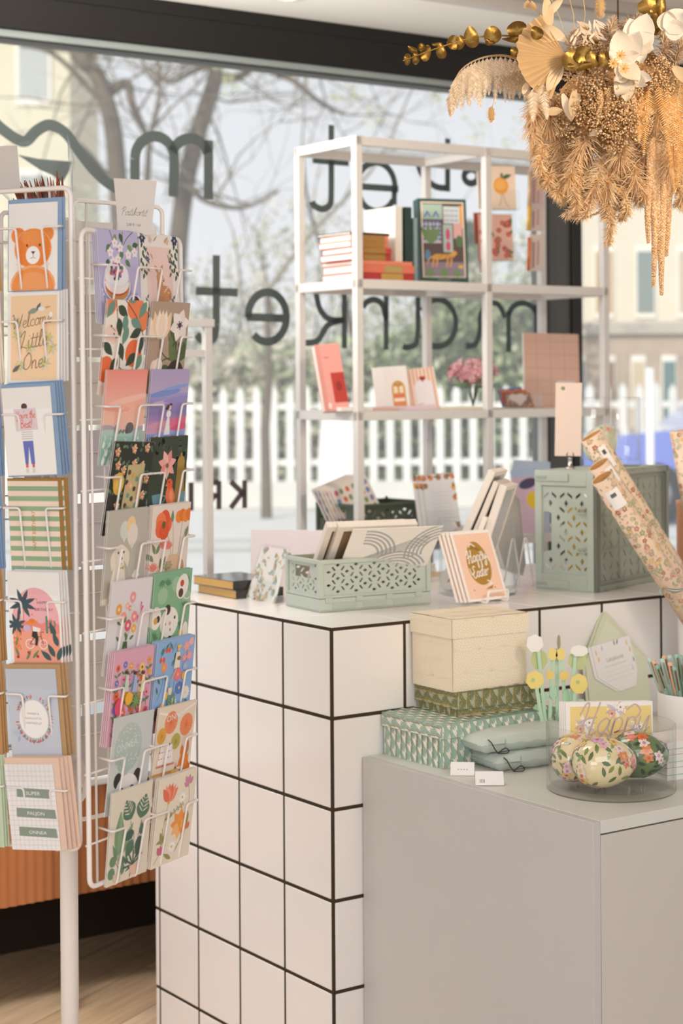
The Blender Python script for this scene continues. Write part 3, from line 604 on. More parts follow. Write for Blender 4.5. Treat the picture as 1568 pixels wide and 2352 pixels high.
def top(mb, i, j):
    a0, a1 = i * TR + (.003 if i == 0 else .0012), (i + 1) * TR - .0012; b0, b1 = j * TW + (.003 if j == 0 else .0012), min((j + 1) * TW - .0012, CD)
    if b1 - b0 > .01: mb.box(a0, a1, b0, b1, HC - .008, HC, wh(), .0008)
tiles('top_cladding', 11, 5, top)
# ================================================================== low grey cabinet in front of it
HK = EYE - .819
A0, A1, BN = .0795, 1.25, -.747
t = thing('grey_cabinet', 'low pale grey cabinet standing against the tiled counter', 'cabinet', SM(0, 0, FZ))
GC = '#c9c6c3'
mb = MB(); mb.box(A0, A0 + .019, BN, -.004, FZ, HK - .0005, GC, .0008); mb.build('side_panel', 'satin', t, T(0, 0, -FZ))
mb = MB(); mb.box(A0 + .0195, A1, BN, -.004, HK - .024, HK, '#dad9d2', .0008); mb.build('top_panel', 'satin', t, T(0, 0, -FZ))
mb = MB(); mb.box(A0 + .019, A1, BN + .03, -.004, FZ + .05, HK - .024, '#5a4a3a'); mb.build('carcass', 'matte', t, T(0, 0, -FZ))
mb = MB(); mb.box(A0 + .021, A0 + .62, BN + .001, BN + .02, FZ + .06, HK - .0275, '#cfcac1', .001); mb.build('door', 'satin', t, T(0, 0, -FZ))
mb = MB(); mb.box(A0 + .623, A1, BN + .001, BN + .02, FZ + .06, HK - .0275, '#cfcac1', .001); mb.build('door', 'satin', t, T(0, 0, -FZ))
# ================================================================== white metal shelf on the bench
ZB = .392; SA, SB, SD, SW = .868, 1.122, .335, .51
zl = [EYE + .7485, EYE + .321, EYE - .0741, .965, .60]
t = thing('white_shelf_unit', 'white metal and glass shelf unit in front of the window', 'shelf', SM(SA, SB, ZB))
WP = '#ddd7d1'; q_ = .024
for i in range(3):
    for b in (0, SD - q_):
        x = i * SW - (0 if i == 0 else q_ / 2 if i == 1 else q_)
        mb = MB(); mb.box(x, x + q_, b, b + q_, 0, zl[0] - ZB - .0005, WP, .0015); mb.build('post', 'white_paint', t)
for k, z in enumerate(zl):
    z -= ZB; hgt = .028
    mb = MB()
    for b in (0, SD - q_): mb.box(0, 2 * SW, b + .001, b + q_ - .001, z - hgt, z, WP, .0015)
    for x in (0, SW - q_ / 2, 2 * SW - q_): mb.box(x + .001, x + q_ - .001, 0, SD, z - hgt, z, WP, .0015)
    mb.build('shelf_frame', 'white_paint', t)
    for i in range(2):
        mb = MB(); mb.box(i * SW + q_ + .0, (i + 1) * SW - q_ * .6, q_ * .8, SD - q_ * .8, z - .009, z - .003, '#ffffff'); mb.build('glass_shelf', 'clear_glass', t)
def shelfM(a, b, k, rot=0): return SM(SA + a, SB + b, zl[k], rot)
# ================================================================== greeting-card spinner
WC = '#ece5e0'
def wire_panel(root, M, Wd, z0, z1, cols, bars, zb, depth, r=.0026, mesh=None):
    """one hung side of the spinner: rod frame, thin grid, and a wire pocket for every card slot"""
    fr = MB(); P = [(0, 0, z0), (Wd, 0, z0), (Wd, 0, z1), (0, 0, z1), (0, 0, z0 + .0)]
    c = .014; n = 4
    pts = [(c, 0, z0), (Wd - c, 0, z0)] + [(Wd - c + c * sin(radians(90 * i / n)), 0, z0 + c - c * cos(radians(90 * i / n))) for i in range(1, n + 1)] + [(Wd, 0, z1 - c)] + [(Wd - c + c * cos(radians(90 * i / n)), 0, z1 - c + c * sin(radians(90 * i / n))) for i in range(1, n + 1)] + [(c, 0, z1)] + [(c - c * sin(radians(90 * i / n)), 0, z1 - c + c * cos(radians(90 * i / n))) for i in range(1, n + 1)] + [(0, 0, z0 + c)] + [(c - c * cos(radians(90 * i / n)), 0, z0 + c - c * sin(radians(90 * i / n))) for i in range(1, n)]
    fr.tube(pts, r * 1.55, WC, 8, closed=True)
    panel = fr.build('wire_panel', 'white_paint', root, M)
    g = MB()
    for x0, x1 in cols:
        for q in (.28, .72): x = x0 + (x1 - x0) * q; g.tube([(x, .004, z0 - .004), (x, .004, z1 + .006)], r * .62, WC, 6)
    for x in (mesh or []): g.tube([(x, .003, z0), (x, .003, z1)], r * .8, WC, 6)
    for z in bars: g.tube([(-.004, .003, z - .02), (Wd + .004, .003, z - .02)], r * .62, WC, 6)
    g.build('wire_grid', 'white_paint', panel)
    for zt in bars:
        for x0, x1 in cols:
            w = x1 - x0; d = depth; zl = zt - zb; pk = MB()
            for sgn, xe, xi in ((1, x0 - .006, x0 + .26 * w), (-1, x1 + .006, x1 - .26 * w)):
                pk.tube(bend([(xe + sgn * .006, .003, zt + .002), (xe, -d, zt), (xi, -d, zt), (xi, -d * .34, zl), (xi, .006, zl - .002)], .006), r * .68, WC, 7)
            pk.build('wire_pocket', 'white_paint', panel)
    return panel
spin = thing('card_spinner', 'white wire card spinner on a pole with pockets of greeting cards', 'card rack', T(*at(158, 2000, 3.0).xy, FZ))
PO = spin.location.copy(); SI = spin.matrix_world.inverted()
mb = MB(); mb.tube([(0, 0, .018), (0, 0, 1.72 - FZ)], .0148, '#ebe5e0', 20); mb.build('pole', 'white_paint', spin)
mb = MB(); mb.lathe([(.17, 0), (.17, .012), (.16, .018), (.02, .02)], '#e4deda', 36); mb.build('foot', 'white_paint', spin)
mb = MB()
for z in (.80 - FZ, 1.60 - FZ): mb = MB(); mb.lathe([(.024, z - .02), (.03, z), (.024, z + .02)], '#e4deda', 20); mb.build('hub', 'white_paint', spin)
# face with the greeting cards
PH1 = radians(20); D1 = Vector((cos(PH1), -sin(PH1), 0))
p1 = at(184, 1952, 2.80); W1 = .262
Z10, Z11 = p1.z, p1.z + 1.034
lean = Matrix.Rotation(radians(-.5), 4, 'Y')
M1 = frame((p1.x - D1.x * W1, p1.y - D1.y * W1, 0), D1)
M1 = M1 @ T(W1, 0, Z10) @ lean @ T(-W1, 0, -Z10)
COL1 = [(W1 - .222, W1 - .126), (W1 - .109, W1 - .013)]
bars1 = [EYE + (888 - y) / F * 2.815 for y in (519, 733, 946, 1160, 1373, 1587, 1801)]
wire_panel(spin, SI @ M1, W1, Z10, Z11, COL1, bars1, .0985, .026)
# face with the postcards
PH2 = radians(60); D2 = Vector((cos(PH2), sin(PH2), 0))
p2 = at(206, 2040, 2.75); W2 = .262; Z20, Z21 = p2.z, EYE + (888 - 524) / F * 2.75
M2 = frame((p2.x, p2.y, 0), D2) @ T(0, 0, Z20) @ Matrix.Rotation(radians(-.6), 4, 'Y') @ T(0, 0, -Z20)
COL2 = [(.027, .132), (.142, .247)]
bars2 = [EYE + (888 - 606 - 162.4 * i) / F * 2.76 for i in range(9)]
wire_panel(spin, SI @ M2, W2, Z20, Z21, COL2, bars2, .091, .03, mesh=[.023, .137])
# rear faces of the spinner, seen from behind
pa, pb = at(168, 478, 3.16), at(372, 462, 3.30)
D3 = Vector((pb.x - pa.x, pb.y - pa.y, 0)); W3 = D3.length
M3 = frame((pa.x, pa.y, 0), D3)
Z31 = at(270, 468, 3.23).z; Z30 = at(230, 1872, 3.2).z
fr = wire_panel(spin, SI @ M3, W3, Z30, Z31, [], [Z31 - .05 - .125 * i for i in range(8)], .09, .02, mesh=[.03, W3 * .5, W3 - .03])
pc, pd = at(2, 520, 3.06), at(186, 540, 3.24); D4 = Vector((pd.x - pc.x, pd.y - pc.y, 0)); W4 = D4.length; M4 = frame((pc.x, pc.y, 0), D4)
wire_panel(spin, SI @ M4, W4, Z30 + .02, Z31 - .03, [], [Z31 - .06 - .145 * i for i in range(7)], .09, .02, mesh=[W4 * .5])
BK = ('#d8d3cf', '#cdc8c6', '#e2dcd7', '#cfcad2', '#d9d4d6', '#c9c2b8')
q = random.Random(11)
for i in range(8):                               # blank backs of the cards in the rear pockets
    for j in range(2):
        if j == 1 and i > 5: continue
        c = BK[(i + 2 * j) % 6]; mb = MB(); w = W3 * .44; x = .008 + j * W3 * .5; zt_ = Z31 - .03 - i * .125 - q.uniform(0, .01)
        mb.box(x, x + w, .012, .014, zt_ - .112, zt_, c); mb.build('postcard', 'paper', M=M3, label='blank pale back of a postcard in the far side of the spinner', cat='card', group='card backs in the far side of the spinner')
for i in range(7):
    c = ('#c6beb4', '#cbc3b9', '#c2bab0')[i % 3]; mb = MB(); zt_ = Z31 - .05 - i * .145
    mb.box(W4 * .36, W4 - .012, .012, .015, zt_ - .139, zt_, c); mb.build('greeting_card', 'paper', M=M4, label='grey beige card back seen behind the greeting cards', cat='card', group='card backs behind the greeting cards')

# ================================================================== greeting cards (front face): card, envelope, clear sleeve
def slot1(row, col=1, dx=0, dz=0, dy=0, tilt=4.0, roll=0):
    x0, x1 = COL1[col]; z = bars1[row] - .0985
    return M1 @ T(x0 + dx, -.006 - dy, z + dz) @ R(tilt, 'X') @ R(roll, 'Y')
def greet(row, draw, label, env='#8fa9c8', copies=2, size=(.087, .138), es=(.096, .145), inset=(.002, .001), paper='#f4f0ec', tilt=4.0, roll=0, sleeve=True, fan=.004, col=1, gname=None, dz=0, dx=0):
    t = thing('greeting_card', label, 'greeting card', slot1(row, col, dx, dz, copies * .0035, tilt, roll), gname)
    a = Art(*size, paper=paper)
    if draw: draw(a)
    a.mb.M = Matrix(); o = a.obj('card', parent=t, M=T(inset[0], -.0012, inset[1]))
    if env: mb = MB(); mb.box(0, es[0], 0, .0012, 0, es[1], env); mb.box(.0, es[0], -.0001, 0, es[1] - .002, es[1], env); mb.build('envelope', 'paper', t)
    if sleeve:
        mb = MB(); w = es if env else (size[0] + inset[0], size[1] + inset[1]); mb.add([(-.003, -.004, -.001), (w[0] + .003, -.004, -.001), (w[0] + .003, -.0038, w[1] + .004), (-.003, -.0038, w[1] + .004)], [(0, 1, 2, 3)], '#ffffff')
        mb.add([(w[0] + .003, -.004, -.001), (w[0] + .004, .0016, -.001), (w[0] + .004, .0016, w[1] + .004), (w[0] + .003, -.0038, w[1] + .004)], [(0, 1, 2, 3)], '#ffffff'); mb.build('clear_sleeve', 'cellophane', t)
    for i in range(copies):
        k = i + 1; c = dup(t, slot1(row, col, dx + fan * k, dz + .0012 * k, (copies - k) * .0035, tilt + .5 * k, roll), 'copy behind the ' + label.replace('greeting card ', 'card ') if len(label.split()) < 13 else label)
        c['group'] = 'spare cards behind: ' + label.split(' with ')[0]
        c['label'] = 'edge of a spare card stacked behind the ' + label.split(' with ')[-1].split(' on ')[0] + ' card'
def bear(a):
    O = ('#ee8a35', '#f0934a', '#e97f2a', '#f2a566'); q = random.Random(2)
    for x, y in ((.2, 1.0), (.78, 1.02)):
        a.e(x, y, .15, .15, '#f3a362'); a.e(x, y, .13, .13, '#ef8e3c')
    a.e(.5, .76, .385, .37, '#f3a970'); a.e(.5, .76, .36, .35, '#ee8733', n=30); a.e(.5, .95, .25, .14, '#f0954a')
    a.e(.5, .1, .46, .36, '#f3ae7c'); a.e(.5, .06, .43, .36, '#ef9348'); a.e(.5, .12, .3, .22, '#f1a061')
    a.d(spread(90, .15, .85, .45, 1.1, 5), [.006, .01], ['#f5b27c', '#ea7d28', '#f09a55'])
    a.e(.5, .64, .145, .165, '#f6f1ec'); a.e(.5, .62, .13, .14, '#f8f4f0')
    for x in (.38, .64): a.e(x, .82, .02, .026, '#5a3a22')
    a.p([(.46, .71), (.55, .71), (.505, .65)], '#4e4340'); a.s([(.505, .66), (.5, .6), (.44, .58)], .008, '#5a4a42'); a.s([(.5, .6), (.56, .58)], .008, '#5a4a42')
greet(0, bear, 'greeting card with an orange watercolour bear', copies=1, tilt=-2)
def welcome(a):
    a.r(.06, .06, .95, a.k - .05, '#f7d3a9')
    for x, y, s in ((.18, 1.05, 1), (.2, .82, 2), (.78, .78, 3), (.25, .3, 4), (.72, .35, 5), (.45, .62, 6), (.85, .6, 7)):
        for i in range(7): a.l(x, y, .13, .035, 50 * i + s * 20, ('#b9cfc6', '#cfd8bf', '#a9c2bb')[i % 3])
        a.d([(x + .09 * cos(i * 2.4) * (i % 5) / 4, y + .1 * sin(i * 2.4) * (i % 5) / 4) for i in range(18)], .016, '#ecc43a')
    C = '#8a7058'
    a.sc(.47, .98, .118, 'Welcome', C, .09, 9); a.sc(.5, .62, .14, 'Little', C, .09, 7); a.sc(.52, .26, .14, 'One!', C, .09, 7)
    a.l(.58, 1.26, .2, .09, 195, '#8d9689'); a.l(.56, 1.24, .16, .06, 60, '#5f6a66'); a.e(.66, 1.27, .07, .04, '#e8e6df'); a.l(.72, 1.29, .12, .03, 8, '#d9a05a'); a.e(.84, 1.17, .035, .045, '#f7f3ee'); a.l(.1, .2, .2, .07, 40, '#6f6a5e')
greet(1, welcome, 'greeting card with curly lettering and mimosa sprigs on peach', env=None, copies=3, size=(.092, .143), fan=.0035, tilt=-2)
def best(a):
    a.e(.44, 1.24, .062, .06, '#57372c'); a.p([(.38, 1.2), (.5, 1.2), (.5, 1.17), (.38, 1.17)], '#e8c8b2')
    a.p([(.35, .82), (.57, .82), (.58, .62), (.34, .62)], '#f1ece8')
    for y in (.66, .7, .74, .78): a.s([(.345, y), (.575, y)], .006, '#6c6a75')
    a.p([(.36, .62), (.57, .62), (.575, .2), (.5, .2), (.475, .52), (.44, .2), (.38, .2)], '#6a74bd')
    for x in (.41, .54): a.r(x - .025, .14, x + .025, .2, '#e05a3c'); a.e(x, .09, .032, .055, '#dcd8da')
    a.p([(.22, 1.2), (.67, 1.21), (.69, .82), (.24, .8)], '#dfcdd2')
    a.sc(.46, 1.03, .068, "You're the", '#dd5a35', .16, 2, shear=.1, wide=.8); a.sc(.46, .86, .075, 'Best!', '#dd5a35', .16, 3, shear=.1)
greet(2, best, 'greeting card with a girl holding up a lilac sign, on a blue envelope', copies=3, inset=(.001, .002), fan=.0035, tilt=4, roll=-2)
def stripes(a):
    for i in range(9): a.r(0, a.k * (i + .0) / 9 + .0, 1, a.k * (i + .48) / 9, '#93b08c')
    a.t(.52, .72, .105, 'HAPPY BIRTHDAY', '#a8824a', 90, .82)
greet(3, stripes, 'greeting card with mint and pink stripes and gold lettering', env='#a47a3a', copies=1, size=(.089, .142), paper='#f5dcc9', inset=(.001, -.001), fan=.009)
def desert(a):
    k = 16; a.p([(.06, .0), (.96, .0), (.96, .72)] + [(.51 + .45 * cos(pi * i / k), .72 + .58 * sin(pi * i / k)) for i in range(k + 1)] + [(.06, .72)], '#f0b3b7')
    a.p([(.06, .0), (.96, .0), (.96, .66), (.8, .78), (.62, .68), (.4, .74), (.2, .68), (.06, .7)], '#ee8f86'); a.p([(.06, .0), (.96, .0), (.96, .52), (.5, .58), (.06, .5)], '#f4a58c')
    def palm(x, y, s):
        a.s([(x, y - s * 1.6), (x + .02, y)], .022, '#d98d79')
        for g in (20, 65, 110, 160, 200, 245, 300, 340): a.l(x, y, s, s * .3, g, '#3c5159')
    palm(.27, 1.02, .27); palm(.13, .66, .2)
    a.t(.66, 1.02, .075, 'HAPPY', '#8c5060'); a.t(.68, .9, .075, 'BIRTHDAY', '#8c5060')
    for x, h in ((.72, .3), (.8, .22)): a.s([(x, .52), (x, .52 + h)], .04, '#5f8a76'); a.s([(x, .62), (x + .07, .64), (x + .07, .74)], .025, '#5f8a76')
    B = '#7c2f27'
    for x in (.38, .64): a.e(x, .33, .085, .085, '#f5ece4'); a.e(x, .33, .07, .07, '#efa08e'); a.s([(x - .06, .33), (x + .06, .33)], .006, '#f5ece4')
    a.s([(.38, .33), (.48, .46), (.6, .46), (.64, .33)], .014, B, False); a.s([(.48, .46), (.52, .33), (.38, .33)], .012, B, False); a.s([(.6, .46), (.6, .54), (.66, .54)], .014, B, False)
    a.p([(.44, .56), (.52, .57), (.55, .42), (.52, .3), (.48, .31), (.49, .42), (.42, .46)], '#2c302f'); a.p([(.45, .64), (.6, .6), (.58, .54), (.45, .55)], '#efe9e4'); a.e(.43, .7, .12, .03, '#ef8f38', 8); a.e(.44, .73, .06, .035, '#e8802e'); a.e(.34, .6, .075, .06, '#d3b3cf')
    for x, y, g in ((.85, .12, 120), (.9, .06, 70), (.78, .06, 140), (.92, .3, 110), (.88, .48, 115)): a.l(x, y, .26, .1, g, '#3f5a5c')
    for x, y, g in ((.1, .28, 70), (.16, .1, 110), (.3, .05, 60), (.42, .08, 50)): a.l(x, y, .2, .05, g, '#6d8a63')
    a.d(spread(26, .07, .22, .22, .55, 4), .017, ['#ef7d33', '#f2a04a']); a.d([(.35, .18), (.52, .12), (.14, .1)], .03, '#b43a34'); a.d([(.55, 1.1), (.45, .84), (.3, .9)], .014, '#e2703a')
greet(4, desert, 'greeting card with a desert cyclist under palms', env=None, copies=3, size=(.092, .144), fan=.0035)
def wreath(a):
    q = random.Random(9)
    for i in range(46):
        g = 2 * pi * i / 46; x, y = .5 + .3 * cos(g), .68 + .36 * sin(g); c = ('#c9614f', '#d5775e', '#6f8a8c', '#7c9694')[i % 4]
        if 20 < i < 24 or 8 < i < 12: continue
        a.l(x, y, .09, .022, math.degrees(g) + q.uniform(-50, 50), c); a.d([(x + .05 * cos(g), y + .05 * sin(g))], .013, '#cf5846')
    a.e(.5, .68, .29, .34, '#f5f1ee', n=28)
    for i, s in enumerate(('ONNEA &', 'RAKKAUTTA', 'HÄÄPARILLE!')): a.t(.49, .76 - i * .085, .055, s, '#8f8a90', -2)
    a.l(.7, 1.0, .18, .05, -20, '#b9c6dc'); a.l(.82, .97, .1, .04, 50, '#a9b9d4'); a.l(.2, .4, .16, .05, 160, '#b9c6dc'); a.l(.18, .38, .12, .04, 260, '#a9b9d4')
greet(5, wreath, 'greeting card with a berry wreath on pale blue', env='#c09a6e', copies=2, size=(.089, .14), paper='#c6ccd8', inset=(-.001, -.002), fan=.005, tilt=4, roll=-2)
def sup(a):
    for i in range(1, 11): a.r(i / 11 - .003, 0, i / 11 + .003, a.k, '#c9c6c6')
    for i in range(1, 17): a.r(0, i / 11 - .003, 1, i / 11 + .003, '#c9c6c6')
    for y, s, x0, x1 in ((1.05, 'SUPER', .2, .88), (.68, 'PALJON', .16, .96), (.33, 'ONNEA', .18, .95)):
        a.p([(x0, y - .07), (x1 + .02, y - .1), (x1, y + .07), (x0 + .01, y + .1)], '#8b9a8b'); a.t((x0 + x1) / 2, y - .035, .09, s, '#f1efec', -2, 1.15)
greet(6, sup, 'greeting card with green brush strokes on a grid', env='#edcdb8', copies=3, size=(.086, .136), inset=(-.001, -.001), paper='#efedec', fan=.006, tilt=4, roll=-3)
# the neighbouring column, cut by the left edge of the photo
for row, c, n, lab in ((0, '#c99c62', 3, 'kraft brown envelope at the top left edge'), (1, '#f0e2d0', 4, 'cream cards below the kraft envelopes at the left edge'), (2, '#86a0c2', 3, 'blue envelope third from the top at the left edge'), (3, '#86a0c2', 3, 'blue envelope fourth from the top at the left edge'), (4, '#b98f5e', 3, 'kraft envelope fifth from the top at the left edge'), (5, '#b98f5e', 3, 'kraft envelope sixth from the top at the left edge'), (6, '#c3d2b6', 3, 'mint green card lowest at the left edge')):
    t = None
    for k in range(n):
        if t is None:
            t = thing('greeting_card', lab, 'greeting card', slot1(row, 0, 0, 0, n * .003), 'cards cut by the left edge: row of ' + lab.split(' ')[0] + ' ' + str(('one', 'two', 'three', 'four', 'five', 'six', 'seven')[row]))
            mb = MB(); mb.box(0, .096, 0, .0012, 0, .145, c); mb.build('envelope', 'paper', t); mb = MB(); mb.box(.004, .09, -.0012, 0, .002, .138, '#f3efea' if row != 6 else c); mb.build('card', 'print', t)
        else: dup(t, slot1(row, 0, .003 * k, .0012 * k, (n - k) * .003, 4 + .5 * k))
    # every card of the stack shares its label: nothing in the photo tells them apart
# ================================================================== postcards, nine rows in two columns
PW, PHH = .105, .148
def slot2(row, col, dy=0, tilt=5, dx=0, dz=0, roll=0):
    return M2 @ T(COL2[col][0] + dx, -.0065 - dy, bars2[row] - .091 + dz) @ R(tilt, 'X') @ R(roll, 'Y')
def postcard(row, col, draw, label, bg, copies=2, tilt=5, roll=0, dx=0, dz=0, fan=.0, edge='#efeae5', w=PW, h=PHH):
    a = Art(w, h, paper='#f3eee8', bg=bg, edge=edge, th=.0008); draw(a)
    o = a.obj('postcard', M=slot2(row, col, copies * .0022, tilt, dx, dz, roll), label='postcard with ' + label, cat='postcard')
    for i in range(copies):
        k = i + 1; dup(o, slot2(row, col, (copies - k) * .0022, tilt, dx - fan * k - .0006 * k, dz + .0008 * k, roll), 'edge of a spare copy behind the postcard with ' + ' '.join(label.split()[:6]), 'spare copies behind the postcard with ' + label)
    return o
G1, G2, G3 = '#5d7f4f', '#40603f', '#7e9a62'
def blossom(a, x, y, r): a.f(x, y, r, 5, '#f3e9ea', '#e7b8a8', .75, 20)
def cake(a):
    B = '#6b4a3c'
    for P in ([(.95, 1.45), (.72, 1.3), (.58, 1.12), (.5, .95)], [(.62, 1.4), (.6, 1.2), (.45, 1.12)], [(.3, 1.42), (.36, 1.25), (.2, 1.1)], [(.1, .55), (.12, .35), (.25, .2)]): a.s(P, .014, B)
    for x, y, g in ((.45, 1.36, 250), (.55, 1.38, 290), (.72, 1.2, 330), (.85, 1.2, 10), (.6, 1.12, 250), (.66, .98, 320), (.3, 1.2, 230), (.25, .98, 250), (.2, .55, 240), (.5, .22, 20), (.12, .18, 300), (.35, .3, 200)): a.l(x, y, .16, .09, g, (G1, G3, G2)[int(x * 10) % 3])
    for x, y in ((.42, 1.22), (.55, 1.16), (.3, 1.08), (.48, .98), (.74, 1.06), (.9, 1.1), (.36, .94), (.2, .42), (.12, .5), (.3, .12)): blossom(a, x, y, .085)
    a.e(.42, .58, .37, .29, '#cfc9e2'); a.e(.42, .58, .36, .28, '#8f88b5'); a.e(.42, .6, .34, .26, '#ddd8ea')
    a.e(.42, .55, .29, .19, '#c98f4e'); a.r(.13, .55, .71, .66, '#d8a05a'); a.e(.42, .6, .295, .17, '#c64b33'); a.e(.42, .63, .295, .17, '#f2e7dd'); a.r(.125, .64, .715, .72, '#e2aa60'); a.e(.42, .72, .295, .18, '#e9e3ea'); a.e(.42, .76, .29, .18, '#f0eaee')
    a.d([(.42 + .16 * cos(i * 2.4) * sqrt(i / 30), .8 + .12 * sin(i * 2.4) * sqrt(i / 30)) for i in range(30)], .035, ['#8a6fae', '#d95f46', '#f2e3ea', '#c98ab3', '#50345f', '#5d7f4f'])
    a.e(.84, .3, .2, .17, '#e4dfec'); a.e(.84, .33, .15, .13, '#f3eef3'); a.e(.84, .35, .12, .095, '#5b2e22'); a.d(spread(26, .66, 1.0, .14, .5, 3), .012, '#9a92bf')
postcard(0, 0, cake, 'a berry-topped cake and apple blossom on lilac', '#bfb8d8', 3, -3, dx=.004, fan=.0008)
def deer(a):
    a.r(.17, .16, .84, 1.22, '#f0cfc6')
    for x0, g in ((.08, -1), (.92, 1)):
        for i in range(9): a.l(x0 + .03 * sin(i), 1.28 - i * .06, .1, .05, 250 + 60 * (i % 2), G2)
        for i in range(7): a.l(x0 - g * .11, 1.2 - i * .06, .09, .04, 240 + 70 * (i % 2), '#4e6a55'); a.l(x0 - g * .08, .12 + i * .05, .08, .035, 60 + 60 * (i % 2), '#4e6a55')
        a.f(x0, 1.34, .09, 6, '#2c3f6b', '#d8b25a'); a.f(x0 - g * .13, 1.02, .05, 5, '#39507a', '#d8b25a'); a.f(x0 - g * .2, 1.32, .06, 5, '#e9b7b4'); a.l(x0 - g * .28, 1.3, .14, .03, 40, '#b7a878'); a.l(x0 - g * .2, 1.12, .12, .03, 300, '#b7a878')
    D = '#c98d5e'
    a.e(.62, .5, .17, .13, D, -10); a.p([(.42, .46), (.44, .72), (.5, .78), (.56, .76), (.58, .5)], D); a.e(.5, .76, .085, .075, '#cf9566', 30); a.l(.46, .82, .14, .06, 125, D); a.l(.53, .82, .14, .06, 70, D); a.e(.56, .72, .06, .04, '#dcae86'); a.e(.59, .7, .014, .014, '#4a3026')
    a.e(.5, .42, .11, .05, '#c1845a'); a.p([(.72, .44), (.78, .4), (.74, .52)], '#b5764b'); a.d([(.6 + .03 * i % .14, .52 + .025 * (i % 4)) for i in range(9)], .011, '#f1dcc4')
postcard(0, 1, deer, 'a resting fawn in a flower border on pale pink', '#efe6df', 1, -2)
def orange(a):
    O = ('#ee8450', '#ea7340', '#f2a67c')
    for x, y, r in ((.05, 1.35, .17), (.68, 1.33, .2), (.9, 1.12, .16), (.74, .62, .2), (.1, .38, .19), (.45, .05, .17)): a.e(x, y, r, r * 1.05, O[int(x * 10) % 3])
    for x, y in ((.1, .92), (.22, .88), (.8, .3), (.05, .02)): a.e(x, y, .1, .13, '#f3d3c6')
    for P in ([(.2, 1.42), (.28, 1.1), (.35, .8), (.42, .5), (.4, .25), (.3, .02)], [(.42, 1.42), (.72, 1.18), (.9, .95), (1, .8)], [(.42, .42), (.65, .26), (.85, .1)]): a.s(P, .016, '#3f4a34')
    a.d([(.24, 1.26), (.33, .86), (.85, 1.02), (.92, .96), (.7, 1.2)], .02, '#c8492f')
    for x, y, g, c in ((.26, 1.32, 330, 1), (.16, 1.4, 240, 0), (.3, 1.15, 285, 1), (.46, 1.2, 275, 0), (.55, 1.02, 250, 0), (.88, .98, 205, 1), (.9, .9, 270, 1), (.0, .78, 320, 1), (.37, .78, 295, 1), (.36, .56, 235, 1), (.8, .62, 220, 1), (.95, .6, 240, 0), (.35, .26, 20, 0), (.5, 1.4, 20, 0), (.95, 1.4, 240, 0), (.6, 1.12, 340, 0)):
        a.l(x, y, .3, .15, g, ('#6f9483', '#3b4a35')[c])
    a.s([(.25, .95), (.16, 1.0)], .008, '#3f4a34'); a.d([(.14, 1.02), (.22, .9), (.28, .86), (.7, .24), (.85, .08), (.2, .06)], .022, '#4a4a3c')
postcard(1, 0, orange, 'orange fruits and dark green leaves', '#f1e8da', 1, 8)
def tulip(a):
    for P in ([(.3, .9), (.32, .7), (.5, .55), (.75, .5)], [(.25, .3), (.4, .5), (.6, .55)], [(.72, .8), (.75, .62), (.72, .4)], [(.5, 1.1), (.52, .85), (.7, .5)]): a.s(P, .022, '#4f5a37')
    for x, y, g, L in ((.7, .42, 100, .8), (.74, .42, 112, .55), (.76, .45, 60, .5), (.7, .45, 230, .5), (.8, .5, 45, .45), (.62, .4, 200, .4)): a.l(x, y, L, .2, g, ('#54603a', '#6b7a48')[int(L * 10) % 2])
    a.e(.76, .2, .26, .32, '#47352a')
    for x, y, s in ((.08, .98, .8), (.3, 1.02, 1.1)):
        for dx_, g in ((-.1, 110), (.1, 70), (-.05, 98), (.05, 82), (0, 90)): a.l(x + dx_ * .6, y - .17 * s, .42 * s, .17 * s, g, ('#f6dcc2', '#f3cfae', '#f8e7d6')[int(abs(dx_) * 40) % 3])
    for i in range(6): a.l(.77, 1.06, .26, .2, 60 * i + 15, ('#f4e9e2', '#ede0d8')[i % 2])
    a.e(.77, 1.06, .05, .045, '#4a3a3f'); a.d([(.77 + .07 * cos(i), 1.06 + .06 * sin(i)) for i in range(12)], .011, '#5d4b46')
    for i in range(5): a.l(.68 + .06 * i, .8, .1, .035, 240 + 12 * i, '#46543a')
    for x, y, r in ((.26, .3, .15), (.2, .4, .1), (.3, .2, .12), (.3, .42, .11), (.92, .1, .16), (.9, .22, .12)): a.e(x, y, r, r * 1.2, ('#f2d9cc', '#f6e6db')[int(r * 100) % 2])
postcard(1, 1, tulip, 'white tulips and an anemone on taupe', '#b59b86', 1, 8)
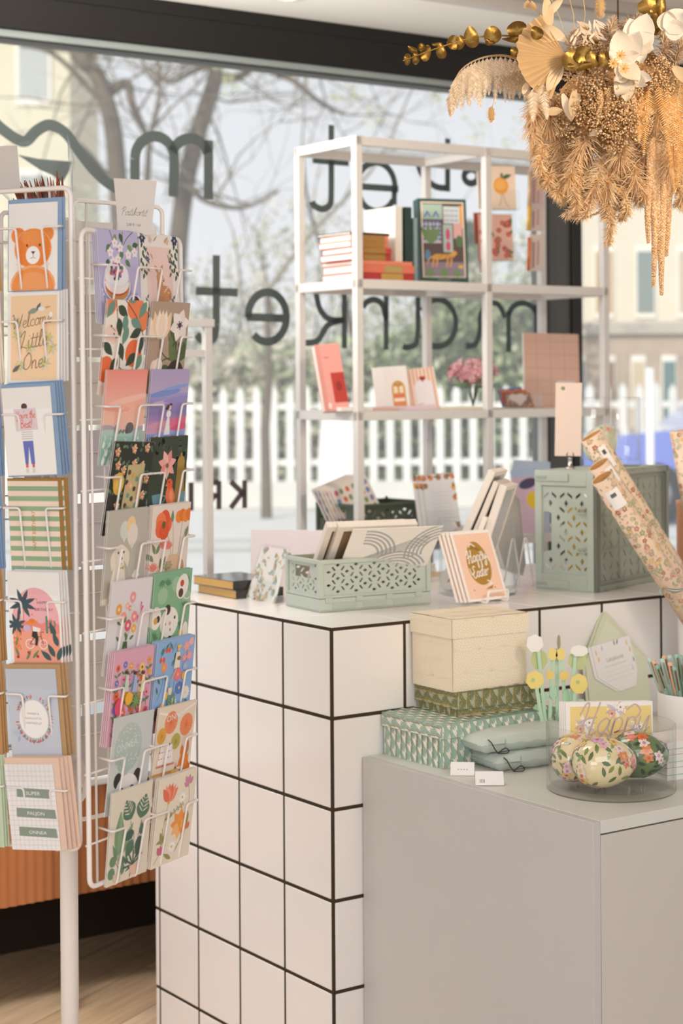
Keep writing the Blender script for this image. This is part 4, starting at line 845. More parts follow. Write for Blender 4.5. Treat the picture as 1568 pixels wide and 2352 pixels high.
def swans(a):
    a.g(0, .9, 1, a.k, '#ef9384', '#f3b4a4'); a.g(0, .5, 1, .9, '#f5b8a2', '#efc3b0'); a.e(.6, .97, .5, .05, '#f6c2b2', 8); a.e(.25, .84, .4, .05, '#f5ab98', -4)
    a.e(.1, .5, .25, .1, '#b5a5b0'); a.e(.95, .48, .2, .08, '#b9a9b2'); a.g(0, 0, 1, .5, '#a9c8ba', '#83b0a6'); a.e(.4, .47, .5, .05, '#b3cdbf', -3)
    a.e(.66, .54, .1, .085, '#6c6a66'); a.e(.6, .5, .05, .05, '#5f5e5c'); a.e(.34, .53, .05, .07, '#a5938d'); a.d([(.42, .48), (.45, .5), (.5, .48), (.36, .47), (.52, .5)], .025, '#6f7a70')
    for x, y, s in ((.06, .3, 1), (.14, .18, 1.1), (.2, .3, .8), (.36, .22, .9), (.5, .1, 1.1), (.56, .28, .8), (.62, .2, .9), (.78, .32, .7), (.88, .38, .6), (.9, .3, .6), (.07, .06, 1.3), (.2, .02, 1.4), (.7, .05, 1.2)):
        a.e(x, y, .028 * s, .05 * s, '#eef1ea', -20); a.s([(x - .005, y + .04 * s), (x + .03 * s, y + .1 * s), (x + .01 * s, y + .14 * s)], .014 * s, '#eef1ea')
    for x, y in ((.45, .82), (.5, .76), (.62, .78), (.7, .8)): a.l(x, y, .04, .012, 70, '#f8ece6')
postcard(2, 0, swans, 'swans on a green lake under a coral sky', '#f3b4a4', 1, 7, dx=-.001)
def girl(a):
    a.g(0, 1.05, 1, a.k, '#b3a3c8', '#b9a9cc'); a.g(0, .75, 1, 1.05, '#a99fce', '#8e7fb8'); a.g(0, .42, 1, .75, '#8f7db5', '#d9a0b8')
    for x, y, rx, ry, c in ((.4, 1.05, .4, .05, '#7f93cf'), (.7, 1.14, .35, .03, '#8fa3d6'), (.3, .9, .3, .03, '#c9b2d2'), (.7, .95, .35, .035, '#9a90c8'), (.8, .6, .4, .06, '#e36f92'), (.9, .52, .3, .05, '#e0607f'), (.3, .56, .3, .05, '#d69ab4'), (.2, .66, .25, .03, '#a184bb')): a.e(x, y, rx, ry, c, 6)
    a.g(0, 0, 1, .42, '#8aa0d6', '#5a5598'); a.e(.5, .4, .6, .05, '#93a8da', 4)
    a.d(spread(70, 0, 1, 0, .4, 8), [.011, .016], ['#e8ecf6', '#d85a5a', '#e07a6a', '#f3d9d9']); a.d(spread(40, 0, 1, 0, .15, 9), .014, '#c94f5e')
    a.p([(.44, .4), (.5, .66), (.56, .66), (.6, .4)], '#f2eeee'); a.e(.53, .72, .06, .06, '#f2eeee'); a.e(.55, .82, .035, .04, '#e8c3b0'); a.l(.54, .86, .13, .07, 215, '#4a3030'); a.e(.57, .87, .04, .02, '#5a4038')
postcard(2, 1, girl, 'a girl in white in a lavender field at dusk', '#b3a3c8', 1, 7)
def garden(a):
    q = random.Random(5)
    for _ in range(70): a.l(q.uniform(0, 1), q.uniform(0, 1.4), .085, .05, q.uniform(0, 360), q.choice(('#5f7a5c', '#4e6a52', '#6f8a66')))
    for x, y in ((.1, 1.25), (.5, 1.3), (.82, 1.32), (.3, .98), (.75, 1.05), (.12, .85), (.9, .85), (.85, .6), (.25, .45), (.9, .3), (.1, .2), (.5, .06), (.15, 1.05), (.55, 1.08)): a.d([(x + .055 * cos(i * 2.4) * sqrt(i / 9), y + .055 * sin(i * 2.4) * sqrt(i / 9)) for i in range(12)], .02, ['#ecb58c', '#e2a075', '#f2c8a6'])
    a.p([(.36, .22), (.78, .2), (.82, 1.08), (.4, 1.06)], '#c3b384')
    for i in range(14): a.e(.42 + .34 * ((i * 37) % 10) / 10, .3 + .05 * i, .04, .04, ('#4a3a32', '#6f9a8a', '#d9a05a', '#5a4038', '#e2c0a0')[i % 5]); 
    a.e(.22, .78, .13, .17, '#e2b64a'); a.e(.24, .78, .08, .1, '#edc765'); a.l(.42, .68, .18, .08, 60, '#e7a781')
    for x, y in ((.6, .36), (.7, .45), (.5, .4)): a.e(x, y, .04, .05, '#77a392')
postcard(3, 0, garden, 'a tea table among blossoms on black', '#2f3028', 1, 9, dx=.002, roll=3)
def bird(a):
    a.d(spread(40, 0, 1, .8, 1.4, 6), .06, ['#3f4836', '#47523c', '#3a4232'])
    a.r(.04, .17, 1, .21, '#efe6df'); a.s([(.5, .17), (.56, 0)], .03, '#e5dcd4', False); a.s([(.8, .17), (.76, 0)], .02, '#e5dcd4', False)
    a.p([(.7, .22), (.76, 1.0), (.94, 1.0), (.98, .22)], '#a8843a'); a.e(.85, 1.0, .1, .1, '#b08c40'); a.e(.85, 1.12, .025, .03, '#b08c40'); a.s([(.96, .9), (1.06, .8), (.98, .5)], .03, '#9a7832')
    for i in range(4): a.s([(.75 + i * .05, .25), (.78 + i * .04, .95)], .01, '#8d6c2c', False)
    for x in (.26, .98): a.p([(x - .14, .52), (x + .14, .54), (x + .07, .27), (x - .07, .27)], '#6f9aa3'); a.e(x, .23, .2, .03, '#5f8a94'); a.s([(x + .13, .5), (x + .22, .47), (x + .1, .34)], .02, '#6f9aa3')
    for i in range(7): a.l(.48, .98, .24, .13, 51 * i + 15, ('#efa9a0', '#e88f8a', '#f3bab0')[i % 3])
    a.e(.48, .96, .04, .04, '#7a6a3a'); a.s([(.48, .94), (.5, .75), (.56, .66)], .008, '#7a8a5a')
    a.e(.6, .48, .115, .17, '#ef7a4c', 18); a.e(.57, .67, .08, .085, '#ea5f3a'); a.p([(.64, .4), (.84, .24), (.8, .21), (.6, .32)], '#ee8a4c'); a.p([(.5, .68), (.46, .65), (.51, .64)], '#d9a25a'); a.e(.56, .7, .014, .016, '#2a2420'); a.l(.6, .58, .24, .1, 285, '#f39a6a')
postcard(3, 1, bird, 'a coral bird beside teacups on dark green', '#3b4332', 1, 5)
def dog(a):
    a.e(.43, 1.1, .115, .14, '#d3d8cd'); a.e(.58, 1.17, .11, .13, '#f0cf98'); a.e(.63, 1.02, .13, .17, '#e6dacb')
    for x, y in ((.43, .95), (.63, .83)): a.p([(x - .06, y + .05), (x + .06, y + .05), (x, y - .04)], '#dcd6c8'); a.s([(x, y - .04), (.62, .4)], .004, '#d8d0c4')
    Wd = '#efe4d3'
    a.p([(.1, 0), (.16, .35), (.24, .62), (.46, .62), (.52, .35), (.5, 0)], Wd); a.e(.36, .74, .15, .15, Wd); a.l(.22, .82, .32, .15, 262, '#eadcc8'); a.l(.48, .84, .32, .14, 285, '#eadcc8'); a.e(.37, .68, .075, .08, '#f3eadc'); a.e(.08, .06, .1, .05, '#e7dac6')
    for x in (.31, .44): a.e(x, .77, .018, .02, '#3a2e28')
    a.e(.39, .68, .03, .026, '#2e2622'); a.s([(.39, .66), (.38, .6), (.42, .6)], .01, '#7a6455'); a.p([(.33, .5), (.4, .53), (.47, .5), (.46, .57), (.4, .54), (.34, .57)], '#c9a35a')
    a.r(.62, .05, .9, .26, '#d2b06c')
    for i in range(6): a.p([(.62 + i * .05, .05), (.64 + i * .05, .05), (.72 + i * .05, .26), (.7 + i * .05, .26)], '#e8d3a2')
    a.p([(.7, .26), (.84, .26), (.86, .36), (.68, .36)], '#df9350'); a.e(.77, .39, .09, .05, '#f4ece2'); a.e(.77, .44, .05, .04, '#f4ece2'); a.s([(.77, .46), (.77, .56)], .008, '#dccf9a')
postcard(4, 0, dog, 'a pale dog holding balloons on grey', '#bdb6a8', 1, 6, dx=.001)
def poppy(a):
    for x, y, x2 in ((.34, 1.05, .6), (.8, 1.2, .62), (.53, 1.2, .56), (.9, 1.0, .64)): a.s([(x, y), ((x + x2) / 2 + .05, .75), (x2, .1)], .009, '#7a7a4c')
    a.p([(.5, .62), (.72, .62), (.86, .5), (.9, .3), (.84, .0), (.42, .0), (.38, .3), (.44, .5)], '#dcb899'); a.p([(.15, .0), (.18, .35), (.22, .48), (.3, .48), (.34, .35), (.38, 0)], '#e3c1a2'); a.e(.86, .3, .07, .22, '#c99c74')
    for i in range(5): a.e(.3 + .09 * cos(i * 1.26), 1.1 + .1 * sin(i * 1.26), .13, .14, ('#ea6a3a', '#e2582c', '#f08050')[i % 3])
    a.e(.31, 1.1, .045, .06, '#6a5a2c')
    for i in range(4): a.e(.74 + .09 * i - .04, 1.2 + .02 * (i % 2), .09, .1, ('#ef8b3a', '#e67a2a')[i % 2])
    for x, y, g in ((.53, 1.12, 92), (.9, .86, 70), (.14, .66, 120), (.16, .66, 60), (.32, .44, 60), (.3, .4, 95), (.1, .55, 140)): a.l(x, y, .2, .08, g, '#7c8a66')
    for x, y in ((.35, .78), (.46, .76), (.1, .45)):
        for i in range(7): a.l(x, y - .05, .15, .045, 30 + 20 * i, ('#ee8f7c', '#e8746a')[i % 2])
    a.s([(.4, .1), (.47, .38)], .012, '#8a9060'); a.d([(.47 + .13 * cos(i * 2.4) * sqrt(i / 40), .46 + .07 * sin(i * 2.4) * sqrt(i / 40)) for i in range(40)], .013, ['#a3a678', '#8f9466', '#c0c09a'])
    for i in range(7): a.s([(.46, .38), (.36 + i * .035, .44)], .006, '#8f9466')
postcard(4, 1, poppy, 'orange poppies in glass vases on cream', '#e9dace', 2, 6, dx=-.001, fan=.001)
def bouquet(a):
    for x, y in ((.22, .98), (.36, .86), (.4, 1.0), (.47, .98), (.53, 1.12), (.55, .95), (.62, .86), (.47, .72), (.62, .68), (.74, 1.05), (.76, .95)): a.s([(x, y), (.45, .5)], .006, '#b7bcae')
    for x, y, r, c in ((.22, .98, .075, '#e9a548'), (.35, .85, .075, '#eea08f'), (.42, 1.02, .05, '#f1b6a8'), (.49, .98, .04, '#ea8f93'), (.54, 1.14, .075, '#ee9aa0'), (.57, .97, .06, '#cfd6cf'), (.62, .84, .075, '#ee8f8f'), (.48, .72, .08, '#e25a78'), (.63, .66, .06, '#eeb04e')): a.e(x, y, r, r * 1.15, c); a.e(x, y, r * .35, r * .4, '#f3d9c0')
    for x, y, g in ((.72, 1.0, 80), (.74, .92, 60), (.76, .86, 40), (.68, .72, 60)): a.p([(x, y), (x + .1 * cos(radians(g)), y + .12), (x + .02, y + .14)], '#dd5f8f')
    for x, y, g in ((.2, .8, 330), (.38, .76, 70), (.3, .5, 140), (.45, .48, 70), (.55, .5, 30), (.42, .62, 300)): a.l(x, y, .12, .05, g, '#5d7f4f')
    a.p([(.4, .48), (.5, .48), (.51, .38), (.6, .25), (.6, 0), (.3, 0), (.32, .25), (.39, .38)], '#4a6b3a'); a.p([(.42, .4), (.48, .4), (.47, .2), (.4, .1)], '#6f8d55'); a.d([(.35 + .04 * i, .03 + .015 * (i % 3)) for i in range(6)], .016, '#eef0e6')
postcard(5, 0, bouquet, 'a flower bunch in a green bottle on lilac white', '#e2dbdc', 1, 7, dx=.002, roll=1.5)
def cafe(a):
    for x, y, r in ((.25, 1.05, .13), (.6, 1.2, .12), (.9, .95, .12), (.75, .2, .1), (.15, .2, .1)): a.e(x, y, r, r, '#a3c3a0')
    for x, y, g in ((.2, 1.3, 280), (.35, 1.2, 70), (.9, 1.3, 240), (.85, .8, 80), (.8, .6, 250), (.08, .4, 60), (.55, .1, 60), (.15, .7, 80)):
        for i in range(5): a.l(x, y, .13, .035, g - 50 + 25 * i, '#5f8a66')
    a.e(.46, .62, .24, .24, '#f1ece2'); a.e(.75, 1.15, .16, .2, '#efe9df', -20); a.e(.1, .72, .14, .18, '#f1e9dc'); a.e(.2, .12, .13, .1, '#f3ead8'); a.e(.9, .42, .08, .16, '#f1e8da')
    for x, y, r, c in ((.4, .82, .075, '#4e3a2f'), (.5, .34, .06, '#5a4334'), (.72, 1.05, .065, '#5a4436'), (.16, .7, .05, '#3f3a4a'), (.74, 1.2, .05, '#c8502f'), (.1, .68, .05, '#d9a24a'), (.22, .15, .07, '#6f7fb5'), (.78, .4, .07, '#e6c86a'), (.6, .68, .025, '#4e443c'), (.36, .6, .02, '#6a5a4c'), (.48, .6, .03, '#e9a58c'), (.5, .5, .025, '#c0a080')): a.e(x, y, r, r * 1.1, c)
    for x, y in ((.5, .3), (.86, .36), (.9, 1.02)): a.s([(x - .1, y + .05), (x - .08, y - .06), (x + .06, y - .07), (x + .1, y + .04)], .016, '#f1ece2')
postcard(5, 1, cafe, 'people at round tea tables on mint green', '#86b48c', 2, 6, dx=.001, fan=.0008)
def pinkfl(a):
    q = random.Random(3); C = ('#e8643c', '#f0a53a', '#d9466a', '#f2cf6a', '#e98fb0', '#6a76c0', '#f3e3c8')
    for y, n in ((1.16, 6), (.98, 6), (.72, 5), (.5, 5), (.3, 5), (.12, 5)):
        for i in range(n):
            x = .14 + .74 * i / (n - 1) + q.uniform(-.03, .03); yy = y + q.uniform(-.05, .05); r = q.uniform(.05, .085)
            a.s([(x, yy), (x + q.uniform(-.03, .03), yy - .2)], .009, '#5f8a5c'); a.l(x, yy - .12, .1, .04, 30, '#4f7f5a'); a.l(x, yy - .14, .1, .04, 150, '#5f8a5c')
            if q.random() < .55: a.f(x, yy, r, 8, q.choice(C), q.choice(C), .5)
            else: a.e(x, yy, r * .8, r * .85, q.choice(C)); a.e(x, yy, r * .3, r * .3, '#7a4a3a')
    for x, y, c in ((.34, 1.05, '#cfd8c8'), (.55, 1.02, '#a9b9d6'), (.75, 1.0, '#efe3b4'), (.75, .55, '#ee9a70')): a.p([(x - .03, y), (x + .03, y), (x + .06, y - .26), (x - .06, y - .26)], c); a.e(x, y + .03, .025, .03, '#6a4436')
    a.s([(.5, .1), (.6, .62)], .024, '#c9814a')
    for i in range(10): a.l(.61, .62, .17, .03, 36 * i, '#7f9a5c')
    a.e(.2, .58, .11, .13, '#e0506c'); a.e(.42, .68, .09, .1, '#f0b53e'); a.d(spread(20, .08, .92, .06, .4, 12), .02, ['#6a76c0', '#e8643c', '#e98fb0'])
postcard(6, 0, pinkfl, 'tiny women among bright flowers on pink', '#e0a9bd', 3, 7, dx=.0, roll=1, fan=.0012)
def bluefl(a):
    for x, y in ((.12, 1.12), (.2, 1.12), (.26, 1.26), (.33, 1.26)): a.e(x, y, .035, .045, '#df5a3c')
    for P in ([(.12, 1.16), (.2, 1.32)], [(.26, 1.3), (.34, 1.38), (.33, 1.3)], [(.22, .95), (.2, .7), (.1, .5)], [(.5, 1.36), (.4, 1.2)], [(.82, 1.3), (.8, 1.0), (.78, .8)], [(.4, .75), (.4, .4)], [(.52, .75), (.5, .4)]): a.s(P, .012, '#4f7f78')
    for x, y, g in ((.12, 1.2, 70), (.2, 1.3, 240), (.35, 1.36, 300), (.3, 1.36, 230), (.5, 1.2, 260), (.48, 1.1, 240), (.26, .84, 320), (.34, .82, 260), (.15, .75, 130), (.1, .6, 110), (.9, .35, 120)): a.l(x, y, .13, .05, g, '#4f7f78')
    for x, y, r, c, n in ((.22, 1.0, .09, '#ef9a6a', 12), (.78, 1.26, .1, '#f0a3b0', 8), (.9, 1.32, .08, '#f3b7bd', 8), (.88, 1.1, .09, '#f0a3b0', 8), (.74, 1.08, .08, '#eea0a8', 7), (.6, .84, .12, '#ea7f8c', 12), (.66, .62, .11, '#5f7fc0', 14), (.84, .52, .12, '#efe9dc', 14), (.52, .4, .11, '#eee6da', 12), (.78, .95, .09, '#9ab8e2', 10), (.26, .2, .08, '#ea7f8c', 9), (.34, .12, .08, '#e86f86', 9), (.2, .1, .07, '#ea7f8c', 9)): a.f(x, y, r, n, c, '#f0c14a' if c != '#efe9dc' else '#e2d9c4', .5)
    for x, y in ((.3, .55), (.24, .38), (.76, .8)): a.e(x, y, .06, .07, '#efc24a')
    a.p([(.5, 1.2), (.6, 1.2), (.62, .95), (.46, .95)], '#e9e2cc'); a.e(.56, 1.25, .035, .04, '#e7b79a'); a.e(.57, 1.29, .06, .025, '#f0c356'); a.p([(.52, .95), (.55, .95), (.44, .78), (.42, .8)], '#e7b79a'); a.e(.58, 1.1, .05, .035, '#9a6a4a')
    a.p([(.06, .0), (.08, .3), (.16, .3), (.2, 0)], '#e2633a'); a.l(.08, .38, .22, .08, 270, '#6a4030'); a.e(.12, .37, .035, .04, '#8a5a44')
    a.p([(.6, .06), (.72, .3), (.8, .28), (.78, .06)], '#4a78b8'); a.e(.74, .36, .04, .045, '#e0a080'); a.r(.36, .55, .46, .66, '#f3d9c0')
    for x in (.38, .46, .54): a.l(x, .3, .3, .05, 90, '#6f9a6c')
postcard(6, 1, bluefl, 'garden flowers and gardeners on sky blue', '#92b4de', 3, 7, fan=.0012)
def panda(a):
    a.eg(.42, .98, .34, .38, '#b9c7bf', '#aebfb8'); a.d(spread(60, .15, .7, .68, 1.3, 2), [.009, .013], '#dfe5df'); a.t(.4, .96, .17, 'ONNEA', '#d9dfda', 8, .85); a.p([(.38, .62), (.46, .62), (.43, .5)], '#aebfb8')
    for x in (.24, .72): a.e(x, .5, .1, .12, '#3a3330')
    a.e(.49, .26, .3, .31, '#efe8e2', n=28); a.e(.49, .06, .24, .12, '#efe8e2')
    a.e(.34, .27, .075, .11, '#3a3330', -25); a.e(.63, .28, .075, .11, '#3a3330', 25); a.e(.37, .29, .015, .015, '#d8d2cc'); a.e(.61, .29, .015, .015, '#d8d2cc')
    a.p([(.44, .14), (.54, .14), (.49, .07)], '#3a3330'); a.s([(.49, .08), (.49, .02)], .012, '#6a5c54'); a.p([(.0, -.1), (.16, .05), (.26, -.1)], '#3a3330'); a.p([(.7, -.1), (.86, .08), (1, -.1)], '#3a3330')
postcard(7, 0, panda, 'a panda under a pale green balloon', '#ccd0cd', 0, 7, dx=.003, roll=1.5, h=.155)
def fox(a):
    a.s([(.03, 1.33), (.5, 1.24), (.97, 1.36)], .03, '#f6efe4')
    def fan(x, y, r, c, c2):
        a.e(x, y, r, r * 1.05, c, n=26)
        for i in range(18): g = 2 * pi * i / 18; a.s([(x, y), (x + r * cos(g), y + r * 1.05 * sin(g))], .007, c2, False)
    fan(.36, 1.14, .17, '#ee9468', '#e2754a'); fan(.78, 1.05, .17, '#ee9468', '#e2754a'); fan(.14, .96, .12, '#e6b052', '#d0943a'); fan(.54, .82, .12, '#c0b45c', '#a59a46')
    a.t(.48, 1.19, .14, 'ONNEA', '#f8f2e8', 7, 1.0)
    for i, (w_, y) in enumerate(((.4, .5), (.36, .6), (.32, .7))): a.r(.24 - w_ / 2 + .06, y, .24 + w_ / 2 + .06, y + .1, '#f5ece6'); a.d([(.14 + .06 * j, y + .1) for j in range(6)], .018, ['#b04a4a', '#6a4a4a', '#e2a0a0'])
    a.r(.08, .46, .56, .49, '#d9826a'); a.r(.0, .33, .66, .37, '#d99a52')
    for x in (.3, .5, .64): a.s([(x, .33), (x, 0)], .022, '#cf924c', False)
    a.r(.06, .06, .3, .3, '#f1dccc'); a.r(.15, .06, .2, .3, '#f8f0e4'); a.r(.32, .08, .56, .12, '#cf924c')
    a.p([(.52, .22), (.64, .22), (.66, .36), (.5, .36)], '#edc25a'); a.s([(.58, .36), (.62, .48)], .008, '#b5623a')
    a.e(.83, .14, .13, .22, '#ea7f30', 10); a.e(.82, .44, .14, .15, '#ee8834'); a.p([(.72, .46), (.6, .39), (.76, .34)], '#ee8834'); a.p([(.6, .39), (.7, .35), (.8, .34), (.74, .4)], '#f4e4d0'); a.l(.84, .54, .26, .12, 80, '#d9722c'); a.l(.76, .54, .2, .1, 100, '#ee8834'); a.l(.86, .56, .18, .06, 80, '#b98a70'); a.e(.79, .47, .03, .04, '#3a2a22'); a.e(.61, .39, .016, .014, '#3a2a22'); a.l(.9, .1, .5, .18, 75, '#e2762c'); a.e(.99, .5, .06, .1, '#f4e8d8'); a.l(.76, .26, .22, .08, 200, '#ea7f30')
postcard(7, 1, fox, 'a fox and party fans on cream', '#e9d9c4', 1, 8, dx=.001, roll=1.5, dz=.004)
def monstera(a):
    V = ('#5b7a66', '#6f8f6f', '#4c6656')
    for P in ([(.25, .3), (.22, .75)], [(.62, .35), (.5, .9)], [(.64, .35), (.78, .85)], [(.63, .35), (.6, .7)], [(.26, .35), (.42, .6)], [(.66, .35), (.8, .6)], [(.3, .2), (.2, .32)], [(.32, .2), (.42, .34)]): a.s(P, .012, '#5f6a50')
    a.l(.24, .42, .68, .24, 90, '#7e9c76'); a.l(.26, .42, .68, .1, 90, '#93ad86'); a.l(.28, .4, .55, .17, 58, '#86a279'); a.l(.22, .35, .3, .08, 115, '#6f8f6f')
    def mon(x, y, s, g):
        a.l(x, y, .36 * s, .32 * s, g, V[0], 9)
        for i in range(4):
            for sg in (-1, 1): r = .1 + .06 * i; bx, by = x + r * s * cos(radians(g)), y + r * s * sin(radians(g)); a.l(bx, by, .15 * s, .022 * s, g + sg * 55, '#dfd6c4', 4)
    mon(.52, .92, 1.0, 118); mon(.74, .88, 1.05, 72); a.l(.6, .72, .26, .16, 200, V[2], 8); a.l(.58, .6, .3, .2, 240, V[0], 8); a.l(.76, .62, .34, .2, 262, V[2], 8); a.l(.78, .62, .2, .12, 85, V[0], 8)
    for x, y, r in ((.12, .36, .08), (.1, .18, .085), (.34, .2, .085), (.36, .33, .06), (.45, .3, .05)): a.e(x, y, r, r * 1.05, V[1 if r > .07 else 0], 20)
    for g in (30, 60, 90, 120, 150, 180, 200, 340, 300, 250): a.l(.62, .2, .3 if g < 200 else .2, .035, g, V[2])
    a.p([(.14, .15), (.34, .15), (.33, .05), (.24, .0), (.16, .04)], '#d6c3ac'); a.p([(.54, .2), (.74, .2), (.7, .04), (.58, .04)], '#e2bda4')
postcard(8, 0, monstera, 'green potted house plants on beige', '#e3d8c6', 1, 6, dx=.002)
def wild(a):
    for P in ([(.3, .98), (.24, .7), (.2, .4)], [(.2, .6), (.28, .35)], [(.68, .6), (.72, .35), (.6, .15)], [(.86, .48), (.6, .18)], [(.8, 1.2), (.86, .95), (.84, .7)], [(.66, 1.0), (.72, .85)], [(.2, .22), (.06, .06)], [(.4, .75), (.6, .85), (.7, .82)]): a.s(P, .011, '#9a9468')
    for g in range(6): a.l(.3, 1.0, .3, .14, 42 + 17 * g, ('#ea8466', '#ef9a7e', '#e4745a')[g % 3])
    a.e(.3, .99, .03, .03, '#e0a048')
    for g in (40, 85, 130, 175, 215, 260, 310, 350): a.l(.66, .58, .25, .15, g, ('#f0ab66', '#ee9a50', '#f3b87c')[g % 3])
    a.e(.66, .58, .05, .05, '#e3a030')
    for x, y, r in ((.66, 1.0, .11), (.5, .25, .12)): a.f(x, y, r, 12, '#f6f2ec', '#e6b83e', .3)
    for x, y, g in ((.8, 1.2, 80), (.78, 1.2, 120), (.82, 1.18, 50), (.8, 1.15, 150)): a.l(x, y, .14, .08, g, '#d28ba6')
    for g in (60, 90, 120): a.l(.2, .18, .16, .1, g, '#cc6f86'); a.l(.88, .45, .12, .07, g + 10, '#df7a5c')
    for x, y, g in ((.16, .55, 285), (.2, .5, 300), (.3, .42, 190), (.5, .06, 150), (.85, .75, 270), (.45, .8, 200)): a.l(x, y, .24, .07, g, '#9a9660')
    for i in range(9): a.l(.36 + .04 * i, .72 + .015 * i, .12, .02, 60 if i % 2 else 130, '#b0aa80')
postcard(8, 1, wild, 'orange cosmos and daisies on beige', '#eadecb', 2, 8, fan=.001)
# signs clipped above the racks
pm = at(306, 540, 2.88); sg = MB()
Msg = frame(at(262, 536, 2.86), (1, .25, 0)) @ R(2, 'Y')
a = Art(.0665, .088, paper='#d2c9c2', th=.0006)
a.sc(.47, .45, .095, 'Postikortit', '#6f655c', .1, 0, .3); a.t(.46, .2, .095, '2,00 € / kpl', '#6a625c', 0, .95)
# the sheet bows slightly and widens upwards
vs = []
for v in a.mb.V:
    x, y, z = v; k = z / .088; x2 = .0335 + (x - .0335) * (.78 + .26 * k) ; vs.append((x2 - .002 * k, y, z))
a.mb.V = vs
t = thing('price_sign', 'grey paper price sign with handwriting above the postcards', 'sign', Msg); a.obj('sign_sheet', parent=t)
mb = MB(); mb.tube([(.03, .003, -.012), (.03, .003, .004)], .003, WC, 8); mb.box(.015, .045, -.001, .004, -.008, .0, WC, .001); mb.build('clip', 'white_paint', t)
mb = MB(); mb.box(0, .07, 0, .001, 0, .075, '#cdc4bc'); mb.build('price_sign', 'paper', M=frame(at(-52, 445, 2.93), (1, .1, 0)) @ R(-4, 'Y'), label='blank grey card sign cut by the left edge above the cards', cat='sign')
# cellophane cone with dried flowers behind the spinner
t = thing('wrapped_dried_bouquet', 'russet dried flowers in clear cellophane behind the card spinner', 'bouquet', frame(at(112, 520, 3.35), (1, 0, 0)) @ R(-14, 'Y'))
mb = MB(); q = random.Random(8)
for i in range(90):
    x, y = q.uniform(-.045, .04), q.uniform(-.02, .02); h = .055 + .04 * q.random(); mb.tube([(x * .4, y, -.03), (x, y, h * .7), (x * 1.15, y, h)], [.0018, .003, .0006], q.choice(('#a3573a', '#8d4630', '#b96f50', '#7a4a3a', '#c98f78')), 4)
mb.build('dried_flowers', 'dried', t, kind='stuff')
mb = MB(); n = 26; vs = []; 
for (r0, z) in ((.012, -.12), (.055, .05), (.075, .11), (.082, .15)):
    for j in range(n): g = 2 * pi * j / n; rr = r0 * (1 + .09 * sin(5 * g + z * 30)); vs.append((rr * cos(g), rr * .55 * sin(g), z + .012 * sin(7 * g) * (z > .1)))
fs = [(i * n + j, i * n + (j + 1) % n, (i + 1) * n + (j + 1) % n, (i + 1) * n + j) for i in range(3) for j in range(n)]
mb.add(vs, fs, '#ffffff', True); mb.build('cellophane_wrap', 'cellophane', t)
# ================================================================== things on the tiled counter
def wpx(p): d = p - Vector((0, 0, EYE)); a = F * d.x / d.y; b = -F * d.z / d.y; return PX + _c * a - _s * b, PY + _s * a + _c * b
def run(p, d, px):                               # how far to go from p along d until the photo column px
    lo, hi = 0.0, 1.5
    s_ = 1 if wpx(p + d * .1)[0] > wpx(p)[0] else -1
    for _ in range(40):
        m = (lo + hi) / 2
        if (wpx(p + d * m)[0] - px) * s_ < 0: lo = m
        else: hi = m
    return lo
def diamonds(w, h, cell, rot=False, margin=.0):
    """cut-outs of the crate sides: staggered diamonds with a slanted pair of slots under each"""
    pt = .8; H_ = []; u, v = (h, w) if rot else (w, h); c = cell; ny = int(v / (c * pt)) + 1; nx = int(u / c) + 1; oy = (v - ny * c * pt) / 2; ox = (u - nx * c) / 2
    for j in range(ny + 1):
        for i in range(nx + 1):
            cx = ox + (i + .5 * (j % 2)) * c; cy = oy + (j + .4) * c * pt
            D = [(cx, cy + .2 * c), (cx + .125 * c, cy), (cx, cy - .2 * c), (cx - .125 * c, cy)]; Sl = []
            for sg in (-1, 1): x = cx + sg * .26 * c; y = cy - .36 * c; Sl.append([(x - sg * .15 * c, y - .2 * c), (x - sg * .15 * c, y - .03 * c), (x + sg * .15 * c, y + .2 * c), (x + sg * .15 * c, y + .03 * c)])
            for poly in [D] + Sl:
                if all(-.002 < x < u + .002 and -.002 < y < v + .002 for x, y in poly): H_.append([(y, x) if rot else (x, y) for x, y in poly])
    return H_
SAGE = '#bac2b5'
def panel(mb, M, w, h, th, holes, col, margin=.012):
    vs, fs = holed([(0, 0), (w, 0), (w, h), (0, h)], [[(x + margin, z + margin) for x, z in q_] for q_ in holes], th)
    o = mb.M; mb.M = M; mb.add(vs, fs, col); mb.M = o
